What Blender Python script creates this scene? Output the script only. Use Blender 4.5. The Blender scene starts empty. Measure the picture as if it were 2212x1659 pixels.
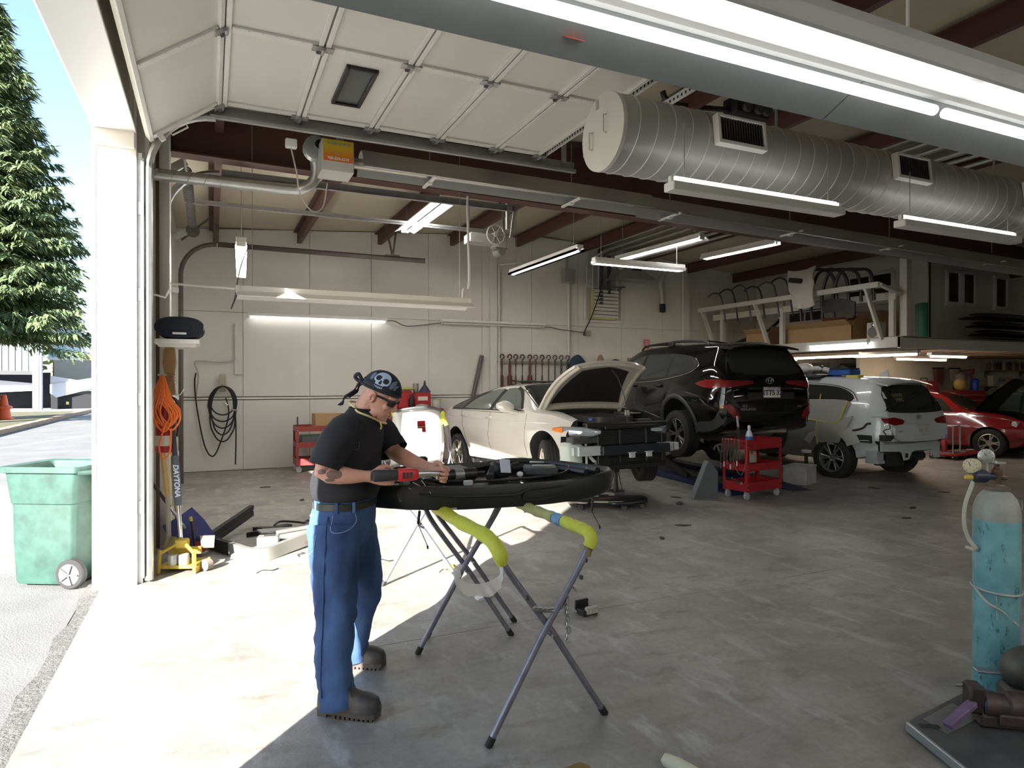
import bpy,bmesh,math,random
from math import sin,cos,pi,radians,sqrt,atan2
from mathutils import Vector as V,Matrix,Euler
from mathutils.bvhtree import BVHTree
from mathutils import noise as mnoise
random.seed(7)
sc = bpy.context.scene
COL = sc.collection
# ---- camera,sky,sun,exposure
CAMZ = 1.64
YAW = radians(24.63)
cd = bpy.data.cameras.new('camera'); cam = bpy.data.objects.new('camera',cd); COL.objects.link(cam)
cam.location = (0,0,CAMZ); cam.rotation_euler = (radians(90 - 0.18),0,-YAW)
cd.sensor_fit = 'HORIZONTAL'; cd.sensor_width = 36; cd.lens = 36 * 1420 / 2212
cd.clip_start = .05; cd.clip_end = 400
sc.camera = cam
sc.view_settings.view_transform = 'Standard'; sc.view_settings.look = 'None'
sc.view_settings.gamma = 1; sc.view_settings.use_curve_mapping = False
sc.view_settings.exposure = 1.0
w = bpy.data.worlds.new('sky'); sc.world = w; w.use_nodes = True
nt = w.node_tree; bg = nt.nodes['Background']
sky = nt.nodes.new('ShaderNodeTexSky'); sky.sky_type = 'NISHITA'
sky.sun_disc = False; sky.sun_elevation = radians(23.5); sky.sun_rotation = radians(225)
sky.air_density = 1.2; sky.dust_density = .6; sky.ozone_density = 2.0; sky.altitude = 50
nt.links.new(sky.outputs[0],bg.inputs[0]); bg.inputs[1].default_value = SKYSTR = 0.22
SUN_DIR = V((1.0,1.08,-0.641)).normalized()
sd = bpy.data.lights.new('sun','SUN'); sun = bpy.data.objects.new('sun',sd); COL.objects.link(sun)
sd.energy = 16.0; sd.angle = radians(.53); sd.color = (1.0,.955,.88)
sun.rotation_euler = SUN_DIR.to_track_quat('-Z','Y').to_euler()
sun.location = (-20,-20,20)
sc.cycles.max_bounces = 7; sc.cycles.diffuse_bounces = 5; sc.cycles.glossy_bounces = 4; sc.cycles.transmission_bounces = 6
sc.cycles.transparent_max_bounces = 10; sc.cycles.sample_clamp_indirect = 8; sc.cycles.caustics_reflective = False
sc.cycles.caustics_refractive = False
TUBE = 34.0
# ---- materials
MATS = {}
def mat(name,col,rough=.5,metal=0,var=0,vscale=6,bump=0,bscale=40,emit=0,alpha=1,trans=0,coat=0,col2=None,spec=None,detail=5,contrast=1.0,stretch=None):
 if name in MATS: return MATS[name]
 m = bpy.data.materials.new(name); m.use_nodes = True; t = m.node_tree; b = t.nodes['Principled BSDF']
 c = (*col,1)
 b.inputs['Base Color'].default_value = c; b.inputs['Roughness'].default_value = rough; b.inputs['Metallic'].default_value = metal
 if coat: b.inputs['Coat Weight'].default_value = coat; b.inputs['Coat Roughness'].default_value = .03
 if spec is not None: b.inputs['Specular IOR Level'].default_value = spec
 if emit: b.inputs['Emission Color'].default_value = c; b.inputs['Emission Strength'].default_value = emit
 if alpha < 1: b.inputs['Alpha'].default_value = alpha
 if trans: b.inputs['Transmission Weight'].default_value = trans
 if var or bump:
  tc = t.nodes.new('ShaderNodeTexCoord'); src = tc.outputs['Object']
  if stretch:
   mp = t.nodes.new('ShaderNodeMapping'); mp.inputs['Scale'].default_value = stretch
   t.links.new(src,mp.inputs[0]); src = mp.outputs[0]
 if var:
  n = t.nodes.new('ShaderNodeTexNoise'); n.inputs['Scale'].default_value = vscale; n.inputs['Detail'].default_value = detail
  n.inputs['Roughness'].default_value = .6
  t.links.new(src,n.inputs['Vector'])
  r = t.nodes.new('ShaderNodeValToRGB')
  h = .28 / contrast
  r.color_ramp.elements[0].position = .5 - h; r.color_ramp.elements[1].position = .5 + h
  d = col2 if col2 else tuple(x * (1 - var) for x in col)
  r.color_ramp.elements[0].color = (*d,1); r.color_ramp.elements[1].color = c if col2 else (*[min(1,x * (1 + var * .5)) for x in col],1)
  t.links.new(n.outputs[0],r.inputs[0]); t.links.new(r.outputs[0],b.inputs['Base Color'])
 if bump:
  n2 = t.nodes.new('ShaderNodeTexNoise'); n2.inputs['Scale'].default_value = bscale; n2.inputs['Detail'].default_value = 4
  t.links.new(src,n2.inputs['Vector'])
  bp = t.nodes.new('ShaderNodeBump'); bp.inputs['Strength'].default_value = bump; bp.inputs['Distance'].default_value = .01
  t.links.new(n2.outputs[0],bp.inputs['Height']); t.links.new(bp.outputs[0],b.inputs['Normal'])
 MATS[name] = m
 return m
def nodes_of(m): return m.node_tree,m.node_tree.nodes['Principled BSDF']
# ---- mesh builder
class MB:
 def __init__(s): s.v = []; s.f = []; s.mi = []; s.cur = 0
 def add(s,vs,fs):
  o = len(s.v); s.v += [tuple(p) for p in vs]; s.f += [tuple(i + o for i in f) for f in fs]; s.mi += [s.cur] * len(fs)
  return s
 def use(s,i): s.cur = i; return s
 def box(s,c,d,b=0,rot=None):
  hx,hy,hz = d[0] / 2,d[1] / 2,d[2] / 2
  R = None
  if rot is not None: R = Euler(rot).to_matrix() if not isinstance(rot,Matrix) else rot
  b = min(b,.45 * min(d))
  if b <= 0:
   vs = [(x,y,z) for x in (-hx,hx) for y in (-hy,hy) for z in (-hz,hz)]
   fs = [(0,1,3,2),(4,6,7,5),(0,4,5,1),(2,3,7,6),(0,2,6,4),(1,5,7,3)]
  else:
   vs = []; idx = {}
   for sx in (-1,1):
    for sy in (-1,1):
     for sz in (-1,1):
      for a in range(3):
       p = [sx * (hx - b),sy * (hy - b),sz * (hz - b)]
       p[a] = (sx * hx,sy * hy,sz * hz)[a]
       idx[(sx,sy,sz,a)] = len(vs); vs.append(p)
   fs = []
   for a in range(3):
    o = [i for i in range(3) if i != a]
    for sg in (-1,1):
     q = []
     for (p,r) in ((-1,-1),(1,-1),(1,1),(-1,1)):
      k = [0,0,0]; k[a] = sg; k[o[0]] = p; k[o[1]] = r; q.append(idx[(*k,a)])
     flip = (sg > 0) == (a == 1)
     fs.append(tuple(reversed(q)) if flip else tuple(q))
    for p in (-1,1):
     for r in (-1,1):
      k1 = [0,0,0]; k1[o[0]] = p; k1[o[1]] = r
      k0 = list(k1); k0[a] = -1; k2 = list(k1); k2[a] = 1
      q = [idx[(*k0,o[0])],idx[(*k2,o[0])],idx[(*k2,o[1])],idx[(*k0,o[1])]]
      fs.append(tuple(q))
   for sx in (-1,1):
    for sy in (-1,1):
     for sz in (-1,1):
      fs.append(tuple(idx[(sx,sy,sz,a)] for a in range(3)))
  c = V(c)
  vs = [(R @ V(p) if R else V(p)) + c for p in vs]
  return s.add(vs,fs)
 def bar(s,p0,p1,wd,ht,b=0,up=(0,0,1)):
  p0,p1 = V(p0),V(p1); d = p1 - p0; L = d.length
  if L < 1e-6: return s
  z = d / L; x = V(up).cross(z)
  if x.length < 1e-4: x = V((1,0,0)).cross(z) if abs(z.x) < .9 else V((0,1,0)).cross(z)
  x.normalize(); y = z.cross(x)
  R = Matrix((x,y,z)).transposed()
  return s.box((p0 + p1) / 2,(wd,ht,L),b,R)
 def tube(s,pts,r,n=10,cap=True,closed=False,tw=None):
  pts = [V(p) for p in pts]; N = len(pts)
  rs = r if isinstance(r,(list,tuple)) else [r] * N
  vs = []; prev = None
  for i,p in enumerate(pts):
   if closed: d = pts[(i + 1) % N] - pts[i - 1]
   else: d = pts[min(i + 1,N - 1)] - pts[max(i - 1,0)]
   if d.length < 1e-9: d = V((0,0,1))
   d.normalize()
   if prev is None:
    a = V((0,0,1)) if abs(d.z) < .9 else V((1,0,0))
    x = a.cross(d).normalized()
   else:
    x = prev - d * prev.dot(d)
    if x.length < 1e-6: x = V((1,0,0)).cross(d)
    x.normalize()
   prev = x; y = d.cross(x)
   for k in range(n):
    t = 2 * pi * k / n
    vs.append(p + (x * cos(t) + y * sin(t)) * rs[i])
  fs = []
  for i in range(N if closed else N - 1):
   j = (i + 1) % N
   for k in range(n):
    fs.append((i * n + k,i * n + (k + 1) % n,j * n + (k + 1) % n,j * n + k))
  if cap and not closed:
   fs.append(tuple(reversed(range(n)))); fs.append(tuple((N - 1) * n + k for k in range(n)))
  return s.add(vs,fs)
 def lathe(s,prof,o=(0,0,0),ax=(0,0,1),n=20,cap=True):
  ax = V(ax).normalized(); a = V((1,0,0)) if abs(ax.x) < .9 else V((0,1,0))
  x = a.cross(ax).normalized(); y = ax.cross(x); o = V(o); vs = []; fs = []
  for r,h in prof:
   for k in range(n):
    t = 2 * pi * k / n
    vs.append(o + ax * h + (x * cos(t) + y * sin(t)) * max(r,1e-4))
  for i in range(len(prof) - 1):
   for k in range(n):
    fs.append((i * n + k,i * n + (k + 1) % n,(i + 1) * n + (k + 1) % n,(i + 1) * n + k))
  if cap:
   fs.append(tuple(reversed(range(n)))); fs.append(tuple((len(prof) - 1) * n + k for k in range(n)))
  return s.add(vs,fs)
 def prism(s,poly,d,M=None):
  """polygon (x, y) extruded from z=0 to z=d, then placed by the matrix M"""
  M = M or Matrix(); n = len(poly)
  vs = [M @ V((p[0],p[1],0)) for p in poly] + [M @ V((p[0],p[1],d)) for p in poly]
  fs = [tuple(reversed(range(n))),tuple(range(n,2 * n))] + [(i,(i + 1) % n,n + (i + 1) % n,n + i) for i in range(n)]
  return s.add(vs,fs)
 def grid(s,P,closed_u=False,closed_v=False):
  nu,nv = len(P),len(P[0]); vs = [p for row in P for p in row]; fs = []
  for i in range(nu if closed_u else nu - 1):
   for j in range(nv if closed_v else nv - 1):
    a,b = (i + 1) % nu,(j + 1) % nv
    fs.append((i * nv + j,i * nv + b,a * nv + b,a * nv + j))
  return s.add(vs,fs)
 def rings(s,R,cap=True):
  """R: list of closed rings (same length)"""
  s.grid(R,False,True); n = len(R[0]); o = len(s.v) - n * len(R)
  if cap:
   s.f.append(tuple(o + k for k in reversed(range(n)))); s.mi.append(s.cur)
   s.f.append(tuple(o + (len(R) - 1) * n + k for k in range(n))); s.mi.append(s.cur)
  return s
 def ball(s,c,r,n=12,m=8,M=None):
  r = r if isinstance(r,(tuple,list)) else (r,r,r)
  R = []
  for i in range(m + 1):
   t = pi * i / m; st = max(sin(t),.02)
   R.append([V(c) + ((M @ V((r[0] * st * cos(2 * pi * k / n),r[1] * st * sin(2 * pi * k / n),-r[2] * cos(t)))) if M else V((r[0] * st * cos(2 * pi * k / n),r[1] * st * sin(2 * pi * k / n),-r[2] * cos(t)))) for k in range(n)])
  return s.rings(R)
 def xf(s,M,start=0):
  s.v[start:] = [tuple(M @ V(p)) for p in s.v[start:]]; return s
 def build(s,name,m,parent=None,smooth=40,**tags):
  me = bpy.data.meshes.new(name); me.from_pydata([tuple(p) for p in s.v],[],s.f)
  ms = m if isinstance(m,(list,tuple)) else [m]
  for q in ms: me.materials.append(q)
  if len(ms) > 1: me.polygons.foreach_set('material_index',s.mi)
  bm = bmesh.new(); bm.from_mesh(me); bmesh.ops.recalc_face_normals(bm,faces=bm.faces[:]); bm.to_mesh(me); bm.free()
  if smooth:
   me.polygons.foreach_set('use_smooth',[True] * len(me.polygons)); me.set_sharp_from_angle(angle=radians(smooth))
  me.update()
  o = bpy.data.objects.new(name,me); COL.objects.link(o)
  if parent: o.parent = parent
  for k,q in tags.items(): o[k] = q
  return o
def mesh_obj(name,me,parent=None,**tags):
 o = bpy.data.objects.new(name,me); COL.objects.link(o)
 if parent: o.parent = parent
 for k,q in tags.items(): o[k] = q
 return o
def thing(name,label,cat,loc=(0,0,0),rz=0,group=None,rot=None):
 o = bpy.data.objects.new(name,None); COL.objects.link(o); o.empty_display_size = .1
 o.location = loc; o.rotation_euler = rot if rot else (0,0,rz); o['label'] = label; o['category'] = cat
 if group: o['group'] = group
 return o
def tag(o,label,cat,group=None):
 o['label'] = label; o['category'] = cat
 if group: o['group'] = group
 return o
def copy_tree(o,parent=None):
 c = o.copy(); COL.objects.link(c)
 if parent: c.parent = parent
 for ch in list(o.children): copy_tree(ch,c)
 return c
def evaluated(o):
 dg = bpy.context.evaluated_depsgraph_get(); dg.update()
 return bpy.data.meshes.new_from_object(o.evaluated_get(dg))
def bake(o):
 """apply all modifiers"""
 me = evaluated(o); old = o.data; o.modifiers.clear(); o.data = me; me.name = old.name; bpy.data.meshes.remove(old); return o
def smooth_mesh(me,ang=40):
 me.polygons.foreach_set('use_smooth',[True] * len(me.polygons)); me.set_sharp_from_angle(angle=radians(ang))
def text(s,size,m,parent,M,depth=.001,name='lettering',font_shear=0,bold=0,align='CENTER'):
 cu = bpy.data.curves.new('t','FONT'); cu.body = s; cu.size = size; cu.extrude = depth; cu.align_x = align; cu.align_y = 'CENTER'
 cu.shear = font_shear; cu.offset = bold
 o = bpy.data.objects.new('t',cu); COL.objects.link(o)
 me = evaluated(o); bpy.data.objects.remove(o); bpy.data.curves.remove(cu)
 me.transform(M); me.materials.clear(); me.materials.append(m); me.name = name
 return mesh_obj(name,me,parent)
def TRS(loc,rot=(0,0,0),sc_=(1,1,1)):
 return Matrix.LocRotScale(V(loc),Euler(rot),V(sc_))
def ell(c,a,b,n=16,e=2.0,ph=0):
 """ring: centre c, axis vectors a and b, superellipse exponent e"""
 c,a,b = V(c),V(a),V(b); out = []
 for k in range(n):
  t = 2 * pi * k / n + ph; ct,st = cos(t),sin(t)
  out.append(c + a * (math.copysign(abs(ct) ** (2 / e),ct)) + b * (math.copysign(abs(st) ** (2 / e),st)))
 return out
def cr(pts,n=8,closed=False):
 """Catmull-Rom through points"""
 pts = [V(p) for p in pts]; N = len(pts); out = []
 for i in range(N if closed else N - 1):
  p0 = pts[i - 1] if (closed or i > 0) else pts[0]; p1 = pts[i]; p2 = pts[(i + 1) % N]
  p3 = pts[(i + 2) % N] if (closed or i + 2 < N) else pts[-1]
  for k in range(n):
   t = k / n
   out.append(.5 * ((2 * p1) + (p2 - p0) * t + (2 * p0 - 5 * p1 + 4 * p2 - p3) * t * t + (3 * p1 - p0 - 3 * p2 + p3) * t ** 3))
 if not closed: out.append(pts[-1])
 return out
def rr(w,h,r,n=4):
 """rounded rectangle polygon"""
 r = min(r,w / 2 - 1e-4,h / 2 - 1e-4); P = []
 for cx,cy,a in ((w / 2 - r,h / 2 - r,0),(-w / 2 + r,h / 2 - r,90),(-w / 2 + r,-h / 2 + r,180),(w / 2 - r,-h / 2 + r,270)):
  for k in range(n + 1):
   t = radians(a + 90 * k / n); P.append((cx + r * cos(t),cy + r * sin(t)))
 return P
MX = Matrix(((0,0,1,0),(1,0,0,0),(0,1,0,0),(0,0,0,1)))
MY = Matrix(((1,0,0,0),(0,0,1,0),(0,1,0,0),(0,0,0,1)))
white = mat('white_paint',(.74,.73,.68),.55,var=.06,vscale=2.5,bump=.04,bscale=60)
whiteg = mat('white_metal',(.78,.78,.76),.4,var=.06,vscale=5)
galv = mat('galvanised_steel',(.52,.54,.55),.38,.85,var=.18,vscale=9)
dgalv = mat('dull_galvanised',(.40,.40,.39),.5,.6,var=.2,vscale=7)
brown = mat('brown_primer_steel',(.10,.042,.034),.55,var=.2,vscale=3)
blackp = mat('black_plastic',(.012,.012,.013),.42,var=.2,vscale=8)
blackm = mat('black_matt',(.018,.018,.019),.75)
darkg = mat('dark_grey',(.06,.062,.065),.55)
rubber = mat('tyre_rubber',(.02,.02,.021),.8,bump=.15,bscale=80)
chrome = mat('chrome',(.75,.75,.77),.12,1.0)
steel = mat('bare_steel',(.45,.45,.46),.32,.9,var=.2,vscale=20)
redp = mat('red_paint',(.36,.018,.024),.35,var=.12,vscale=4)
card = mat('cardboard',(.42,.27,.14),.8,var=.1,vscale=5,bump=.05)
tubem = mat('lit_tube',(1,.97,.93),.5,emit=TUBE)
warmtube = mat('lit_warm_tube',(1,.78,.52),.5,emit=TUBE * .5)
# ==== SETTING
# ---- floor
fm = mat('concrete_floor',(.33,.315,.285),.5,var=.0)
t,b = nodes_of(fm)
tc = t.nodes.new('ShaderNodeTexCoord')
def noise_ramp(scale,c0,c1,p0,p1,st=None,det=6,rgh=.6):
 src = tc.outputs['Object']
 if st:
  mp = t.nodes.new('ShaderNodeMapping'); mp.inputs['Scale'].default_value = st; mp.inputs['Rotation'].default_value = (0,0,.5); t.links.new(src,mp.inputs[0]); src = mp.outputs[0]
 n = t.nodes.new('ShaderNodeTexNoise'); n.inputs['Scale'].default_value = scale; n.inputs['Detail'].default_value = det; n.inputs['Roughness'].default_value = rgh
 t.links.new(src,n.inputs['Vector']); r = t.nodes.new('ShaderNodeValToRGB')
 r.color_ramp.elements[0].position = p0; r.color_ramp.elements[1].position = p1
 r.color_ramp.elements[0].color = (*c0,1); r.color_ramp.elements[1].color = (*c1,1)
 t.links.new(n.outputs[0],r.inputs[0]); return r
def mixc(a,b2,fac,mode='MIX'):
 m = t.nodes.new('ShaderNodeMix'); m.data_type = 'RGBA'; m.blend_type = mode
 if isinstance(fac,(int,float)): m.inputs[0].default_value = fac
 else: t.links.new(fac,m.inputs[0])
 t.links.new(a,m.inputs[6]); t.links.new(b2,m.inputs[7]); return m.outputs[2]
r1 = noise_ramp(1.3,(.235,.222,.200),(.335,.322,.295),.38,.64)
r2 = noise_ramp(5.5,(0,0,0),(.62,.62,.62),.55,.66,(1,.38,1))
r3 = noise_ramp(26,(.84,.84,.84),(1.06,1.06,1.06),.3,.7)
r4 = noise_ramp(2.6,(0,0,0),(.8,.8,.8),.54,.68,(1,2.4,1))
wn = t.nodes.new('ShaderNodeRGB'); wn.outputs[0].default_value = (.43,.43,.42,1)
dk = t.nodes.new('ShaderNodeRGB'); dk.outputs[0].default_value = (.185,.168,.145,1)
c = mixc(r1.outputs[0],dk.outputs[0],r4.outputs[0])
c = mixc(c,wn.outputs[0],r2.outputs[0])
c = mixc(c,r3.outputs[0],1.0,'MULTIPLY')
t.links.new(c,b.inputs['Base Color'])
rg = noise_ramp(3,(.36,.36,.36),(.62,.62,.62),.3,.7); t.links.new(rg.outputs[0],b.inputs['Roughness'])
bn = t.nodes.new('ShaderNodeTexNoise'); bn.inputs['Scale'].default_value = 70; bn.inputs['Detail'].default_value = 5; t.links.new(tc.outputs['Object'],bn.inputs['Vector'])
bp = t.nodes.new('ShaderNodeBump'); bp.inputs['Strength'].default_value = .12; bp.inputs['Distance'].default_value = .01
t.links.new(bn.outputs[0],bp.inputs['Height']); t.links.new(bp.outputs[0],b.inputs['Normal'])
joint = mat('joint_filler',(.10,.095,.085),.9)
fl = MB().box((11.1,4.6,-.16),(23.8,21.2,.28)).build('floor',joint,smooth=0,kind='structure')
for (x0,x1) in ((-.8,6.4),(6.4,14.4),(14.4,23)):
 for (y0,y1) in ((-6,-.6),(-.6,4.05),(4.05,8.9),(8.9,15.2)):
  MB().box(((x0 + x1) / 2,(y0 + y1) / 2,-.012),(x1 - x0 - .007,y1 - y0 - .007,.024)).build('concrete_slab',fm,fl,smooth=0)
# ---- outside ground
am = mat('asphalt',(.165,.165,.165),.9,var=.25,vscale=1.2,bump=.5,bscale=90,contrast=1.2)
gm = mat('grass_verge',(.10,.095,.05),.95,var=.4,vscale=4,bump=.8,bscale=30)
MB().box((-23.4,30,-.08),(45,110,.1)).build('ground_asphalt',am,smooth=0,kind='structure')
km = mat('kerb_concrete',(.36,.23,.16),.85,var=.25,vscale=3)
ap = MB()
rng = random.Random(3)
edge = [(-.8,y) for y in (-6,7.0)]
P = [(-.8,7.0)] + [(-.88 - .05 * rng.random(),7.0 - i * .28) for i in range(0,46)] + [(-.8,-6)]
ap.prism(P,.022,TRS((0,0,-.03))); ap.build('ground_apron',mat('broken_edge',(.13,.125,.12),.95,var=.5,vscale=12,bump=1,bscale=60),smooth=0,kind='structure')
kb = MB().box((-6.15,33,-.04),(.16,40,.05)).build('trim_kerb',km,smooth=0,kind='structure')
for i in range(30):
 y = 14 + i * 1.3
 MB().box((-6.15,y,.045),(.30,1.28,.17),.02).build('kerb_stone',km,kb)
MB().box((-26,40,.0),(39.4,60,.12)).build('ground_verge',gm,smooth=0,kind='structure')
stm = mat('road_paint',(.78,.78,.75),.7,var=.12,vscale=20)
MB().prism([(-5.0,20.0),(-3.3,24.6),(-3.18,24.55),(-4.88,19.95)],.004,TRS((0,0,-.03))).build('trim_road_stripe',stm,smooth=0,kind='structure')
# ---- left wall with the two door openings
ZR0,SL = 4.42,.072
def zroof(x): return ZR0 + SL * x if x < 6.95 else ZR0 + SL * 6.95 - .085 * (x - 6.95)
wl = MB()
wl.box((-.715,-2.0,2.2),(.19,8.06,4.5))
wl.box((-.69,4.07,4.05),(.24,4.08,.80))
wl.box((-.685,6.90,2.2),(.25,1.62,4.5))
wl.box((-.685,9.7,4.02),(.25,4.1,.96))
wl.box((-.685,12.45,2.2),(.25,1.6,4.5))
wl.box((-.83,4.07,4.4),(.04,18.3,.6))
wall_left = wl.build('wall_left',white,smooth=0,kind='structure')
MB().box((-.53,6.55,2.1),(.06,.40,4.2)).build('pilaster',white,wall_left,smooth=0)
MB().box((-.46,7.32,2.1),(.20,.30,4.2)).build('column_casing',white,wall_left,smooth=0)
jm = mat('white_cladding',(.80,.80,.78),.45)
tr = MB(); tr.box((-.69,6.095,1.83),(.30,.03,3.7),.004); tr.box((-.835,6.2,1.83),(.03,.26,3.7),.004)
tr.box((-.69,4.06,3.655),(.30,4.06,.03),.004); tr.box((-.835,4.06,3.80),(.03,4.36,.3),.004)
tr.box((-.69,6.07,3.58),(.28,.05,.14),.006)
tr.build('trim_1',jm,smooth=0,kind='structure')
# ---- back wall made of sheet panels with open joints
wb = MB().box((10.5,13.34,2.6),(24,.12,5.2)).build('wall_back',mat('joint_backing',(.30,.29,.27),.9),smooth=0,kind='structure')  # plain grey backing behind the open panel joints
xs = [-.62,.55,1.75,2.95,4.15,5.35,6.55,7.75,8.95,10.15,11.3,12.4,13.4,15,17,19,21,22.5]
wpm = mat('wall_panel_white',(.72,.715,.67),.6,var=.09,vscale=1.3,bump=.02,bscale=50)
for i in range(len(xs) - 1):
 a,c2 = xs[i] + .004,xs[i + 1] - .004
 MB().prism([(a,0.01),(c2,.01),(c2,1.30),(a,1.30)],.05,MY @ TRS((0,0,13.23))).build('wall_panel',wpm,wb,smooth=0)
 MB().prism([(a,1.37),(c2,1.37),(c2,2.93),(a,2.93)],.05,MY @ TRS((0,0,13.23))).build('wall_panel',wpm,wb,smooth=0)
 MB().prism([(a,2.937),(c2,2.937),(c2,zroof(c2) + .02),(a,zroof(a) + .02)],.05,MY @ TRS((0,0,13.23))).build('wall_panel',wpm,wb,smooth=0)
MB().box((10.5,13.225,1.335),(23.6,.03,.035),.003).build('rail',white,wb,smooth=0)
MB().box((22.7,4.6,2.6),(.2,21,5.4)).build('wall_right',white,smooth=0,kind='structure')
MB().box((10.8,-6.1,2.6),(24,.2,5.4)).build('wall_front',white,smooth=0,kind='structure')
# ---- roof: insulation blanket,purlins,rafters,conduits
ins = mat('roof_insulation',(.55,.50,.38),.8,var=.1,vscale=1.5,bump=.35,bscale=3)
rf = MB()
rows = []
for yy in [(-6.2 + .35 * k) for k in range(58)]:
 row = []
 for xx in [-.95,-.2,.5,1.25,2,2.7,3.45,4.2,5,5.7,6.45,6.95,7.6,8.3,9,9.8,10.6,11.6,13,16,19,23]:
  sag = .03 * mnoise.noise(V((xx * .9,yy * .8,3)))
  row.append((xx,yy,zroof(xx) + .03 + sag))
 rows.append(row)
rf.grid(rows)
top = [[(x,y,z + .25) for (x,y,z) in r] for r in rows]; rf.grid(top)
ceil = rf.build('ceiling',ins,smooth=60,kind='structure')
for px in (0.05,1.52,3.08,4.62,6.15,7.75,9.3,10.85,12.4,14.2,16,18,20):
 m = MB(); z = zroof(px) - .02
 for (y0,y1) in ((-6,7.38),(7.62,13.22)):
  yc = (y0 + y1) / 2; L = y1 - y0
  m.box((px,yc,z - .10),(.012,L,.20)); m.box((px + .035,yc,z - .2),(.075,L,.012)); m.box((px - .035,yc,z),(.075,L,.012)); m.box((px + .072,yc,z - .19),(.008,L,.03))
 m.build('purlin',brown,ceil,smooth=0)
def rafter(y,x0,x1,zb0,zb1,name='rafter'):
 m = MB()
 N = 12; P = [(x0,zb0),(x1,zb1)] + [(x1 + (x0 - x1) * k / N,zroof(x1 + (x0 - x1) * k / N) - .03) for k in range(N + 1)]
 m.prism(P,.012,MY @ TRS((0,0,y - .006)))
 zb = lambda x: zb0 + (zb1 - zb0) * (x - x0) / (x1 - x0)
 m.bar((x0,y,zb0),(x1,y,zb1),.20,.016,up=(0,1,0)) if False else None
 for k in range(2):
  a,c2 = ((x0,zb0),(x1,zb1)) if k == 0 else ((x0,zroof(x0) - .03),(6.95,zroof(6.95) - .03))
  m.prism([(a[0],a[1]),(c2[0],c2[1]),(c2[0],c2[1] + .016),(a[0],a[1] + .016)],.2,MY @ TRS((0,0,y - .1)))
 return m.build(name,brown,ceil,smooth=0)
rafter(7.5,-.5,15.5,3.95,3.74)
rafter(.15,-.5,15.5,3.95,3.9)
MB().box((-.46,7.13,2.0),(.03,.04,3.9)).build('column_flange',brown,wall_left,smooth=0)
cdm = mat('conduit_grey',(.42,.43,.41),.4,.6)
for k,(x,z,r) in enumerate(((7.92,4.66,.03),(8.08,4.6,.028),(8.24,4.66,.03),(8.40,4.6,.03),(8.56,4.65,.03),(8.75,4.58,.04),(8.95,4.55,.03),(9.2,4.52,.03))):
 pts = [(x,-2,z),(x,7.3,z),(x,12.6 + .03 * k,z)] + ([(x,12.95,z - .06),(x,13.12,z - .25),(x,13.14,z - .75 - .12 * (k % 3))] if k in (0,1,2,4,5) else [(x,13.2,z)])
 tag(MB().tube(pts,r,8).build('conduit',cdm),'grey conduit in the bank of parallel pipes running under the roof to the back wall','conduit','roof conduits')
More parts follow.
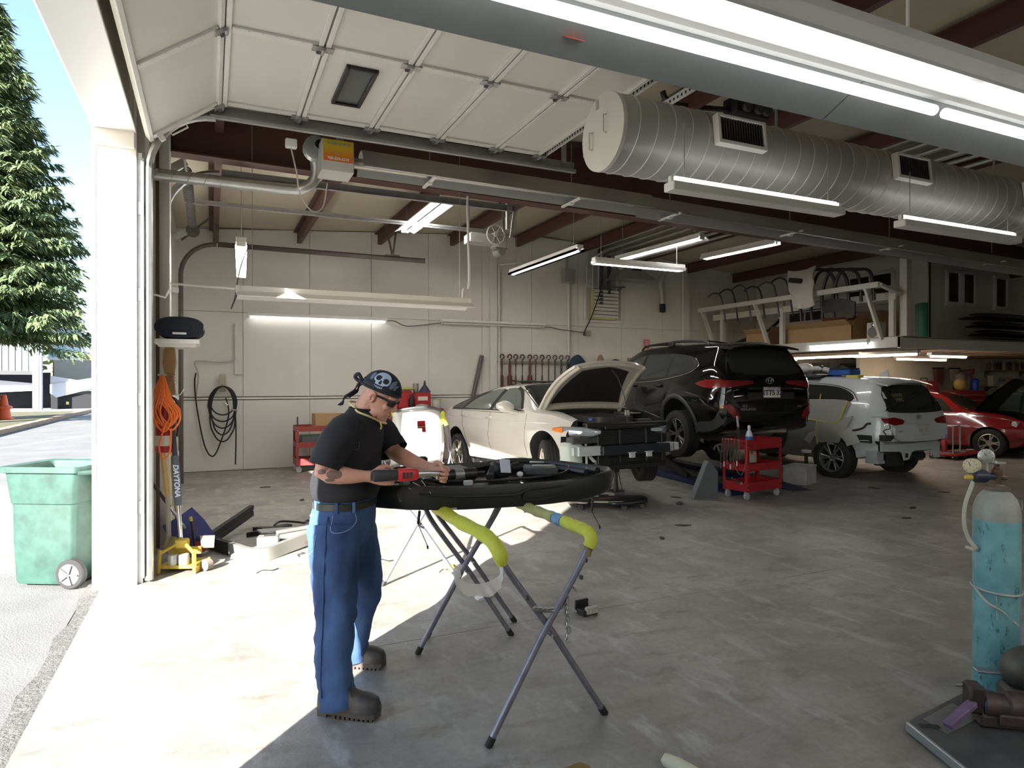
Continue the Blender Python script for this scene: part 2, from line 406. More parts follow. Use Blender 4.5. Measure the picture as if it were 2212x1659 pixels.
# ==== OVERHEAD DOOR 1 (open)
dskin = mat('door_skin_white',(.66,.645,.59),.55,var=.07,vscale=1.6,bump=.12,bscale=180)
dmetal = mat('door_frame_white',(.70,.69,.65),.45,var=.10,vscale=7)
dhing = mat('hinge_steel',(.42,.42,.42),.4,.7,var=.25,vscale=30)
d1 = thing('door_1',None,None); del d1['label'],d1['category']; d1['kind'] = 'structure'
ZD = 3.97
secs = [((-.45,3.585),(.085,ZD)),((.09,ZD),(.72,ZD)),((.725,ZD),(1.355,ZD)),((1.36,ZD),(1.985,ZD)),((1.99,ZD),(2.595,ZD)),((2.60,ZD),(3.08,ZD))]
Y0,Y1 = 2.1,6.06
STY = (6.03,4.72,3.42,2.13)
for i,(a,c2) in enumerate(secs):
 a3,c3 = V((a[0],0,a[1])),V((c2[0],0,c2[1])); d = (c3 - a3); L = d.length; d.normalize(); nrm = V((-d.z,0,d.x))
 mid = (a3 + c3) / 2
 M4 = Matrix((d,V((0,1,0)),nrm)).transposed().to_4x4(); M4.translation = mid
 yc = (Y0 + Y1) / 2; W = Y1 - Y0
 m = MB(); m.box((0,yc,.03),(L - .006,W,.035)); m.xf(M4)
 s_ = m.build('door_section',dskin,d1,smooth=0)
 m = MB()
 for sx in (-1,1):
  m.box((sx * (L / 2 - .022),yc,.002),(.036,W,.03),.004)
 m.xf(M4); m.build('edge_rail',dmetal,s_,smooth=0)
 for k,y in enumerate(STY):
  m = MB(); m.box((0,y + (-.03 if k == 0 else (.03 if k == 3 else 0)),.004),(L - .085,.075,.022),.003)
  for q in range(7): m.lathe([(.006,-.010),(.006,0)],(-L / 2 + .06 + (L - .12) * q / 6,y - .025,0),n=6)
  m.xf(M4); m.build('stile',dmetal,s_,smooth=0)
 if i < 6:
  m = MB()
  for y in STY:
   x = L / 2
   m.box((x - .05,y,-.016),(.055,.075,.006),.001); m.box((x + .04,y,-.016),(.055,.075,.006),.001)
   m.tube([(x - .005,y - .04,-.028),(x - .005,y + .04,-.028)],.013,8)
   m.box((x - .022,y + .035,-.026),(.05,.006,.022)); m.box((x - .022,y - .035,-.026),(.05,.006,.022))
   if y == STY[0]: m.tube([(x - .005,y + .04,-.02),(x - .005,y + .13,-.005)],.006,6); m.lathe([(.024,-.012),(.024,.012)],(x - .005,y + .10,-.01),(0,1,0),10)
  m.xf(M4); m.build('hinge',dhing,s_,smooth=40)
 if i == 2:
  m = MB(); x0,x1,y0,y1 = -.11,.10,4.93,5.60
  for (cx,cy,dx,dy) in ((x0,(y0 + y1) / 2,.03,y1 - y0 + .03),(x1,(y0 + y1) / 2,.03,y1 - y0 + .03),((x0 + x1) / 2,y0,x1 - x0,.03),((x0 + x1) / 2,y1,x1 - x0,.03)):
   m.box((cx,cy,.001),(dx,dy,.03),.004)
  m.xf(M4); m.build('window_frame',blackp,s_,smooth=0)
  m = MB(); m.box(((x0 + x1) / 2,(y0 + y1) / 2,.008),(x1 - x0 - .03,y1 - y0 - .03,.006)); m.xf(M4)
  m.build('pane',mat('dark_glass',(.10,.115,.11),.08,spec=.6),s_,smooth=0)
 if i == 0:
  m = MB(); m.tube([(-.16,5.98,-.03),(-.16,5.98,-.06),(-.02,5.98,-.06),(-.02,5.98,-.03)],.007,6)
  m.box((-.24,5.99,-.02),(.04,.03,.09)); m.xf(M4); m.build('handle',dmetal,s_,smooth=30)
m = MB()
pts = [(-.46,6.13,z) for z in (.02,1,2,3.05)] + [(-.46 + .5 * (1 - cos(a)),6.13,3.35 + .53 * sin(a)) for a in [radians(9 * k) for k in range(11)]]
m.tube(pts,[.032] * len(pts),8); m.build('curved_track',galv,d1)
m = MB(); m.box((1.75,6.145,3.935),(3.6,.006,.12)); m.box((1.75,6.12,3.878),(3.6,.05,.006)); m.tube([(-.0,6.12,3.895),(3.55,6.12,3.895)],.024,8)
m.build('horizontal_track',dgalv,d1,smooth=30)
m = MB(); m.box((-.53,6.165,1.75),(.05,.09,3.5)); m.build('track_angle',galv,d1,smooth=0)
m = MB(); m.box((-.50,6.10,1.75),(.02,.03,3.4)); m.build('weather_strip',mat('grey_strip',(.33,.34,.36),.6),d1,smooth=0)
for z in (.62,1.5,2.35,3.05): MB().box((-.515,6.135,z),(.05,.06,.11),.004).build('track_bracket',galv,d1,smooth=0)
holes = mat('slot_dark',(.03,.03,.03),.9)
for k,(x,y0,y1) in enumerate(((3.15,3.3,6.1),(3.52,3.3,5.9))):
 m = MB(); m.box((x,(y0 + y1) / 2,4.0),(.004,y1 - y0,.07)); m.box((x + .03,(y0 + y1) / 2,4.033),(.06,y1 - y0,.004))
 a = m.build('perforated_angle',whiteg,d1,smooth=0)
 m = MB()
 for q in range(int((y1 - y0) / .05)):
  m.box((x - .0025,y0 + .03 + q * .05,4.0),(.003,.018,.022))
 m.build('slots',holes,a,smooth=0,kind='stuff')
for x in (3.15,3.4): MB().bar((x,6.1,3.95),(x,6.1,4.6),.04,.04).build('track_hanger',galv,d1,smooth=0)
# ==== OVERHEAD DOOR 2 (closed)
d2 = thing('door_2',None,None); del d2['label'],d2['category']; d2['kind'] = 'structure'
d2m = mat('door_skin_dirty',(.70,.69,.645),.6,var=.16,vscale=2.2,bump=.1,bscale=40)
for i in range(6):
 z0 = i * .60
 m = MB()
 if i == 2:
  m.box((-.60,8.75,z0 + .298),(.04,2.0,.592)); m.box((-.60,10.93,z0 + .298),(.04,1.56,.592))
  m.box((-.60,9.95,z0 + .11),(.04,.40,.22)); m.box((-.60,9.95,z0 + .51),(.04,.40,.18))
 else: m.box((-.60,9.73,z0 + .298),(.04,3.96,.592))
 s_ = m.build('door_section',d2m,d2,smooth=0)
 for y in (7.82,9.1,10.4,11.64):
  m = MB(); m.box((-.575,y,z0 + .298),(.02,.08,.56),.003); m.build('stile',dmetal,s_,smooth=0)
m = MB(); m.box((-.60,9.95,1.52),(.008,.42,.22)); m.build('pane',mat('clear_pane',(.9,.95,.95),.05,alpha=.12),d2,smooth=0)
dkt = mat('dark_track',(.085,.06,.055),.6,var=.3,vscale=8)
for (y,ym,dk_) in ((11.72,0,dkt),(7.72,0,dgalv)):
 pts = [(-.43,y,z) for z in (.02,1.2,2.4,3.2)] + [(-.43 + .52 * (1 - cos(a)),y,3.35 + .52 * sin(a)) for a in [radians(9 * k) for k in range(11)]]
 m = MB(); m.tube(pts,.036,8); m.build('curved_track',dk_,d2)
 m = MB(); m.box((1.86,y + .02,3.875),(3.5,.006,.075)); m.box((1.86,y,3.84),(3.5,.05,.006)); m.box((1.86,y,3.912),(3.5,.05,.006))
 m.build('horizontal_track',dk_,d2,smooth=0)
 m = MB()
 if y > 8:
  m.bar((2.85,y,4.55),(3.0,y,3.9),.03,.03); m.bar((3.08,y,4.55),(3.0,y,3.9),.03,.03); m.box((3.0,y,3.93),(.25,.06,.02)); m.bar((.10,y,4.42),(.10,y,3.9),.05,.05); m.bar((-.42,y,3.9),(.1,y,4.4),.03,.03)
 else:
  m.bar((3.48,y,4.6),(3.48,y,3.6),.045,.045); m.bar((3.58,y,3.9),(3.52,y,3.5),.02,.03); m.box((3.5,y,3.90),(.06,.08,.14))
 m.build('track_hanger',dkt if y > 8 else dgalv,d2,smooth=0)
for z in (.5,1.4,2.3,3.1): MB().box((-.50,11.72,z),(.12,.05,.09),.004).build('track_bracket',dmetal,d2,smooth=0)
m = MB()
pts = []
for k in range(0,640):
 t = k / 16 * 2 * pi; pts.append((-.25 + .055 * cos(t),8.3 + k * .0042,4.02 + .055 * sin(t)))
m.tube(pts,.008,5); m.tube([(-.25,7.8,4.02),(-.25,11.7,4.02)],.014,8); m.lathe([(.09,0),(.10,.01),(.08,.03),(.08,.07),(.10,.09)],(-.25,11.45,4.02),(0,1,0),16)
m.build('torsion_spring',mat('dark_spring',(.09,.085,.08),.5,.5),d2)
m = MB(); m.bar((-.52,8.2,3.9),(-.25,8.2,4.1),.05,.09); m.bar((-.52,11.55,3.9),(-.25,11.55,4.05),.03,.09); m.build('spring_bracket',dgalv,d2,smooth=0)
op = thing('door_operator','grey overhead door operator with round hoist wheel hanging at the end of its rail','door opener',(3.95,9.6,3.86))
m = MB(); m.box((-2.15,0,.165),(4.2,.045,.03)); m.box((-2.15,0,.135),(4.2,.03,.025)); m.build('rail',galv,op,smooth=0)
m = MB(); m.box((-.1,.02,.02),(.42,.3,.14),.01); m.box((.22,.02,.03),(.22,.24,.24),.02); m.build('housing',mat('operator_grey',(.40,.40,.37),.5,var=.15,vscale=8),op)
m = MB(); m.lathe([(.06,0),(.075,.02),(.075,.2),(.06,.22)],(.25,-.05,-.15),(0,1,0),14); m.box((.25,.02,-.10),(.2,.18,.03)); m.build('motor',mat('motor_grey',(.2,.2,.19),.5),op)
m = MB()
ring = [(.1 + .15 * cos(2 * pi * k / 24),-.16,.08 + .15 * sin(2 * pi * k / 24)) for k in range(24)]
m.tube(ring,.011,6,closed=True)
for k in range(6): m.tube([(.1,-.16,.08),(.1 + .15 * cos(pi * k / 3),-.16,.08 + .15 * sin(pi * k / 3))],.007,5)
m.lathe([(.03,-.02),(.03,.14)],(.1,-.16,.08),(0,1,0),10); m.build('hoist_wheel',mat('wheel_grey',(.5,.5,.47),.5),op)
MB().bar((-.3,0,.17),(-.3,0,.72),.035,.035).build('hanger',dgalv,op,smooth=0); MB().bar((.3,0,.1),(.3,0,.76),.035,.035).build('hanger',dgalv,op,smooth=0)
# ==== INFRARED TUBE HEATER
ht = thing('tube_heater','long infrared tube heater with yellow burner label under a grey reflector','heater',(1.1,6.5,3.78))
hm = mat('burner_white',(.62,.62,.60),.45,var=.06)
m = MB(); m.box((0,0,0),(.30,.30,.30),.006); m.box((.04,-.02,.19),(.07,.05,.09)); hb = m.build('burner_box',hm,ht,smooth=0)
lab = mat('label_yellow',(.82,.50,.02),.5)
t,b = nodes_of(lab); g = t.nodes.new('ShaderNodeTexCoord'); sx = t.nodes.new('ShaderNodeSeparateXYZ'); t.links.new(g.outputs['Generated'],sx.inputs[0])
rp = t.nodes.new('ShaderNodeValToRGB'); rp.color_ramp.elements[0].color = (.78,.16,.01,1); rp.color_ramp.elements[1].color = (.80,.60,.03,1)
rp.color_ramp.elements[0].position = .15; rp.color_ramp.elements[1].position = .8
t.links.new(sx.outputs[2],rp.inputs[0]); t.links.new(rp.outputs[0],b.inputs['Base Color'])
lb = MB().box((.003,-.1525,.045),(.275,.002,.20)).build('label',lab,hb,smooth=0)
FM = lambda x,y,z: Matrix.Translation((x,y,z)) @ Euler((pi / 2,0,0)).to_matrix().to_4x4()
wt = mat('print_white',(.85,.85,.8),.5); gr = mat('print_grey',(.35,.34,.28),.5)
text('Solaronics',.052,gr,hb,FM(.003,-.1542,.115),bold=.001); text('800-223-5335',.036,wt,hb,FM(.003,-.1542,-.03),bold=.001)
m = MB(); m.tube([(.003 + .045 * cos(radians(200 + 14 * k)),-.1545,.055 + .045 * sin(radians(200 + 14 * k))) for k in range(11)],.003,5); m.build('label_arc',gr,hb)
m = MB(); m.tube([(.15,0,.0),(3.4,0,-.0),(3.46,0,-.02)],.052,16); m.tube([(3.46,0,-.005),(8.5,0,-.10),(13.6,0,-.23)],.052,12)
m.build('heater_tube',mat('aluminised_tube',(.44,.41,.38),.4,.8,var=.2,vscale=5),ht)
rm = mat('reflector_grey',(.50,.51,.51),.38,.55,var=.1,vscale=3)
for (x0,x1,z0,z1) in ((.24,3.68,.02,-.01),(3.62,13.5,-.03,-.25)):
 m = MB()
 prof = [(-.19,-.09),(-.17,-.095),(-.10,.06),(-.05,.10),(.05,.10),(.10,.06),(.17,-.095),(.19,-.09)]
 m.grid([[(x,p[0],p[1] + z) for p in prof] for x,z in ((x0,z0),(x1,z1))]); m.grid([[(x,p[0] * 1.01,p[1] + z + .004) for p in prof] for x,z in ((x0,z0),(x1,z1))])
 m.build('reflector',rm,ht,smooth=30)
for k,x in enumerate((.95,2.62,4.0,6.0,8.0,10.5)):
 z = -.02 * x * .6
 m = MB(); m.box((x,0,z - .075),(.03,.42,.02)); m.box((x,.0,z - .09),(.05,.05,.02)); m.build('reflector_bracket',whiteg,ht,smooth=0)
 m = MB(); m.tube([(x,0,z + .1),(x,0,zroof(1.1 + x) - 3.78 - .05)],.006,5); m.build('chain',dgalv,ht)
fp = thing('flue_pipe','round galvanised flue pipe with elbow leading from the heater to the left wall','flue pipe',(.9,6.75,3.55))
path = [(-1.45,.15,-.005),(-.8,.15,0),(-.25,.13,.0)] + [(-.02 + .17 * sin(a) - .17 * 0,.1,.17 - .17 * cos(a)) for a in [radians(15 * k) for k in range(7)]]
path = [(-1.42,.12,0),(-.9,.12,0),(-.2,.1,0),(-.06,.08,.02),(.03,.06,.09),(.06,.04,.19),(.05,.02,.30),(.02,0,.36)]
m = MB(); m.tube(cr(path,5),.055,16); m.build('pipe',galv,fp)
m = MB()
for k in range(9):
 x = -1.35 + k * .14; m.tube([(x - .02,.12 + .0565 * cos(a),.0565 * sin(a)) if False else (x + .03 * sin(a),.12 + .0565 * cos(a),.0565 * sin(a)) for a in [2 * pi * q / 16 for q in range(17)]],.0028,4)
m.build('spiral_seam',dgalv,fp,kind='stuff')
m = MB(); m.lathe([(.09,-.06),(.115,-.05),(.115,.05),(.09,.06)],(.03,-.12,.36),(0,1,0),20); m.lathe([(.05,0),(.05,.03)],(.06,-.21,.38),(0,1,0),14); m.tube([(.03,-.05,.33),(.12,-.2,.28)],.05,12)
m.build('draft_inducer',mat('blower_grey',(.40,.40,.38),.45,.4),fp)
m = MB(); m.lathe([(.045,0),(.045,.012)],(.06,-.222,.38),(0,1,0),14); m.build('blower_cap',blackp,fp)
jb = thing('junction_box','small white junction box with loose cable below the open door track','electrical box',(.66,6.2,3.78))
MB().box((0,0,0),(.10,.06,.08),.008).build('box',whiteg,jb)
MB().tube(cr([(.0,0,-.04),(.05,.02,-.25),(.08,.05,-.42),(.2,.2,-.53),(.33,.35,-.45),(.38,.4,-.2)],6),.007,5).build('cable',mat('cable_grey',(.45,.44,.42),.6),jb)
# ==== SPIRAL AIR DUCT
du = thing('air_duct','big round grey spiral air duct with white end cap and side grilles','duct',(2.58,4.06,3.45))
dm = mat('duct_grey',(.45,.45,.44),.5,.25,var=.10,vscale=3)
R_ = .275
m = MB(); m.lathe([(R_,0),(R_,5.62)],(0,0,0),(1,0,0),40,cap=False); m.lathe([(R_ + .012,5.6),(R_ + .012,5.72)],(0,0,0),(1,0,0),40,cap=False); m.lathe([(R_,5.7),(R_,14)],(0,0,0),(1,0,0),40,cap=False)
m.build('duct_body',dm,du)
m = MB()
for k in range(52):
 x = .14 + k * .153
 pts = [(x + .03 * sin(a),(R_ + .001) * cos(a),(R_ + .001) * sin(a)) for a in [2 * pi * q / 32 for q in range(32)]]
 m.tube(pts,.0045,4,closed=True)
m.build('spiral_rib',mat('rib_light',(.56,.56,.54),.4,.3),du,kind='stuff')
m = MB(); m.lathe([(.0,0),(R_ - .004,-.004),(R_ + .004,.0),(R_ + .004,.03)],(0,0,0),(1,0,0),40,cap=False); cap = m.build('end_cap',mat('cap_white',(.60,.60,.57),.5,var=.05),du)
for (y,z) in ((-.06,.04),(.13,-.03)):
 MB().tube([(-.004,y,z - .065),(-.03,y,z - .06),(-.03,y,z + .06),(-.004,y,z + .065)],.006,6).build('pull_handle',mat('cap_handle',(.5,.5,.47),.5),cap)
MB().box((-.006,.06,.22),(.004,.03,.07)).build('tape_strip',mat('tape_grey',(.35,.35,.34),.6),cap,smooth=0)
def grille(x,wd):
 g = MB(); a = radians(171); cy,cz = R_ * cos(a),R_ * sin(a)
 M4 = Matrix.Translation((x,cy - .006,cz)) @ Euler((radians(-6),0,0)).to_matrix().to_4x4()
 fr = MB()
 for (cx,cz2,dx,dz) in ((0,.1,wd + .05,.022),(0,-.1,wd + .05,.03),(-wd / 2 - .012,0,.025,.2),(wd / 2 + .012,0,.025,.2)):
  fr.box((cx,-.025,cz2),(dx,.06,dz),.003)
 fr.xf(M4); f = fr.build('grille_frame',whiteg,du,smooth=0)
 bk = MB().box((0,.0,0),(wd,.03,.19)); bk.xf(M4); bk.build('grille_back',blackm,f,smooth=0)
 n = int(wd / .024)
 for k in range(n):
  b2 = MB().box((-wd / 2 + (k + .5) * wd / n,-.03,0),(.006,.03,.185)); b2.xf(M4); b2.build('louvre_blade',darkg,f,smooth=0)
for x,wd in ((1.02,.42),(2.98,.40),(4.9,.40),(6.9,.40)): grille(x,wd)
for x in (1.7,4.7,8): MB().tube([(x,0,R_),(x,0,zroof(2.58 + x) - 3.45)],.012,6).build('hanger_rod',dgalv,du)
# ==== FLUORESCENT FIXTURES
def strip_light(name,label,loc,L,rz=0,tubes=1,lit=None,refl=.0,hang=0,warm=False,dim=False,group=None,flat=False,hang_x=None):
 t = thing(name,label,'light',loc,rz,group)
 hmz = whiteg
 m = MB(); m.box((0,0,.03),(L,.11,.06),.006); m.build('housing',hmz,t,smooth=0)
 if refl:
  m = MB(); prof = [(-refl,-.03),(-refl,-.045),(-.07,.0),(.07,.0),(refl,-.045),(refl,-.03)]
  m.grid([[(x,p[0],p[1]) for p in prof] for x in (-L / 2,L / 2)]); m.grid([[(x,p[0],p[1] + .004) for p in prof] for x in (-L / 2,L / 2)]); m.build('reflector',hmz,t,smooth=0)
 ys = (0,) if tubes == 1 else (-.045,.045)
 lit = lit or [1] * tubes
 for y,l in zip(ys,lit):
  tm = (mat('lit_tube_dim',(1,.97,.93),.5,emit=2.6) if dim else warmtube if warm else tubem) if l else mat('dark_tube',(.75,.75,.73),.3)
  MB().tube([(-L / 2 + .05,y,-.03),(L / 2 - .05,y,-.03)],.016,10).build('tube',tm,t)
 for sx in (-1,1):
  m = MB(); m.box((sx * (L / 2 - .02),0,-.012),(.025,.10 if tubes == 2 else .035,.06),.004); m.build('socket',whiteg,t,smooth=0)
 if hang:
  hx = hang_x or (-L * .42,L * .42)
  for x in hx: MB().tube([(x,0,.06),(x,0,hang)],.004,5).build('hanger',dgalv,t)
 return t
strip_light('strip_light','two-tube strip light seen end-on near the left wall, hung on a chain',(.36,9.15,3.2),2.44,radians(90) - .04,2,hang=1.2)
strip_light('strip_light','long single-tube strip light on the back wall nearer the left corner',(1.93,13.12,2.87),2.62,0,1,dim=True)
strip_light('strip_light','unlit strip light on the back wall, second from the left corner',(5.6,13.12,2.9),2.44,0,1,lit=[0])
strip_light('strip_light','two-tube strip light with white reflector between the purlins behind the heater',(3.0,9.9,4.22),2.1,radians(90),2,refl=.17,hang=.4)
strip_light('strip_light','single-tube strip light hung over the white sedan, pointing to the back wall',(4.985,9.66,3.62),2.44,radians(90),1,hang=1.1,refl=.07)
strip_light('strip_light','two-tube strip light with one side reflector hung over the black car',(6.95,9.23,3.92),2.2,radians(90) + .06,2,lit=[0,1],refl=.14,hang=.9)
strip_light('strip_light','short single-tube strip light hung crosswise beside the steel beam over the black car',(6.28,8.76,3.52),1.75,0,1,hang=1.2,refl=.06)
strip_light('strip_light','single-tube strip light hung nearest the raised platform, pointing to the back wall',(8.28,8.7,3.92),1.6,radians(90) + .1,1,hang=.8,refl=.08)
strip_light('strip_light','single-tube strip light hung under the round duct, nearer its end cap',(3.66,3.62,3.0),1.66,0,1,hang=-.42,dim=True).rotation_euler = (pi,0,0)
strip_light('strip_light','single-tube strip light hung under the round duct, farther from its end cap',(6.08,3.66,3.0),1.66,0,1,hang=-.42,dim=True).rotation_euler = (pi,0,0)
bf = thing('reflector_light','large two-tube reflector light fixture hung close overhead in front of the duct','light',(2.35,1.47,2.60))
bm_ = mat('reflector_white',(.36,.39,.39),.3,.3,var=.14,vscale=6)
bigtube = mat('lit_tube_near',(1,.98,.96),.5,emit=1.5)
for (x0,x1) in ((-2.2,-.352),(-.348,2.2)):
 m = MB(); prof = [(.225,-.012),(.215,-.018),(.055,.052),(.045,.05)]
 m.grid([[(x,p[0],p[1]) for p in prof] for x in (x0,x1)]); m.grid([[(x,p[0] + .003,p[1] + .005) for p in prof[:4]] for x in (x0,x1)])
 m.build('reflector',bm_,bf,smooth=0)
m = MB(); prof = [(.05,.056),(.05,.085),(-.195,.085),(-.222,.035),(-.22,-.012),(-.212,-.018),(-.195,.0),(-.17,.055),(.045,.05)]
m.grid([[(x,p[0],p[1]) for p in prof] for x in (-2.2,2.2)]); m.build('side_skirt',mat('skirt_lightened',(.62,.64,.63),.45,var=.08,vscale=5),bf,smooth=0)  # paler than the reflector: colour imitates far lamplight on this side
m = MB(); m.box((0,-.05,.04),(4.38,.045,.06),.008); m.build('ballast_channel',whiteg,bf,smooth=0)
for y,r_ in ((-.135,.026),(.02,.018)):
 for x in (-1.1,1.1):
  MB().tube([(x - 1.07,y,-.002),(x + 1.07,y,-.002)],r_,12).build('tube',bigtube,bf)
for x in (-2.185,2.185): MB().box((x,-.05,.02),(.02,.22,.05),.004).build('socket',whiteg,bf,smooth=0)
MB().box((-1.42,.15,.012),(.06,.05,.002),rot=(.55,0,0)).build('sticker',mat('sticker_red',(.7,.12,.08),.5),bf,smooth=0)
for x in (-.2,1.9): MB().tube([(x,0,.15),(x,0,1.9)],.006,6).build('hanger',whiteg,bf)
bf2 = copy_tree(bf); bf2.location.x += 4.45; bf2['label'] = 'added second large reflector light, unseen beyond the right edge, brightening the interior'  # unseen copy of the fixture, added to brighten the interior
for k,(x,y) in enumerate(((2.2,-2.4),(5.4,-2.4),(8.6,-2.4))): strip_light('strip_light','added unseen two-tube fill light behind the camera, %s from the open door' % ['first','second','third'][k],(x,y,3.3),2.44,0,2,hang=.9,refl=.14)  # lamps added out of view to lift the interior light
for k,x in enumerate((8.5,10.9)): strip_light('strip_light','added unseen single-tube fill light under the round duct, %s past the right edge' % ['first','second'][k],(x,3.7,3.0),1.66,0,1,hang=-.42,dim=True).rotation_euler = (pi,0,0)  # two more lamps added outside the frame as extra fill
uh = thing('drive_unit','black motor unit hung under the roof above the round duct','motor',(5.45,5.6,4.68)); MB().box((0,0,0),(.50,.22,.20),.02).build('housing',blackm,uh)
for x in (-.12,.05,.16): MB().lathe([(.05,0),(.06,.02),(.06,.06),(.035,.07)],(x,-.11,-.03),(0,-1,0),14).build('port',darkg,uh)
MB().tube([(-.2,0,.08),(-.2,0,.16)],.015,6).build('hanger',dgalv,uh); MB().tube([(.2,0,.08),(.2,0,.16)],.015,6).build('hanger',dgalv,uh)
tag(MB().tube(cr([(4.3,5.6,4.68),(4.35,5.6,4.60),(4.5,5.6,4.57),(5.2,5.6,4.64)],6),.03,8).build('cable',blackp),'thick black cable drooping to the black motor unit above the duct','cable')
tf = thing('tray_light','white two-tube tray light hung across the far bay, caught by sunlight','light',(1.55,7.42,2.6))
m = MB(); m.box((0,0,.01),(2.62,.11,.065),.005); m.build('housing',whiteg,tf,smooth=0)
m = MB(); prof = [(-.16,-.075),(-.155,-.082),(-.06,-.02),(.06,-.02),(.155,-.082),(.16,-.075)]
m.grid([[(x,p[0],p[1]) for p in prof] for x in (-1.3,1.3)]); m.grid([[(x,p[0],p[1] + .004) for p in prof] for x in (-1.3,1.3)]); m.build('reflector',whiteg,tf,smooth=0)
for y in (-.05,.05): MB().tube([(-1.25,y,-.05),(1.25,y,-.05)],.016,10).build('tube',mat('dark_tube',(.75,.75,.73),.3),tf)
for x in (-1.28,1.28): MB().box((x,0,-.005),(.03,.13,.10),.004).build('end_plate',whiteg,tf,smooth=0)
MB().tube([(-1.15,0,.04),(-1.15,0,1.75)],.004,5).build('chain',dgalv,tf); MB().tube([(1.16,0,.04),(1.16,0,1.85)],.004,5).build('chain',dgalv,tf)
MB().tube(cr([(1.2,0,.04),(1.21,.0,.15),(1.3,.05,.25),(1.3,.1,1.25),(1.36,.1,1.36),(1.5,.1,1.38)],6),.014,7).build('conduit',whiteg,tf)
tag(MB().tube([(-.47,7.35,2.62),(.23,7.42,2.61)],.012,7).build('support_rod',whiteg),'thin white rod from the left wall to the end of the sunlit tray light','rod')
tag(MB().tube(cr([(.38,8.1,3.16),(.30,8.05,2.9),(.24,7.8,2.55),(.2,7.6,2.42),(.25,7.47,2.55)],6),.008,6).build('power_cord',blackp),'black cord drooping between the end-on strip light and the sunlit tray light','cord')
for (x0,x1,lb) in ((3.24,4.38,'sagging grey cable joining the two strip lights on the back wall'),(6.82,7.9,'grey cable from the unlit wall strip light to a socket box')):
 tag(MB().tube(cr([(x0,13.1,2.87),(x0 + .15,13.09,2.87),((x0 + x1) / 2 - .15,13.1,2.78 if x0 < 5 else 2.83),(x1 - .1,13.1,2.86 if x0 < 5 else 2.78),(x1,13.1,2.88 if x0 < 5 else 2.77)],6),.011,6).build('cable',mat('cable_dark',(.12,.12,.12),.6)),lb,'cable')
ORD = ['first','second','third','fourth','fifth','sixth','seventh','eighth','ninth','tenth','eleventh','twelfth']
# ==== MEZZANINE AND OFFICE BLOCK
mzp = mat('mezzanine_white',(.56,.555,.52),.6,var=.14,vscale=2.5)
mezz = thing('mezzanine',None,None); del mezz['label'],mezz['category']; mezz['kind'] = 'structure'
XM,YM = 11.3,7.85
m = MB()
m.box((17,10.5,2.46),(11.3,5.3,.03)); m.build('deck',mat('deck_board',(.30,.25,.18),.8,var=.2,vscale=3),mezz,smooth=0)
MB().box((XM + .03,10.52,2.365),(.06,5.34,.19),.004).build('fascia',mzp,mezz,smooth=0)
MB().box((17,YM + .03,2.355),(11.4,.06,.21),.004).build('fascia',mzp,mezz,smooth=0)
jm2 = mat('joist_brown',(.20,.135,.085),.75,var=.2,vscale=5)
for k in range(14): MB().box((11.75 + .62 * k,10.5,2.36),(.045,5.2,.17)).build('joist',jm2,mezz,smooth=0)
m = MB(); m.box((11.55,7.93,3.2),(.14,.14,1.55),.006); m.build('post',mzp,mezz,smooth=0)
MB().box((15.6,7.95,1.2),(.20,.20,2.4),.006).build('post',mzp,mezz,smooth=0)
MB().box((15.6,7.93,3.2),(.16,.14,1.5),.006).build('post',mzp,mezz,smooth=0)
m = MB(); m.bar((10.9,12.75,3.39),(10.9,7.97,3.39),.09,.10,.005); m.build('top_rail',mzp,mezz,smooth=0)
MB().bar((11.35,12.75,3.22),(11.35,7.97,3.22),.05,.14,.004).build('mid_rail',mzp,mezz,smooth=0)
for y in (12.65,10.95,8.25):
 MB().bar((10.90,y,3.38),(11.28,y - .05,2.42),.09,.05,.004,up=(0,1,0)).build('slant_brace',mzp,mezz,smooth=0)
for y in (12.45,10.6,8.05): MB().box((11.36,y,2.94),(.08,.10,.95),.004).build('rail_post',mzp,mezz,smooth=0)
MB().bar((10.9,7.97,3.39),(11.5,7.97,3.24),.09,.05,.004).build('end_rail',mzp,mezz,smooth=0)
wo = mat('office_wall_white',(.66,.655,.62),.6,var=.12,vscale=.9)
ow = MB(); ow.box((13.25,10.9,3.45),(.10,4.6,2.0)); ol = ow.build('wall_office_left',wo,smooth=0,kind='structure')
for y in (9.35,10.9): MB().box((13.195,y,3.45),(.012,.05,1.9)).build('batten',wo,ol,smooth=0)
ow = MB(); ow.box((18,8.65,3.3),(9.5,.10,1.75)); of = ow.build('wall_office_front',wo,smooth=0,kind='structure')
wfr = mat('window_frame_white',(.70,.70,.67),.5); wgl = mat('window_dark_glass',(.03,.03,.028),.08,spec=.6)
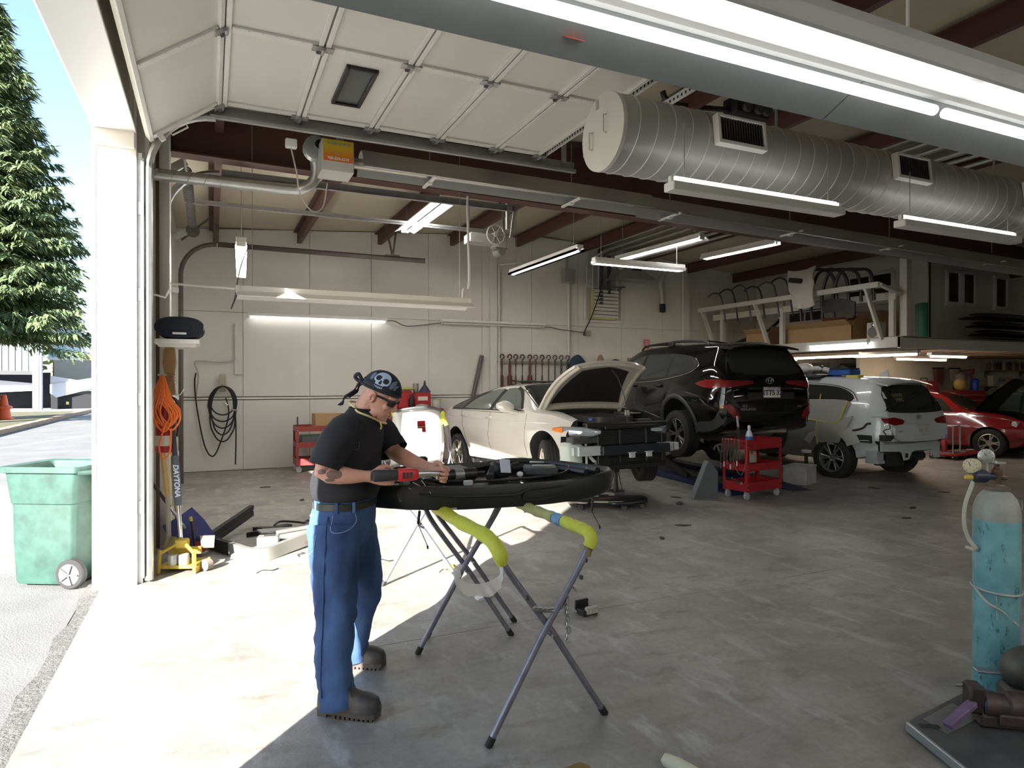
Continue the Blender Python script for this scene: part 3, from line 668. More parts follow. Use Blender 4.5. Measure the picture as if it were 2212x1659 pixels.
def window(n,org,u,wd,hh,panes,grid_v=1):
 """org: centre on the wall surface; u: axis along the wall ('x' or 'y')"""
 t = thing('window_%d' % n,None,None,org); del t['label'],t['category']; t['kind'] = 'structure'
 if u == 'y': t.rotation_euler = (0,0,pi / 2 * -1)
 m = MB()
 for z in (-hh / 2,hh / 2): m.box((0,-.02,z),(wd + .09,.05,.06),.004)
 for x in (-wd / 2,wd / 2): m.box((x,-.02,0),(.06,.05,hh),.004)
 m.box((0,-.035,-hh / 2 - .045),(wd + .14,.07,.025),.004)
 f = m.build('window_frame',wfr,t,smooth=0)
 for k in range(1,panes): MB().box((-wd / 2 + wd * k / panes,-.02,0),(.045,.045,hh),.003).build('mullion',wfr,f,smooth=0)
 for k in range(1,grid_v): MB().box((0,-.02,-hh / 2 + hh * k / grid_v),(wd,.04,.03),.003).build('glazing_bar',wfr,f,smooth=0)
 for k in range(panes):
  for q in range(grid_v): MB().box((-wd / 2 + wd * (k + .5) / panes,-.008,-hh / 2 + hh * (q + .5) / grid_v),(wd / panes - .05,.006,hh / grid_v - .03)).build('pane',wgl,f,smooth=0)
window(1,(13.20,9.86,3.68),'y',1.06,.62,2,2)
window(2,(13.20,11.6,3.35),'y',1.0,.50,2,2)
window(3,(14.0,8.60,3.60),'x',.42,.66,1); window(4,(14.52,8.60,3.60),'x',.42,.66,1); window(5,(15.65,8.60,3.58),'x',.44,.66,1)
m = MB(); m.tube(cr([(11.72,8.0,2.5),(11.72,7.95,2.95),(11.6,7.9,3.1)],5),.018,6); m.build('cable',blackp,mezz)
strip_light('strip_light','single-tube strip light fixed to the white platform fascia above the black car',(11.22,9.1,2.38),1.35,radians(90),1)
strip_light('strip_light','warm strip light under the platform, longest of the warm pair over the white car',(12.6,10.75,2.22),2.2,radians(90),1,warm=True)
strip_light('strip_light','short warm strip light under the platform beside the tailgate spoiler of the black car',(13.4,12.5,2.22),1.0,radians(90),1,warm=True)
strip_light('strip_light','bright strip light under the platform nearest its corner post',(12.87,9.3,2.22),1.5,radians(90),1)
strip_light('strip_light','warm strip light under the platform running crosswise above the red car',(14.6,9.05,2.21),1.3,0,1,warm=True)
strip_light('strip_light','thin strip light under the platform by the hanging face shields',(15.6,10.3,2.2),1.9,0,1,warm=True)
# ---- stored goods on the mezzanine
def carton(label,loc,d,rz=0,open_=False,tape=True,cat='box',mm=None):
 t = thing('cardboard_box',label,cat,loc,rz)
 m = MB(); x,y,z = d
 if open_:
  th = .012
  m.box((0,0,th / 2),(x,y,th))
  for s in (-1,1): m.box((s * (x / 2 - th / 2),0,z / 2),(th,y,z)); m.box((0,s * (y / 2 - th / 2),z / 2),(x,th,z))
  m.build('body',mm or card,t,smooth=0)
  for s,a in ((-1,.6),(1,.9)):
   f = MB(); f.box((s * (x / 2 + .09 * cos(a)),0,z + .09 * sin(a)),(.18,y * .96,.006),rot=(0,-s * a,0)); f.build('flap',mm or card,t,smooth=0)
  for s in (-1,1):
   f = MB(); f.box((0,s * (y / 2 + .05),z + .07),(x * .96,.006,.17),rot=(-s * .6,0,0)); f.build('flap',mm or card,t,smooth=0)
 else:
  m.box((0,0,z / 2),(x,y,z),.004); m.build('body',mm or card,t,smooth=0)
  MB().box((0,0,z + .001),(x * 1.002,.05,.002)).build('tape',mat('box_tape',(.48,.36,.22),.4),t,smooth=0)
 return t
ZM = 2.476
carton('long cardboard box lying open along the platform edge behind the slanted braces',(11.75,9.9,ZM),(.42,1.75,.30),0,open_=True)
carton('small cardboard box on the platform edge beside the black folded trim',(11.75,11.5,ZM),(.5,.62,.28),.1,open_=True)
carton('tall brown cardboard box standing behind the white speaker on the platform',(12.6,9.3,ZM),(.45,.55,.62))
carton('open cardboard box with raised flaps behind the long box on the platform',(12.4,9.95,ZM),(.5,.5,.42),.3,open_=True,mm=mat('cardboard_dark',(.28,.16,.08),.8,var=.1,vscale=5))
spk = thing('loudspeaker','white bookshelf loudspeaker with grey cone on the platform edge','speaker',(11.7,8.62,ZM),radians(-90))
MB().box((0,0,.155),(.25,.22,.31),.008).build('cabinet',mat('speaker_white',(.66,.66,.64),.4),spk,smooth=0)
m = MB(); m.lathe([(.0,.0),(.085,.0),(.09,.008),(.098,.008),(.098,-.004)],(0,-.112,.12),(0,-1,0),24); m.build('woofer',mat('cone_grey',(.20,.20,.20),.5),spk)
m = MB(); m.lathe([(.0,.012),(.02,.008),(.034,.004),(.034,-.004)],(0,-.112,.255),(0,-1,0),16); m.build('tweeter',chrome,spk)
fb = thing('headliner','black folded trim panel propped on the platform behind the small box','car part',(11.9,12.1,ZM))
m = MB(); m.prism([(-.5,0),(.35,.0),(.5,.16),(.1,.26),(-.45,.2)],.30,TRS((0,0,0),(pi / 2,0,pi / 2))); m.build('panel',blackm,fb,smooth=0)
MB().bar((.1,-.25,.22),(.2,-.75,.62),.10,.03).build('strap',blackm,fb,smooth=0)
gp = thing('plastic_sheet','curled green plastic sheet standing on the platform beside the corner post','panel',(12.15,8.2,ZM))
m = MB(); m.grid([[(.02 + .05 * cos(a) + .0,.22 * a / 2 - .15,z - .06 * (a / 2) ** 2 * (z > .3)) for a in [-.9 + .3 * q for q in range(8)]] for z in (0,.2,.45,.66)]); m.grid([[(.045 + .05 * cos(a),.22 * a / 2 - .15,z - .06 * (a / 2) ** 2 * (z > .3)) for a in [-.9 + .3 * q for q in range(8)]] for z in (0,.2,.45,.66)]); m.build('sheet',mat('plastic_green',(.03,.16,.10),.45),gp)
for k in range(7):
 zz = ZM + .085 * k
 t = thing('bodywork','dark car fender in the platform pile, %s in the pile' % ['lowest','second lowest','third lowest','middle one','third highest','second highest','topmost'][k],'car part',(14.85 + .06 * ((k * 37) % 5 - 2),8.22 + .03 * ((k * 13) % 3 - 1),zz),.04 * ((k * 7) % 5 - 2),group='dark body panels piled on the platform')  # dark shells for the stacked bumpers and hoods
 m = MB(); rows = []
 for u in range(13):
  x = -1.05 + 2.1 * u / 12; e = 1 - (abs(x) / 1.08) ** 4
  rows.append([V((x,-.22 * e - .05 + .27 * v / 4 * 1.6 * e,.005 + (.055 + .02 * (k % 2)) * e * sin(pi * (v / 4) * .8 + .25))) for v in range(5)])
 m.grid(rows); m.grid([[p + V((0,0,-.012)) for p in r] for r in rows]); m.build('shell',mat('panel_black_%d' % (k % 3),[(.012,.014,.016),(.02,.026,.03),(.035,.035,.035)][k % 3],.3,coat=.5),t)
 if k == 4: MB().box((.45,-.28,.05),(.12,.01,.04)).build('marker',mat('marker_green',(.25,.42,.28),.5),t,smooth=0)
for k,y in enumerate((12.15,11.75,11.35,10.95,10.55,10.2)):
 t = thing('bumper_bar','thin curved bumper bar hooked over the leaning rail, %s from the far wall' % ['first','second','third','fourth','fifth','sixth'][k],'car part',(10.9,y,3.44),group='curved bars hooked over the platform rail')
 hh = .30 + .04 * (k % 3)
 MB().tube(cr([(.05,-.25,-.42),(.0,-.22,.0),(-.03,-.16,hh * .75),(-.04,.0,hh),(-.03,.16,hh * .95),(0,.3,hh * .8)],6),.020,7).build('bar',mat('bar_%d' % (k % 2),[(.10,.10,.10),(.04,.04,.045)][k % 2],.5,.3),t)
wbz = thing('bumper_cover','crumpled white bumper cover draped over the leaning rail','car part',(10.9,9.6,3.44))
rows = []
for u in range(11):
 s = u / 10; row = []
 for v in range(9):
  q = v / 8 * 2 - 1; w2 = .34 - .10 * s
  row.append(V((-.10 - .10 * sin(pi * s * .8) + .05 * mnoise.noise(V((s * 5,q * 3,2))),q * w2 - .12 * s + .06 * mnoise.noise(V((q * 4,s * 3,5))),.44 - .78 * s + .05 * q * q)))
 rows.append(row)
m = MB(); m.grid(rows); m.grid([[p + V((.03,0,.0)) for p in r] for r in rows]); m.build('shell',mat('bumper_white',(.50,.49,.46),.4,coat=.3,var=.1,vscale=6),wbz)
m = MB(); m.box((-.19,.06,.24),(.06,.34,.10),.02,rot=(.2,0,0)); m.build('lamp_opening',blackm,wbz)
dbz = thing('bumper_cover','black bumper cover with curved ribs hanging over the rail beside the white one','car part',(11.05,8.95,3.44))
for k in range(4):
 y = .55 - .26 * k; MB().tube(cr([(-.02,y + .3,-.55),(-.06,y + .28,-.1),(-.08,y + .1,.36 - .02 * k),(-.08,y - .25,.42 - .04 * k),(-.05,y - .5,.2),(-.02,y - .55,-.30)],6),.03,8).build('rib',blackp,dbz)
m = MB(); m.grid([[(-.11 - .03 * sin(u),-.45 + .55 * u,-.30 - .26 * v + .1 * u + .04 * sin(3 * u)) for v in (0,.5,1)] for u in (0,.25,.5,.75,1,1.25)]); m.grid([[(-.08 - .03 * sin(u),-.45 + .55 * u,-.30 - .26 * v + .1 * u + .04 * sin(3 * u)) for v in (0,.5,1)] for u in (0,.25,.5,.75,1,1.25)]); m.build('shell',mat('panel_black_0',(.012,.014,.016),.3,coat=.5),dbz)
# ==== TOOL WALL UNDER THE MEZZANINE
MB().box((19,11.56,1.16),(8,.1,2.3)).build('wall_tools',mat('tool_wall_white',(.60,.59,.53),.65,var=.15,vscale=1.2),smooth=0,kind='structure')
MB().box((19.0,11.50,.98),(8,.03,.05)).build('trim_2',mzp,smooth=0,kind='structure')
wood = mat('shelf_wood',(.30,.20,.11),.7,var=.25,vscale=6)
def shelf(label,loc,L,d=.22):
 t = thing('wall_shelf',label,'shelf',loc); MB().box((0,0,-.015),(L,d,.03),.003).build('board',wood,t,smooth=0)
 for x in (-L * .4,L * .4): MB().prism([(0,0),(.18,0),(0,-.16)],.02,TRS((x,d / 2,-.03),(pi / 2,0,-pi / 2))).build('bracket',darkg,t,smooth=0)
 return t
shelf('upper wooden shelf of spray bottles on the tool wall',(21.0,11.36,1.98),2.1)
shelf('lower wooden shelf below the bottles on the tool wall',(21.2,11.36,1.52),2.6)
for k,(x,r,h,c_) in enumerate(((20.15,.05,.24,0),(20.29,.05,.26,1),(20.43,.05,.24,0),(20.57,.05,.25,2),(20.85,.06,.28,1),(21.0,.05,.22,0),(21.14,.05,.26,2),(21.3,.05,.25,1),(21.46,.05,.27,0),(21.6,.05,.24,1),(21.76,.05,.26,2),(21.9,.05,.23,0))):
 t = thing('spray_can','can on the upper tool-wall shelf, %s from the hanging clamps' % ORD[k],'can',(x,11.36,1.98),group='cans on the upper tool-wall shelf')
 MB().lathe([(r,0),(r,h * .75),(r * .6,h * .85),(r * .3,h * .87),(r * .3,h)],n=12).build('can',mat('can_%d' % c_,[(.22,.13,.12),(.45,.44,.42),(.14,.12,.13)][c_],.35,.4),t)
for k,(x,w_,h,c_) in enumerate(((20.35,.24,.30,(.55,.54,.46)),(20.72,.18,.22,(.25,.25,.33)),(21.35,.50,.12,(.60,.55,.25)),(21.85,.14,.30,(.20,.19,.2)))):
 t = thing('carton','packet lying on the lower tool-wall shelf, %s from the hood of the red car' % ['first','second','third','fourth'][k],'carton',(x,11.36,1.52)); MB().box((0,0,h / 2),(w_,.16,h),.004).build('body',mat('packet_%d' % k,c_,.6),t,smooth=0)
for k,x in enumerate((17.9,18.6)):
 t = thing('face_shield',['dark maroon face shield hung on the tool wall','smoky clear face shield hung on the tool wall'][k],'face shield',(x,11.46,1.80))
 m = MB(); rows = []
 for u in range(9):
  a = -1.1 + 2.2 * u / 8; rows.append([(.24 * sin(a) * (1 - .25 * (v / 4) ** 2),-.20 * cos(a),.22 - .46 * v / 4 * (1 - .25 * abs(sin(a)))) for v in range(5)])
 m.grid(rows); m.build('visor',mat('visor_%d' % k,[(.10,.03,.04),(.26,.23,.19)][k],.2),t)
 m = MB(); m.tube([(.24 * sin(a),-.20 * cos(a) * 1.03,.21) for a in [-1.2 + .3 * q for q in range(9)]],.02,6); m.build('headband',blackp,t)
cl = thing('bar_clamp','red handled bar clamp hanging on the tool wall above the poster','clamp',(19.5,11.46,1.80))
m = MB(); m.bar((0,0,.20),(0,0,-.42),.05,.03); m.build('bar',mat('clamp_rust',(.22,.07,.06),.6),cl,smooth=0)
m = MB(); m.bar((-.55,-.02,.14),(.05,-.02,.18),.03,.04); m.bar((-.45,-.02,-.02),(.05,-.02,.08),.03,.04); m.box((0,-.03,.13),(.18,.05,.16),.02); m.build('jaw',mat('clamp_red',(.35,.08,.07),.5),cl,smooth=0)
po = thing('poster','small brown figure poster on the tool wall behind the raised black hood','poster',(19.0,11.50,1.48))
MB().box((0,0,0),(.52,.006,.62)).build('sheet',mat('poster_brown',(.30,.17,.09),.6,var=.6,vscale=5),po,smooth=0)
tc1 = thing('tool_chest','red tool chest with many shallow drawers behind the red car','tool chest',(17.6,10.6,0),0)
MB().box((0,.1,.72),(1.6,.52,1.40),.01).build('cabinet',redp,tc1,smooth=0)
for k in range(9):
 d = MB().box((0,-.17,.14 + .14 * k),(1.5,.03,.125),.005).build('drawer',mat('red_drawer',(.42,.016,.02),.35),tc1,smooth=0)
 MB().box((0,-.19,.185 + .14 * k),(1.4,.02,.018),.003).build('drawer_pull',mat('pull_cream',(.48,.40,.24),.4),d,smooth=0)
rk = thing('locker','dark red steel locker against the tool wall behind the white car spoiler','locker',(17.05,11.2,0))
MB().box((0,0,.83),(.5,.45,1.66),.008).build('cabinet',mat('locker_maroon',(.22,.03,.04),.45),rk,smooth=0)
MB().box((.03,-.235,.83),(.44,.02,1.55),.004).build('door',mat('locker_maroon',(.22,.03,.04),.45),rk,smooth=0)
m = MB(); m.tube([(-.12,0,1.66),(-.12,0,1.74),(.14,0,1.74),(.14,0,1.66)],.012,6); m.build('handle',blackp,rk)
gb = thing('dust_mask_box','yellow and grey respirator bag on the tool wall beside the maroon locker','bag',(17.75,10.7,1.42))
m = MB(); m.ball((0,0,.16),(.2,.14,.17)); m.build('bag',mat('bag_yellow',(.50,.40,.12),.7),gb); m = MB(); m.ball((.05,0,.33),(.2,.12,.13)); m.build('flap',mat('bag_grey',(.22,.2,.17),.7),gb)
bl = thing('air_filter','blue round filter canister on top of the red tool chest','canister',(18.2,10.6,1.42)); m = MB(); m.lathe([(.08,0),(.09,.02),(.09,.26),(.06,.30),(.02,.31)],n=16); m.build('body',mat('filter_blue',(.02,.06,.45),.4),bl)
def bin_(label,loc,rz,mm,sc_=1.0):
 t = thing('wheeled_bin',label,'bin',loc,rz)
 def rg(w2,d,z,r=.05): return [V((p[0],p[1],z)) for p in rr(w2,d,r)]
 m = MB(); H = 1.02 * sc_
 o = [(.46,.52,.03),(.48,.54,.06),(.50,.57,.40),(.505,.575,.72),(.52,.60,.73),(.56,.66,.99),(.62,.72,1.0),(.62,.72,1.05),(.59,.69,1.05),(.54,.64,1.04),(.48,.55,.5),(.44,.5,.09)]
 m.rings([rg(a * sc_,b2 * sc_,z * sc_) for a,b2,z in o]); m.build('body',mm,t,smooth=30)
 m = MB(); m.tube([(-.30 * sc_,.36 * sc_,1.0 * sc_),(-.24 * sc_,.42 * sc_,1.0 * sc_),(.24 * sc_,.42 * sc_,1.0 * sc_),(.30 * sc_,.36 * sc_,1.0 * sc_)],.018,8); m.build('handle',mm,t)
 for sx in (-1,1):
  m = MB(); m.lathe([(.05,-.03),(.11,-.03),(.12,-.02),(.12,.02),(.11,.03),(.05,.03)],(sx * .245 * sc_,.26 * sc_,.12),(1,0,0),20); w2 = m.build('wheel',rubber,t)
  m = MB(); m.lathe([(.0,0),(.085,0),(.09,-.01)],(sx * (.245 * sc_ + .033),.26 * sc_,.12),(sx,0,0),20,cap=False)
  for q in range(5): m.bar((sx * (.245 * sc_ + .036),.26 * sc_,.12),(sx * (.245 * sc_ + .036),.26 * sc_ + .08 * cos(q * 1.257),.12 + .08 * sin(q * 1.257)),.02,.012)
  m.build('hub_cap',mat('hub_grey',(.12,.12,.13),.5),w2)
 return t
bin_('dark green wheeled bin against the tool wall beside the red car',(18.9,10.2,0),radians(10),mat('bin_dark_green',(.018,.045,.038),.45,var=.2,vscale=4),1.3)
for k,(x,y,z,lb) in enumerate(((18.3,9.95,1.4,'x'),)): pass
rd = thing('rag_bundle','mustard brown cone of rags on top of the dark green bin','rags',(19.15,10.3,1.372)); m = MB(); m.lathe([(.20,0),(.18,.10),(.11,.26),(.05,.36),(.01,.40)],n=9); m.build('cloth',mat('rag_mustard',(.28,.15,.03),.8,bump=.5,bscale=14),rd)
kt = thing('metal_kettle','dull metal canister on top of the dark green bin beside the rags','canister',(18.62,10.15,1.372)); m = MB(); m.lathe([(.11,0),(.12,.02),(.12,.22),(.08,.27),(.03,.28)],n=16); m.build('body',mat('tin',(.35,.34,.36),.3,.7),kt)
tr_ = thing('trolley','chrome tube trolley with a rag over its handle in front of the red car','trolley',(14.35,8.95,0),radians(15))
ctm = mat('tube_chrome',(.5,.5,.52),.25,.9)
for sx in (-1,1):
 MB().tube(cr([(sx * .22,.2,.04),(sx * .22,.2,.9),(sx * .20,.18,1.0)],4),.016,8).build('upright',ctm,tr_); MB().tube([(sx * .22,-.2,.04),(sx * .22,-.2,.72)],.016,8).build('upright',ctm,tr_)
MB().tube(cr([(-.20,.18,1.0),(-.12,.16,1.06),(.12,.16,1.06),(.20,.18,1.0)],5),.016,8).build('handle',ctm,tr_)
for z in (.14,.70): MB().box((0,0,z),(.46,.42,.02),.004).build('shelf',ctm,tr_,smooth=0)
for sx in (-1,1):
 for sy in (-1,1): MB().lathe([(.04,-.012),(.04,.012)],(sx * .22,sy * .2,.04),(1,0,0),12).build('caster',rubber,tr_)
rg_ = thing('rag','grey rag draped over the chrome trolley handle','rag',(14.35,8.95,1.06),radians(15)); m = MB(); m.grid([[(-.14 + .28 * u / 6 + .02 * mnoise.noise(V((u,v,0))),.16 - .03 - .03 * (v / 6) + .02 * sin(u * 2),.02 - .34 * v / 6 * (1 - .1 * (u % 3))) for v in range(7)] for u in range(7)]); m.build('cloth',mat('rag_grey',(.35,.33,.30),.9),rg_,smooth=60)
cn = thing('spray_can','red can on the lower shelf of the chrome trolley','can',(14.3,8.95,.152)); m = MB(); m.lathe([(.06,0),(.06,.20),(.04,.23),(.02,.24)],n=14); m.build('can',redp,cn)
sh2 = thing('storage_rack','dark storage rack against the back wall behind the white car','rack',(14.3,12.6,0))
for z in (.4,1.1,1.72): MB().box((0,0,z),(3.4,.5,.04),.004).build('shelf',wood,sh2,smooth=0)
for x in (-1.68,-.5,.6,1.68): MB().box((x,0,1.08),(.05,.5,2.16)).build('upright',darkg,sh2,smooth=0)
ylb = thing('tool_case','pale yellow case on the top shelf of the rack behind the white car','case',(13.6,12.45,1.742)); MB().box((0,0,.14),(.75,.3,.28),.03).build('body',mat('case_yellow',(.72,.55,.24),.5),ylb); MB().tube([(-.15,0,.27),(-.1,0,.33),(.1,0,.33),(.15,0,.27)],.015,6).build('handle',blackp,ylb)
gbag = thing('plastic_bag','green and white plastic bag on the top shelf of the rack behind the white car','bag',(15.55,12.45,1.742)); m = MB(); m.ball((0,0,.17),(.2,.14,.18)); m.build('bag',mat('bag_green',(.25,.42,.20),.4,var=.6,vscale=7),gbag)
dcab = thing('cabinet','tall black cabinet at the end of the rack under the platform','cabinet',(16.3,12.3,0)); MB().box((0,0,1.05),(.7,.5,2.1),.01).build('body',blackm,dcab,smooth=0); MB().box((0,-.26,1.05),(.62,.02,2.0),.005).build('door',darkg,dcab,smooth=0)
for nm,lb,ct,xy,z0,bld in (
 ('cloth','dark navy cover spread on the roof of the white car','cloth',(10.35,9.2),1.735,lambda t: MB().grid([[(-.45 + .9 * u / 6,-.75 + 1.5 * v / 10,.045 + .02 * mnoise.noise(V((u * .7,v * .8,1))) - .06 * abs(u / 3 - 1) ** 2) for v in range(11)] for u in range(7)]).build('sheet',mat('cover_navy',(.018,.022,.05),.7),t,smooth=70)),
 ('polisher','white corded machine lying on the navy cover on the white car','power tool',(10.3,9.0),1.79,lambda t: (MB().ball((0,.1,.10),(.13,.22,.11)).build('body',mat('tool_white',(.62,.62,.60),.45),t),MB().tube(cr([(0,-.1,.1),(0,-.25,.10),(.05,-.45,.06),(.0,-.5,.03)],5),.045,8).build('handle',mat('tool_white',(.62,.62,.60),.45),t),MB().lathe([(.05,0),(.06,.06)],(-.02,-.30,.10),(1,0,0),12).build('switch_ring',blackp,t))),
 ('tool_box','blue plastic organiser on the roof of the white car','box',(10.35,8.25),1.76,lambda t: (MB().box((0,0,.05),(.3,.45,.10),.02).build('body',mat('organiser_blue',(.02,.09,.35),.4),t),MB().box((0,0,.115),(.28,.42,.03),.01).build('lid',mat('organiser_navy',(.015,.02,.06),.5),t))),
 ('sponge','yellow sponge block on the roof of the white car','sponge',(10.2,7.92),1.70,lambda t: MB().box((0,0,.03),(.16,.24,.06),.01).build('block',mat('sponge_yellow',(.60,.50,.12),.9,bump=.4),t))):
 t = thing(nm,lb,ct,(*xy,z0)); bld(t)
# ==== BACK-WALL FITTINGS
lv = thing('wall_louvre','white slatted louvre vent with yellow edge on the back wall','vent',(8.42,13.20,3.46))
m = MB()
for z in (-.40,.40): m.box((0,-.02,z),(1.02,.04,.05),.004)
for x in (-.50,.50): m.box((x,-.02,0),(.05,.04,.80),.004)
m.build('frame',white,lv,smooth=0)
ye = mat('edge_yellow',(.55,.52,.20),.5)
m = MB(); m.box((-.34,-.07,0),(.06,.06,.70),.004); m.box((-.02,-.07,-.34),(.62,.05,.04),.004); m.build('yellow_edge',ye,lv,smooth=0)
MB().box((.02,-.03,.02),(.66,.02,.70)).build('dark_opening',mat('louvre_dark',(.05,.05,.05),.6),lv,smooth=0)
for k in range(8): MB().box((.02,-.085,-.28 + .085 * k),(.66,.075,.055),.003,rot=(.5,0,0)).build('slat',white,lv,smooth=0)
for z in (-.22,.02,.24): MB().box((0,-.035,z),(.98,.012,.012)).build('joint_line',white,lv,smooth=0)
jb = thing('electrical_box','grey square electrical box on the back wall left of the louvre','electrical box',(7.42,13.20,4.06)); MB().box((0,-.08,0),(.28,.16,.30),.01).build('box',cdm,jb,smooth=0)
cw = mat('conduit_white',(.66,.655,.62),.5)
tag(MB().tube([(7.46,13.16,3.90),(7.46,13.16,1.45)],.03,8).build('conduit',cw),'white vertical conduit below the grey electrical box on the back wall','conduit')
tag(MB().tube([(7.42,13.16,4.22),(7.42,13.16,4.60)],.03,8).build('conduit',cdm),'short grey conduit above the square electrical box on the back wall','conduit')
tag(MB().tube(cr([(5.72,13.15,1.5),(5.72,13.15,3.2),(5.72,13.15,4.10),(5.78,13.15,4.2),(6.3,12.9,4.24),(6.72,12.6,4.24)],4),.022,7).build('conduit',cw),'thin conduit up the back wall, bending towards the strip light over the sedan','conduit')
m = MB(); m.box((5.60,13.18,2.3),(.16,.05,4.5),.004); tag(m.build('wall_batten',cw,smooth=0),'tall white batten on the back wall left of the chain rack','batten')
m = MB(); m.box((10.83,13.17,2.3),(.20,.08,4.4),.004); tag(m.build('wall_batten',cw,smooth=0),'tall white batten on the back wall behind the roof rails of the black car','batten')
m = MB(); m.box((.47,13.185,2.25),(.13,.03,.94),.004); tag(m.build('cover_plate',cw,smooth=0),'tall white cover plate on the back wall above the coiled hose','cover plate')
du2 = thing('exhaust_hood','grey metal flue and hood on the back wall above the louvre','vent',(8.45,13.2,3.9))
m = MB(); m.box((-.16,-.08,.30),(.09,.09,1.5)); m.box((.06,-.10,.25),(.07,.06,.9)); m.build('upright',darkg,du2,smooth=0)
m = MB(); m.prism([(0,0),(1.05,0),(1.05,.05),(.75,.20),(.1,.20)],.5,MY @ TRS((0,.12,-.55))); m.build('hood',cdm,du2,smooth=0)
m = MB(); m.bar((-.16,-.1,-.05),(.35,-.35,-.05),.04,.03); m.bar((.3,-.33,-.03),(.18,-.3,-.14),.03,.03); m.build('arm',darkg,du2,smooth=0)
m = MB(); m.box((.45,-.12,.62),(.30,.22,.62),.05); m.build('trunk',mat('trunk_cream',(.55,.53,.48),.6),du2,smooth=0)
for k in range(4): MB().tube(cr([(.72 + .07 * k,-.15,.3),(.70 + .07 * k,-.15,.8),(.8 + .07 * k,-.3,.96),(1.1 + .07 * k,-.6,.98)],5),.028,7).build('duct_tube',darkg,du2)
pl = thing('downpipe','short white and black pipe end hanging on the back wall right of the louvre','pipe',(10.05,13.15,3.55))
MB().tube(cr([(.10,0,.75),(-.02,-.02,.55),(.02,-.02,.2),(.03,-.02,.0)],5),.05,10).build('pipe',mat('pipe_white',(.6,.6,.57),.5),pl); MB().lathe([(.07,-.20),(.07,0)],(.03,-.02,.0),(0,0,1),12).build('pipe_end',blackm,pl)
so = thing('socket_box','small grey socket box at the end of the wall-light cable below the louvre','electrical box',(7.95,13.18,2.77)); MB().box((0,-.04,0),(.14,.08,.12),.01).build('box',cdm,so,smooth=0)
tag(MB().tube(cr([(7.92,13.12,2.74),(7.82,13.08,2.76),(8.0,13.0,3.2),(8.18,12.95,3.75),(8.22,12.9,4.3)],6),.015,6).build('cable',blackp),'black cable rising from the socket box past the louvre','cable')
sg_ = thing('sign','small red and white notice on the back wall above the black car roof','sign',(9.66,13.20,2.56)); MB().box((0,-.01,0),(.16,.01,.22)).build('plate',mat('notice_red',(.55,.10,.10),.5),sg_,smooth=0)
for z in (.06,.02,-.02,-.06): MB().box((0,-.017,z),(.12,.004,.014)).build('text_line',mat('notice_white',(.8,.78,.76),.5),sg_,smooth=0)
hk = thing('tool_rail','steel rail on the back wall that carries the pulling hooks','rail',(6.62,13.18,2.08)); MB().box((0,-.02,0),(1.9,.03,.05)).build('rail',dgalv,hk,smooth=0)
for x in (-.93,.93): MB().box((x,-.01,-.25),(.03,.03,.55)).build('end_bar',dgalv,hk,smooth=0)
rust = mat('rusty_red_steel',(.12,.028,.03),.5,.3,var=.3,vscale=12); dks = mat('dark_steel',(.07,.07,.07),.45,.6,var=.3,vscale=12)
kinds = ['r','R','d','d','R','c','d','c','c','C','C']
for k,kd in enumerate(kinds):
 x = 5.77 + .163 * k + (.02 if k in (1,4) else 0)
 mm = rust if kd in 'rR' else dks
 t = thing('pulling_hook' if kd not in 'cC' else 'hook_chain',('%s on the back-wall rail, %s from the batten' % ({'r': 'thin red turnbuckle hook','R': 'stout red clamp with long handle','d': 'dark steel hook with rod','c': 'slim steel chain with hook','C': 'heavy dark chain with hook'}[kd],ORD[k])),'hook' if kd not in 'cC' else 'chain',(x,13.10,2.10))
 m = MB(); m.tube([(.045 * cos(a) ,-.0,.09 + .05 * sin(a)) for a in [radians(-60 + 30 * q) for q in range(10)]],.016 if kd in 'rRd' else .012,6); m.tube([(-.0,0,.05),(0,0,-.06)],.02,6); m.build('hook',mm,t)
 L = .72
 if kd in 'cC':
  m = MB()
  for q in range(18 if kd == 'c' else 14):
   zz = -.06 - q * L / (18 if kd == 'c' else 14); rr2 = .014 if kd == 'c' else .024; dd = (1,0) if q % 2 else (0,1)
   m.tube([(rr2 * cos(a) * dd[0],rr2 * cos(a) * dd[1],zz - .02 + .028 * sin(a)) for a in [pi / 4 * s for s in range(8)]],.007 if kd == 'c' else .011,5,closed=True)
  m.build('chain_links',dks,t,kind='stuff')
 else:
  m = MB(); wd = {'r': .03,'R': .055,'d': .02}[kd]; m.lathe([(.02,-.06),(wd * .6,-.12),(wd * .5,-.3),(wd,-.34),(wd,-.55),(wd * .5,-.6),(wd * .4,-L)],(0,0,0),(0,0,1),10); m.build('shank',mm,t)
  if kd == 'R':
   m = MB(); m.tube([(0,-.02,-.42),(.52,-.08,-.52)],.016,6); m.tube([(0,-.02,-.50),(.5,-.06,-.62)],.012,6); m.build('lever',mm,t)
jk = thing('jacket','dark blue jacket with tan patch hanging at the end of the hook rail','jacket',(7.62,13.02,1.55))
R = [ell((0,0,z),(a,0,0),(0,b2,0),16,2.4) for z,a,b2 in ((0,.24,.10),(.25,.26,.12),(.45,.25,.12),(.58,.18,.10),(.68,.09,.06),(.71,.03,.03))]
R = [[p + V((.03 * mnoise.noise(p * 6),.02 * mnoise.noise(p * 7),0)) for p in r] for r in R]
m = MB(); m.rings(R); m.build('body',mat('denim_dark_blue',(.025,.05,.085),.85,var=.3,vscale=6),jk)
m = MB(); m.ball((.10,-.10,.34),(.10,.035,.17)); m.build('patch',mat('leather_tan',(.22,.12,.04),.7),jk)
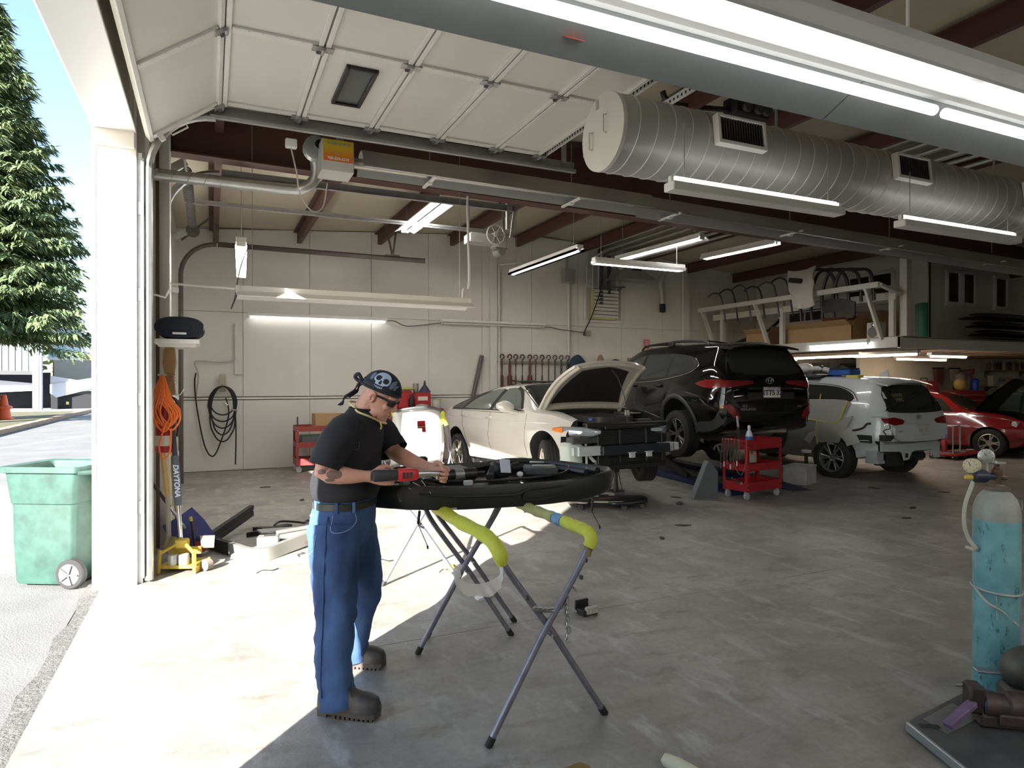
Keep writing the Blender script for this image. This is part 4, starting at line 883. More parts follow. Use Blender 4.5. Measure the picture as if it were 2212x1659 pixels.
for k,(x,lb,cc,r) in enumerate(((8.28,'tan mitt hanging on the back wall beside the jacket',(.30,.22,.16),.09),(8.70,'dark navy cap hanging on the back wall beside the mitt',(.02,.02,.05),.24))):
 t = thing('mitt' if k == 0 else 'cap',lb,'glove' if k == 0 else 'hat',(x,13.10,2.0 if k == 0 else 1.9)); m = MB(); m.ball((0,0,.06),(r,.08,.22 if k == 0 else .22)); m.build('body',mat('hung_%d' % k,cc,.8),t)
 if k: MB().tube([(-.2,-.08,.0),(0,-.12,-.02),(.2,-.08,.0)],.02,6).build('brim',mat('hung_1',cc,.8),t)
fr_ = thing('picture_frame','small white framed notice half hidden behind the black car','frame',(9.35,13.2,2.1)); MB().box((0,-.012,0),(.5,.02,.25)).build('backing',mat('frame_dark',(.25,.25,.24),.6),fr_,smooth=0)
for z in (-.125,.125): MB().box((0,-.025,z),(.52,.02,.02)).build('frame_edge',white,fr_,smooth=0)
rod = thing('long_bar','dark grey bar leaning against the back wall left of the batten','bar',(5.05,13.05,1.36)); m = MB(); m.bar((-.28,0,-1.35),(.26,.08,.85),.09,.07,.01); m.build('bar',mat('bar_grey',(.13,.115,.12),.5,.3),rod,smooth=0); MB().tube(cr([(-.04,-.02,-.1),(.1,-.02,-.35),(.2,0,-.7)],5),.012,6).build('cable',blackp,rod)
hb_ = thing('hose_bracket','small wooden block on the back wall that carries the coiled hose','bracket',(.20,13.18,1.62)); MB().box((0,-.02,0),(.11,.05,.32),.005).build('block',mat('block_beige',(.42,.37,.30),.7),hb_,smooth=0); MB().tube([(0,-.04,-.05),(0,-.13,-.06),(0,-.15,.0)],.02,6).build('peg',mat('block_beige',(.42,.37,.30),.7),hb_)
hz = thing('coiled_hose','black rubber hose coiled on the wall block, its ends trailing to the floor','hose',(.20,13.08,1.55))
rng = random.Random(5)
for k in range(5):
 w2,h2,cz = .18 + .05 * rng.random(),.26 + .10 * k * .6,0
 pts = [(w2 * sin(a) * (1 + .08 * rng.random()),-.02 - .012 * k + .02 * sin(a * 2 + k),-h2 + h2 * cos(a) + .01) for a in [2 * pi * q / 18 for q in range(18)]]
 MB().tube(cr(pts,3,True),.014,6,closed=True).build('hose_loop',rubber,hz)
MB().tube(cr([(.05,-.05,-.2),(.10,-.06,-.5),(-.02,-.06,-.95),(-.16,-.06,-1.25),(-.3,-.05,-1.05),(-.42,-.03,-.4),(-.46,-.0,.05),(-.44,.02,.25)],8),.014,6).build('hose_tail',rubber,hz)
MB().tube(cr([(.20,-.05,-.3),(.22,-.06,-.8),(.21,-.07,-1.42)],6),.014,6).build('hose_tail',rubber,hz)
m = MB(); m.tube([(.14,-.09,-.40),(.24,-.09,-.44)],.022,8); m.tube([(.02,-.09,-.28),(.08,-.09,-.34)],.018,8); m.build('hose_coupling',chrome,hz)
tag(MB().tube(cr([(-.24,13.16,1.36),(-.20,13.15,1.75),(-.26,13.15,1.98),(-.18,13.15,2.02),(.1,13.15,2.0),(.3,13.15,2.02),(.42,13.16,2.08)],6),.014,6).build('air_line',mat('cable_grey',(.45,.44,.42),.6)),'grey air line snaking across the back wall above the coiled hose','hose')
# ==== LEFT WALL PIER: shelf,extinguisher,reel,brush
shf = thing('wall_shelf','small white wooden shelf bracketed on the left wall pier','shelf',(-.43,6.78,2.02)); MB().box((.16,0,-.02),(.36,.55,.04),.004).build('board',white,shf,smooth=0); MB().box((.16,-.2,-.055),(.30,.03,.03)).build('bracket',white,shf,smooth=0); MB().box((.16,.2,-.055),(.30,.03,.03)).build('bracket',white,shf,smooth=0)
bk_ = thing('folded_blanket','dark navy blanket folded on the shelf of the left pier','blanket',(-.25,6.77,2.025))
for k in range(4):
 a = .20 - .035 * k; h = .095 - .02 * k
 m = MB(); P = [(a * math.copysign(abs(cos(t)) ** .8,cos(t)) - .0,-.0,.10 + h * math.copysign(abs(sin(t)) ** .9,sin(t))) for t in [2 * pi * q / 24 for q in range(24)]]
 rows = [[V((p[0],y,p[2])) for p in P] for y in (-.24 - .004 * (3 - k),.0,.24)]
 m.rings(rows,cap=True) if k == 0 else m.tube([V((p[0],-.243,p[2])) for p in P],.012,6,closed=True)
 m.build('fold',mat('blanket_navy',(.012,.014,.022),.85) if k % 2 == 0 else mat('blanket_navy2',(.012,.016,.028),.95),bk_)
MB().box((-.0,-.256,.045),(.11,.004,.018)).build('care_label',white,bk_,smooth=0)
fx = thing('fire_extinguisher','red fire extinguisher hung on the left pier behind the orange cord','fire extinguisher',(-.36,6.56,1.02))
m = MB(); m.lathe([(.07,0),(.085,.01),(.085,.34),(.07,.41),(.03,.44),(.03,.47)],n=20); m.build('cylinder',redp,fx)
m = MB(); m.box((0,0,.49),(.05,.05,.05),.005); m.bar((0,.0,.52),(.02,-.12,.54),.03,.012); m.build('valve',darkg,fx); MB().tube(cr([(.03,-.02,.49),(.09,-.05,.44),(.10,-.06,.2),(.09,-.05,.14)],5),.012,6).build('hose',blackp,fx)
MB().lathe([(.0862,.06),(.0862,.15)],(0,0,0),(0,0,1),20,cap=False).build('label',mat('label_cream',(.65,.62,.52),.5),fx); m = MB(); m.lathe([(.022,0),(.022,.01)],(.03,-.03,.49),(.5,-1,0),12); m.build('gauge',chrome,fx)
oc = thing('extension_cord','orange extension cord looped in a long hank on the left pier','cord',(-.38,6.40,1.70)); om = mat('cord_orange',(.78,.17,.03),.5)
for k in range(9):
 w2 = .045 + .016 * rng.random(); L2 = .42 + .07 * rng.random(); dx = .02 * (k - 4) * .5
 MB().tube(cr([(0,.0,0),(dx - w2 * .4,-.01 - .004 * k,-.15),(dx - w2,-.012 * (k % 3),-L2 * .7),(dx + .03,0,-L2),(dx + w2 + .05,-.012 * (k % 3),-L2 * .75),(dx + w2 * .6,-.01,-.2),(0.01,0,0)],6),.008,6).build('cord_loop',om,oc)
MB().tube(cr([(.03,-.03,-.42),(-.02,-.04,-.60),(.01,-.04,-.72),(.06,-.03,-.66),(.07,-.03,-.46)],6),.008,6).build('cord_loop',om,oc)
MB().tube([(-.03,.03,.0),(.03,-.02,.0)],.01,6).build('hook',galv,oc)
wk = thing('whisk_broom','straw whisk broom hanging upside down in a wire holder on the left pier','brush',(-.35,6.95,1.52))
m = MB(); m.rings([ell((0,0,z),(a,0,0),(0,b2,0),12,2.5) for z,a,b2 in ((0,.055,.03),(.10,.045,.028),(.16,.04,.025),(.30,.06,.028),(.42,.05,.03),(.46,.03,.02))]); m.build('straw',mat('straw',(.40,.26,.12),.9,bump=.8,bscale=60,stretch=(8,8,.4)),wk)
for z in (.10,.13,.16,.19): MB().tube([(.05 * cos(a),.03 * sin(a),z) for a in [2 * pi * q / 12 for q in range(12)]],.004,4,closed=True).build('binding',mat('string_red',(.35,.12,.08),.8),wk)
MB().tube([(-.06,.02,.0),(.09,-.05,.0),(.12,-.07,.05)],.006,5).build('wire_holder',galv,wk)
hkk = thing('wall_hook','white bent hook sticking out of the left pier above the shelf','hook',(-.48,6.3,2.36)); MB().tube([(0,0,.03),(.13,.02,0),(.165,.02,.07)],.010,6).build('rod',whiteg,hkk)
sw_ = thing('light_switch','small pale switch plate on the left wall beyond the extinguisher','switch',(-.345,7.32,1.62)); MB().box((0,0,0),(.012,.075,.12),.004).build('plate',mat('plate_pale',(.75,.76,.74),.4),sw_); MB().box((.008,0,0),(.008,.02,.035),.002).build('toggle',whiteg,sw_)
# ==== CAR TOOLS
def interp(tab,x):
 """Catmull-Rom through (x, v) rows"""
 if x <= tab[0][0]: return tab[0][1]
 if x >= tab[-1][0]: return tab[-1][1]
 for i in range(len(tab) - 1):
  if tab[i][0] <= x <= tab[i + 1][0]:
   x0,v0 = tab[i]; x1,v1 = tab[i + 1]; h = x1 - x0; t = (x - x0) / h
   m0 = (v1 - tab[i - 1][1]) / (x1 - tab[i - 1][0]) * h if i > 0 else (v1 - v0)
   m1 = (tab[i + 2][1] - v0) / (tab[i + 2][0] - x0) * h if i + 2 < len(tab) else (v1 - v0)
   if (v1 - v0) == 0: m0 = m1 = 0
   else:
    if m0 * (v1 - v0) < 0: m0 = 0
    if m1 * (v1 - v0) < 0: m1 = 0
    lim = 3 * abs(v1 - v0); m0 = max(-lim,min(lim,m0)); m1 = max(-lim,min(lim,m1))
   return (2 * t ** 3 - 3 * t * t + 1) * v0 + (t ** 3 - 2 * t * t + t) * m0 + (-2 * t ** 3 + 3 * t * t) * v1 + (t ** 3 - t * t) * m1
def car_body(S,xs,paint,parent,arches,cutters=(),name='body'):
 """S: dict of profiles T B zb wS wM wB wR zM (tables over x)"""
 R = []
 for x in xs:
  g = {k: interp(v,x) for k,v in S.items()}
  T,B,zb = g['T'],g['B'],g['zb']; zb = min(zb,T - .03); zr = T - g.get('cr',.07)
  zr = max(zr,zb + .01)
  zM = g['zM']; lo = zM - .16
  wS,wM,wB,wR = g['wS'],g['wM'],g['wB'],g['wR']
  tb = max(0.0,min(1.0,(zr - zb) / .30)); wr = wB + (wR - wB) * tb
  mid = .5
  H = [(0,B),(wS * .5,B),(wS * .9,B + .005),(wS * .985,B + .05),(wS * .998,B + .14),(wM,lo),(wM * 1.0,zM),(wM * .99,zM + .05),((wM + wB) / 2,(zM + zb) / 2 + .02),(wB,zb),(wB + (wr - wB) * .30 + .012 * tb,zb + (zr - zb) * .34),(wB + (wr - wB) * .66 + .012 * tb,zb + (zr - zb) * .68),(wr,zr),(wr * .94,zr + (T - zr) * .42),(wr * .80,zr + (T - zr) * .72),(wr * .45,T - (T - zr) * .08),(0,T)]
  H2 = [V((0,a,c)) for a,c in H]
  half = [V((x,p.y,p.z)) for p in cr(H2,2)]
  R.append([p for p in half] + [V((p.x,-p.y,p.z)) for p in reversed(half[1:-1])])
 m = MB(); m.rings(R); o = m.build(name,[paint,blackm],parent,smooth=34)
 me = o.data
 cut = MB(); cut.cur = 0
 tmp = []
 for (ax,az,r,y0) in arches:
  for sy in (-1,1):
   c = MB(); c.lathe([(r,y0),(r,1.3)] if sy > 0 else [(r,-1.3),(r,-y0)],(ax,0,az),(0,1,0),36)
   c.box((ax,sy * (y0 + 1.3) / 2,az - r),(2 * r,1.3 - y0,2 * r - .0001))
   tmp.append(c)
 cs = []
 for c in tmp:
  n = 36 * 2
  a = MB(); a.v = c.v[:n]; a.f = [f for f in c.f if max(f) < n]; a.mi = [0] * len(a.f); cs.append(a.build('cut',blackm,smooth=0))
  b2 = MB(); b2.v = c.v[n:]; b2.f = [tuple(i - n for i in f) for f in c.f if min(f) >= n]; b2.mi = [0] * len(b2.f); cs.append(b2.build('cut',blackm,smooth=0))
 cs += [c.build('cut',blackm,smooth=0) for c in cutters]
 bv0 = BVHTree.FromPolygons([v.co[:] for v in me.vertices],[p.vertices[:] for p in me.polygons])
 P = o.parent; o.parent = None
 for c in cs:
  keep = o.data.copy(); n0 = len(o.data.vertices)
  for slv in ('EXACT','FAST'):
   md = o.modifiers.new('b','BOOLEAN'); md.operation = 'DIFFERENCE'; md.solver = slv; md.object = c
   if slv == 'EXACT': md.material_mode = 'TRANSFER'
   bake(o)
   if len(o.data.vertices) > .55 * n0: break
   o.data = keep.copy()
 o.parent = P
 for c in cs: me2 = c.data; bpy.data.objects.remove(c); bpy.data.meshes.remove(me2)
 smooth_mesh(o.data,34)
 return o,bv0
AX = {'left': (lambda a,b: V((a,3,b)),V((0,-1,0))),'right': (lambda a,b: V((a,-3,b)),V((0,1,0))),'rear': (lambda a,b: V((-6,a,b)),V((1,0,0))),
      'front': (lambda a,b: V((6,a,b)),V((-1,0,0))),'top': (lambda a,b: V((a,b,5)),V((0,0,-1)))}
def proj(bv,axis,a,b,off=0):
 f,d = AX[axis]; o = f(a,b); h = bv.ray_cast(o,d)
 if h[0] is None:
  q = bv.find_nearest(o + d * 3); return q[0] + q[1] * off
 n = h[1]
 if n.dot(d) > 0: n = -n
 return h[0] + n * off
def patch(bv,poly,axis,m,name,parent,off=.005,step=.09,smooth=50,rim=None,wob=None):
 bm = bmesh.new(); vs = [bm.verts.new((p[0],p[1],0)) for p in poly]; bm.faces.new(vs)
 xs = [p[0] for p in poly]; ys = [p[1] for p in poly]
 for k in range(2):
  lo,hi = (min(xs),max(xs)) if k == 0 else (min(ys),max(ys))
  n = int((hi - lo) / step)
  for q in range(1,n + 1):
   c = lo + (hi - lo) * q / (n + 1); g = bm.verts[:] + bm.edges[:] + bm.faces[:]
   bmesh.ops.bisect_plane(bm,geom=g,plane_co=(c,0,0) if k == 0 else (0,c,0),plane_no=(1,0,0) if k == 0 else (0,1,0))
 bmesh.ops.remove_doubles(bm,verts=bm.verts[:],dist=1e-5)
 bnd = [e for e in bm.edges if len(e.link_faces) == 1]
 co = {v: (v.co.x,v.co.y) for v in bm.verts}
 f,d = AX[axis]
 ext = bmesh.ops.extrude_edge_only(bm,edges=bnd)
 nv = [v for v in ext['geom'] if isinstance(v,bmesh.types.BMVert)]
 src = {}
 for v in nv:
  src[v] = (v.co.x,v.co.y)
 for v,c in co.items():
  o2 = off + (wob(c[0],c[1]) if wob else 0); v.co = proj(bv,axis,c[0],c[1],o2)
 for v,c in src.items(): v.co = proj(bv,axis,c[0],c[1],-.004)
 bmesh.ops.recalc_face_normals(bm,faces=bm.faces[:])
 me = bpy.data.meshes.new(name); bm.to_mesh(me); bm.free(); me.materials.append(m); smooth_mesh(me,smooth)
 return mesh_obj(name,me,parent)
def seam(bv,pts,axis,m,name,parent,r=.0035,off=0,n=5,dens=6,closed=False):
 P = [V((a,b,0)) for a,b in pts]; P = cr(P,dens,closed) if len(P) > 2 else [P[0].lerp(P[1],k / 10) for k in range(11)]
 return MB().tube([proj(bv,axis,p.x,p.y,off) for p in P],r,n,closed=closed).build(name,m,parent)
def smoothpoly(pts,n=4): return [(p.x,p.y) for p in cr([V((a,b,0)) for a,b in pts],n,True)]
def wheel(parent,loc,side,rt,wd,rr_,rimm,spokes=10,steer=0,style='y',name='wheel'):
 """side +1: outer face towards +y"""
 m = MB(); h = wd / 2
 prof = [(rr_ * .98,-h * .80),(rr_ + .02,-h * .98),(rt * .90,-h),(rt * .975,-h * .88)]
 k = 4
 for q in range(k):
  a = -h * .80 + (2 * h * .80) * q / k; b2 = a + 2 * h * .80 / k
  prof += [(rt,a + .004),(rt,b2 - .008),(rt - .008,b2 - .006),(rt - .008,b2 - .001)]
 prof += [(rt * .975,h * .88),(rt * .90,h),(rr_ + .02,h * .98),(rr_ * .98,h * .80)]
 m.lathe(prof,(0,0,0),(0,1,0),40,cap=False)
 w_ = m.build(name,rubber,parent,smooth=35); w_.location = loc; w_.rotation_euler = (0,0,steer)
 g = MB(); s = side
 g.lathe([(rr_,-h * .8),(rr_ * .93,-h * .6),(rr_ * .93,h * .5),(rr_ * .985,h * .72),(rr_ * 1.01,h * .86),(rr_ * .96,h * .90),(rr_ * .94,h * .72),(rr_ * .90,h * .5)] if s > 0 else [(rr_,h * .8),(rr_ * .93,h * .6),(rr_ * .93,-h * .5),(rr_ * .985,-h * .72),(rr_ * 1.01,-h * .86),(rr_ * .96,-h * .90),(rr_ * .94,-h * .72),(rr_ * .90,-h * .5)],(0,0,0),(0,1,0),40,cap=False)
 g.lathe([(.0,0),(.06,0),(.068,-.02),(.068,-.09)],(0,s * h * .62,0),(0,s,0),20)
 for q in range(spokes):
  a = 2 * pi * q / spokes
  for da in ((-.10,.10) if style == 'y' else (0,)):
   p0 = V((.05 * cos(a + da * .3),s * h * .58,.05 * sin(a + da * .3))); p1 = V((rr_ * .95 * cos(a + da * 1.6),s * h * .66,rr_ * .95 * sin(a + da * 1.6)))
   g.bar(p0,p1,.028 if style == 'y' else .05,.03,.006,up=(0,1,0))
 g.build('rim',rimm,w_,smooth=35)
 d = MB(); d.lathe([(.0,0),(rr_ * .92,0),(rr_ * .92,.01)],(0,-s * h * .15,0),(0,s,0),24,cap=False); d.build('brake_disc',mat('brake_dark',(.03,.03,.03),.6,.3),w_,smooth=35)
 return w_
silver = mat('rim_silver',(.55,.52,.46),.3,.8)
dsilver = mat('rim_dark_silver',(.20,.20,.20),.3,.85)
glass = mat('car_glass',(.028,.032,.031),.04,spec=.6)
glass_l = mat('car_glass_reflection',(.12,.14,.13),.05,spec=.6)  # greenish grey in the colour imitates reflections in the side windows
gap = mat('panel_gap',(.03,.03,.03),.8)
wpaint = mat('pearl_white_paint',(.66,.645,.61),.22,coat=.8,var=.03,vscale=3)
bpaint = mat('black_paint',(.004,.004,.005),.06,coat=.35,spec=.35)
wpaint2 = mat('white_paint_cool',(.62,.66,.70),.25,coat=.7,var=.03,vscale=2)
redlens = mat('red_lens',(.20,.005,.007),.12,coat=1)
amber = mat('amber_lens',(.80,.22,.02),.15,coat=1)
# ==== WHITE SEDAN (front stripped,bonnet up)
sed = thing('sedan','pearl white sedan with open hood and its front bumper removed','car',(4.83,9.25,.235),rot=(0,radians(-2.2),radians(-86)))
GZ = lambda z: z if z < .95 else .95 + .83 * (z - .95)
S = dict(T=[(-2.44,.80),(-2.40,.95),(-2.2,1.06),(-1.85,1.11),(-1.45,1.22),(-1.0,1.36),(-.5,1.455),(0,1.475),(.35,1.435),(.7,1.24),(1.05,1.015),(1.5,.965),(1.9,.87),(2.2,.76),(2.4,.62)],
         B=[(-2.44,.45),(-2.3,.30),(-1.9,.20),(1.9,.19),(2.2,.24),(2.4,.34)],
         zb=[(-2.44,.78),(-2.2,.98),(-1.6,1.01),(-.8,.975),(0,.955),(.9,.945),(1.4,.90),(1.9,.80),(2.3,.64)],
         zM=[(-2.44,.66),(-1.5,.72),(0,.66),(1.5,.68),(2.4,.52)],
         wS=[(-2.44,.62),(-2.2,.80),(-1.4,.86),(1.4,.86),(2.0,.80),(2.4,.5)],
         wM=[(-2.44,.66),(-2.25,.84),(-1.4,.92),(0,.915),(1.4,.92),(1.9,.86),(2.25,.70),(2.4,.52)],
         wB=[(-2.44,.60),(-2.2,.78),(-1.4,.85),(0,.86),(1.0,.85),(1.5,.82),(1.9,.76),(2.4,.45)],
         wR=[(-2.44,.55),(-1.9,.66),(-1.2,.58),(-.4,.585),(.2,.575),(.8,.66),(1.1,.76),(2.4,.42)],
         cr=[(-2.44,.05),(-1.9,.05),(-.5,.075),(.3,.08),(.9,.06),(1.2,.05),(2.4,.05)])
xs = [-2.44,-2.42,-2.38,-2.3,-2.2,-2.05] + [-1.9 + .15 * k for k in range(25)] + [1.8,1.9,2.0,2.1,2.2,2.3,2.37,2.4]
bay = MB().box((1.75,0,.92),(1.48,1.34,.92)); nose = MB().box((2.31,0,.55),(.80,2.2,1.3)); nose2 = MB().box((2.0,0,.40),(.36,2.2,.47))
S['T'] = [(x,GZ(z)) for x,z in S['T']]
body,bv = car_body(S,xs,wpaint,sed,[(1.425,.32,.385,.60),(-1.425,.32,.385,.60)],[bay,nose,nose2])
sw = {'front_window': [(.78,.975),(.1,.965),(-.17,.975),(-.10,1.40),(.12,1.405),(.34,1.33),(.58,1.16)],
      'rear_window': [(-.23,.98),(-.95,.995),(-1.22,1.01),(-1.02,1.21),(-.75,1.33),(-.42,1.40),(-.16,1.40)],
      'quarter_window': [(-1.27,1.015),(-1.66,1.035),(-1.66,1.05),(-1.36,1.165),(-1.07,1.24)]}
sw = {k: [(x,GZ(z)) for x,z in p] for k,p in sw.items()}
for k,p in sw.items():
 cx_,cz_ = sum(q_[0] for q_ in p) / len(p),sum(q_[1] for q_ in p) / len(p)
 sw[k] = [(cx_ + (x - cx_) * .93,cz_ + (z - cz_) * .90) for x,z in p]
for side in ('right','left'):
 patch(bv,[(x,GZ(z)) for x,z in [(.84,.955),(-1.72,1.015),(-1.72,1.06),(-1.35,1.20),(-1.0,1.31),(-.6,1.405),(-.1,1.435),(.14,1.43),(.38,1.345),(.64,1.16)]],side,blackp,'window_surround',body,off=.003)
 for k,p in sw.items(): patch(bv,p,side,glass_l if k != 'quarter_window' else glass,k,body,off=.007)
 seam(bv,[(-1.74,1.0),(-1.0,.975),(0,.945),(.86,.935)],side,chrome,'belt_trim',body,r=.006)
 for p in ([(.93,.34),(.95,.62),(.93,.92)],[(-.16,.30),(-.19,.6),(-.20,.95)],[(-1.02,.36),(-1.03,.55),(-1.15,.75),(-1.28,.98)],[(-1.0,.30),(0,.285),(.9,.30)]):
  seam(bv,p,side,gap,'door_gap',body)
 seam(bv,[(-2.1,.90),(-1.2,.865),(-.2,.83),(.9,.81),(1.6,.80)],side,wpaint,'crease',body,r=.008,off=-.003)
 sg = -1 if side == 'right' else 1
 for hx,hz in ((-.20,.865),(-1.12,.895)):
  m = MB(); p = proj(bv,side,hx,hz); m.box((p.x,p.y + sg * .025,hz),(.20,.022,.026),.008); m.box((p.x - .085,p.y + sg * .01,hz),(.03,.03,.03),.006); m.box((p.x + .085,p.y + sg * .01,hz),(.03,.03,.03),.006)
  m.build('door_handle',wpaint,body)
 m = MB(); R = []
 for t in range(7):
  u = t / 6; s2 = sin(pi * min(max(u,.06),.94)) ** .5
  R.append(ell((.60 - .03 * u,sg * (.90 + .24 * u),1.02 + .02 * u),(.085 * s2,0,0),(0,0,.088 * s2),12,2.6))
 m.rings(R); m.tube([(.66,sg * .84,.93),(.62,sg * .98,.97)],.03,8); mm = m.build('side_mirror',wpaint,sed)
 R = []
 for (x,y,z0,z1) in ((1.66,.905,.70,.745),(1.80,.875,.645,.765),(1.93,.80,.62,.765),(2.05,.70,.61,.755),(2.13,.58,.63,.73),(2.17,.50,.665,.71)):
  zc,zh = (z0 + z1) / 2,(z1 - z0) / 2; R.append(ell((x - .05,sg * (y - .05),zc),(.055,sg * .055,0),(0,0,zh),12,3))
 m = MB(); m.rings(R[1:]); hl = m.build('headlamp',mat('lamp_clear',(.42,.46,.52),.06,.4,coat=1),sed)
 m = MB(); m.rings(R[:2] + [ell((1.84 - .05,sg * (.86 - .05),.702),(.058,sg * .058,0),(0,0,.062),12,3)]); m.build('turn_lens',amber,hl)
 m = MB()
 for (x,y) in ((1.98,.74),(2.07,.64)): m.lathe([(.0,.0),(.03,.0),(.045,.03),(.045,.05)],(x - .03,sg * (y - .03),.69),(.8,sg * .6,0),14)
 m.build('projector',mat('projector_pale',(.75,.8,.9),.1,.3),hl)  # pale bluish lens colour
patch(bv,[(1.04,-.70),(1.06,0),(1.04,.70),(.50,.60),(.30,.53),(.27,0),(.30,-.53),(.50,-.60)],'top',glass,'windscreen',body,off=.006,step=.12)
patch(bv,[(.12,-.42),(.12,.42),(-.72,.42),(-.72,-.42)],'top',mat('roof_glass',(.05,.055,.06),.05),'sunroof',body,off=.004)
patch(bv,[(-1.05,-.50),(-1.05,.50),(-1.74,.58),(-1.74,-.58)],'top',glass,'rear_screen',body,off=.005)
MB().box((.12,0,1.405),(.10,1.05,.025),.008).build('roof_edge_strip',blackp,body)
seam(bv,[(1.03,-.72),(.72,-.67),(.40,-.585)],'top',chrome,'pillar_trim',body,r=.008)
for (wx,sg,st) in ((1.425,-1,-.38),(1.425,1,-.38),(-1.425,-1,0),(-1.425,1,0)):
 wheel(sed,(wx,sg * .80,.245),sg,.332,.235,.225,silver,5,st,'y')
hd = []
for k in range(9):
 u = k / 8; row = []
 for q in range(13):
  v = q / 12 * 2 - 1; wd = .74 - .08 * u + .0 * u; x = 1.00 + 1.02 * u * cos(radians(38)) ; z = 1.0 + 1.02 * u * sin(radians(38))
  cz = .085 * sin(pi * u) * .9 - .09 * abs(v) ** 2.6 * (0.4 + .6 * u)
  row.append(V((x - cz * .62 - .12 * u * abs(v) ** 3,v * wd * (1 - .10 * u ** 3),z + cz * .79)))
 hd.append(row)
m = MB(); m.grid(hd); bot = [[p + V((.022,0,-.03)) for p in r] for r in hd]; m.grid(bot); m.grid([[a,b] for a,b in zip(hd[-1],bot[-1])]); m.grid([[a,b] for a,b in zip([r[0] for r in hd],[r[0] for r in bot])]); m.grid([[a,b] for a,b in zip([r[-1] for r in hd],[r[-1] for r in bot])]); m.grid([[a,b] for a,b in zip(hd[0],bot[0])])
hood = m.build('hood',wpaint,sed)
def hp(u,v,o):
 k = min(max(u,0),.9999) * 8; i = int(k); a = k - i; q = (v + 1) / 2 * 12; j = min(int(q),11); b2 = q - j
 p = (hd[i][j] * (1 - a) + hd[i + 1][j] * a) * (1 - b2) + (hd[i][j + 1] * (1 - a) + hd[i + 1][j + 1] * a) * b2
 return p + V((.62,0,-.79)) * o
m = MB(); m.grid([[hp(.14 + .74 * a / 10 * (1 - .10 * abs(b / 6)),b / 6 * (.82 - .02 * a),.045) for b in range(-6,7)] for a in range(11)]); m.build('hood_liner',blackm,hood)
m = MB()
for sgn in (-1,1): m.tube([hp(u / 10,sgn * .90,.05) for u in range(11)],.03,8)
m.tube([hp(.06,v / 8 * .92,.045) for v in range(-8,9)],.035,8); m.tube([hp(.95,v / 8 * .9,.04) for v in range(-8,9)],.03,8)
m.build('hood_frame',mat('hood_frame_white',(.60,.58,.53),.45,var=.2,vscale=14,bump=.3,bscale=20),hood)
MB().tube(cr([(2.02,.05,.76),(1.98,.04,1.1),(1.86,.03,1.38),(1.74,.02,1.50)],6),.006,6).build('prop_rod',darkg,sed)
eb = MB()
eb.box((1.45,0,.52),(.95,1.28,.30),.03); eb.box((1.08,0,.86),(.16,1.30,.14),.02)
eb.build('engine_bay',blackp,sed)
m = MB(); m.prism(rr(.78,.62,.10),.09,TRS((1.50,-.02,.80),(0,.06,.0))); m.build('engine_cover',mat('engine_cover',(.055,.055,.055),.5),sed)
m = MB(); m.box((1.30,.55,.84),(.26,.20,.16),.02); m.box((1.72,.50,.80),(.22,.26,.05),.01); m.build('bay_box',darkg,sed)
m = MB(); m.box((1.62,.36,.87),(.06,.06,.10),.01); m.lathe([(.03,0),(.034,.03)],(1.62,.36,.92),n=10); m.build('fluid_bottle',mat('bottle_cream',(.62,.60,.50),.5),sed)
m = MB(); m.box((1.52,.50,.905),(.26,.16,.012)); m.build('foil_patch',mat('foil',(.6,.62,.6),.3,.6),sed,smooth=0)
m = MB(); m.lathe([(.035,0),(.035,.03)],(1.85,-.42,.83),n=12); m.build('blue_cap',mat('cap_blue',(.05,.12,.5),.4),sed)
m = MB(); bx = 2.02
m.box((bx,.02,.765),(.10,1.34,.07),.012); m.box((bx + .05,.12,.735),(.04,.98,.05),.008); m.box((bx,-.44,.50),(.09,.07,.52),.008); m.box((bx,.62,.50),(.09,.07,.52),.008); m.box((bx,.08,.225),(.14,1.12,.07),.012); m.box((bx + .03,.08,.26),(.05,1.15,.03),.005)
m.build('radiator_support',blackp,sed,smooth=0)
m = MB(); m.box((bx - .03,.09,.62),(.03,1.0,.22)); m.box((bx - .03,.09,.31),(.03,1.0,.14)); m.build('radiator',mat('radiator_core',(.022,.026,.03),.5,.3),sed,smooth=0)
m = MB()
for k in range(10): m.box((bx + .005,.09,.53 + k * .021),(.02,.98,.004))
for k in range(6): m.box((bx + .005,.09,.26 + k * .021),(.02,.98,.004))
for y in (-.1,.34): m.box((bx + .015,y,.62),(.025,.014,.22)); m.box((bx + .015,y,.31),(.025,.014,.14))
m.build('shutter_slat',darkg,sed,smooth=0,kind='stuff')
m = MB(); m.box((bx + .10,.09,.445),(.10,1.12,.125),.012); m.build('bumper_beam',mat('beam_dark',(.02,.028,.035),.45,.3),sed,smooth=0)
wpl = mat('bracket_white',(.62,.68,.70),.45,.2,var=.1,vscale=15)
for sg in (-1,1):
 m = MB(); m.box((bx + .04,sg * .64,.45),(.12,.34 if sg < 0 else .20,.12),.008)
 for z in (.40,.45,.50): m.box((bx + .10,sg * .64,z),(.02,.33 if sg < 0 else .2,.012))
 m.box((bx + .02,sg * .83,.45),(.10,.08,.10),.006); m.build('crash_bracket',wpl,sed,smooth=0)
for y in (-.02,.26):
 m = MB(); m.box((bx + .165,y,.375),(.02,.10,.07),.008); m.box((bx + .165,y,.41),(.03,.12,.01)); m.build('tow_clip',wpl,sed,smooth=0)
m = MB()
R = [ell((1.93,-.80,z),(a,0,0),(0,b2,0),14,4) for z,a,b2 in ((.17,.05,.06),(.20,.10,.10),(.32,.13,.12),(.36,.12,.12),(.52,.13,.13),(.56,.10,.10),(.57,.03,.03))]
m.rings(R); m.build('washer_tank',mat('tank_plastic',(.60,.66,.64),.4,var=.1,vscale=10),sed)
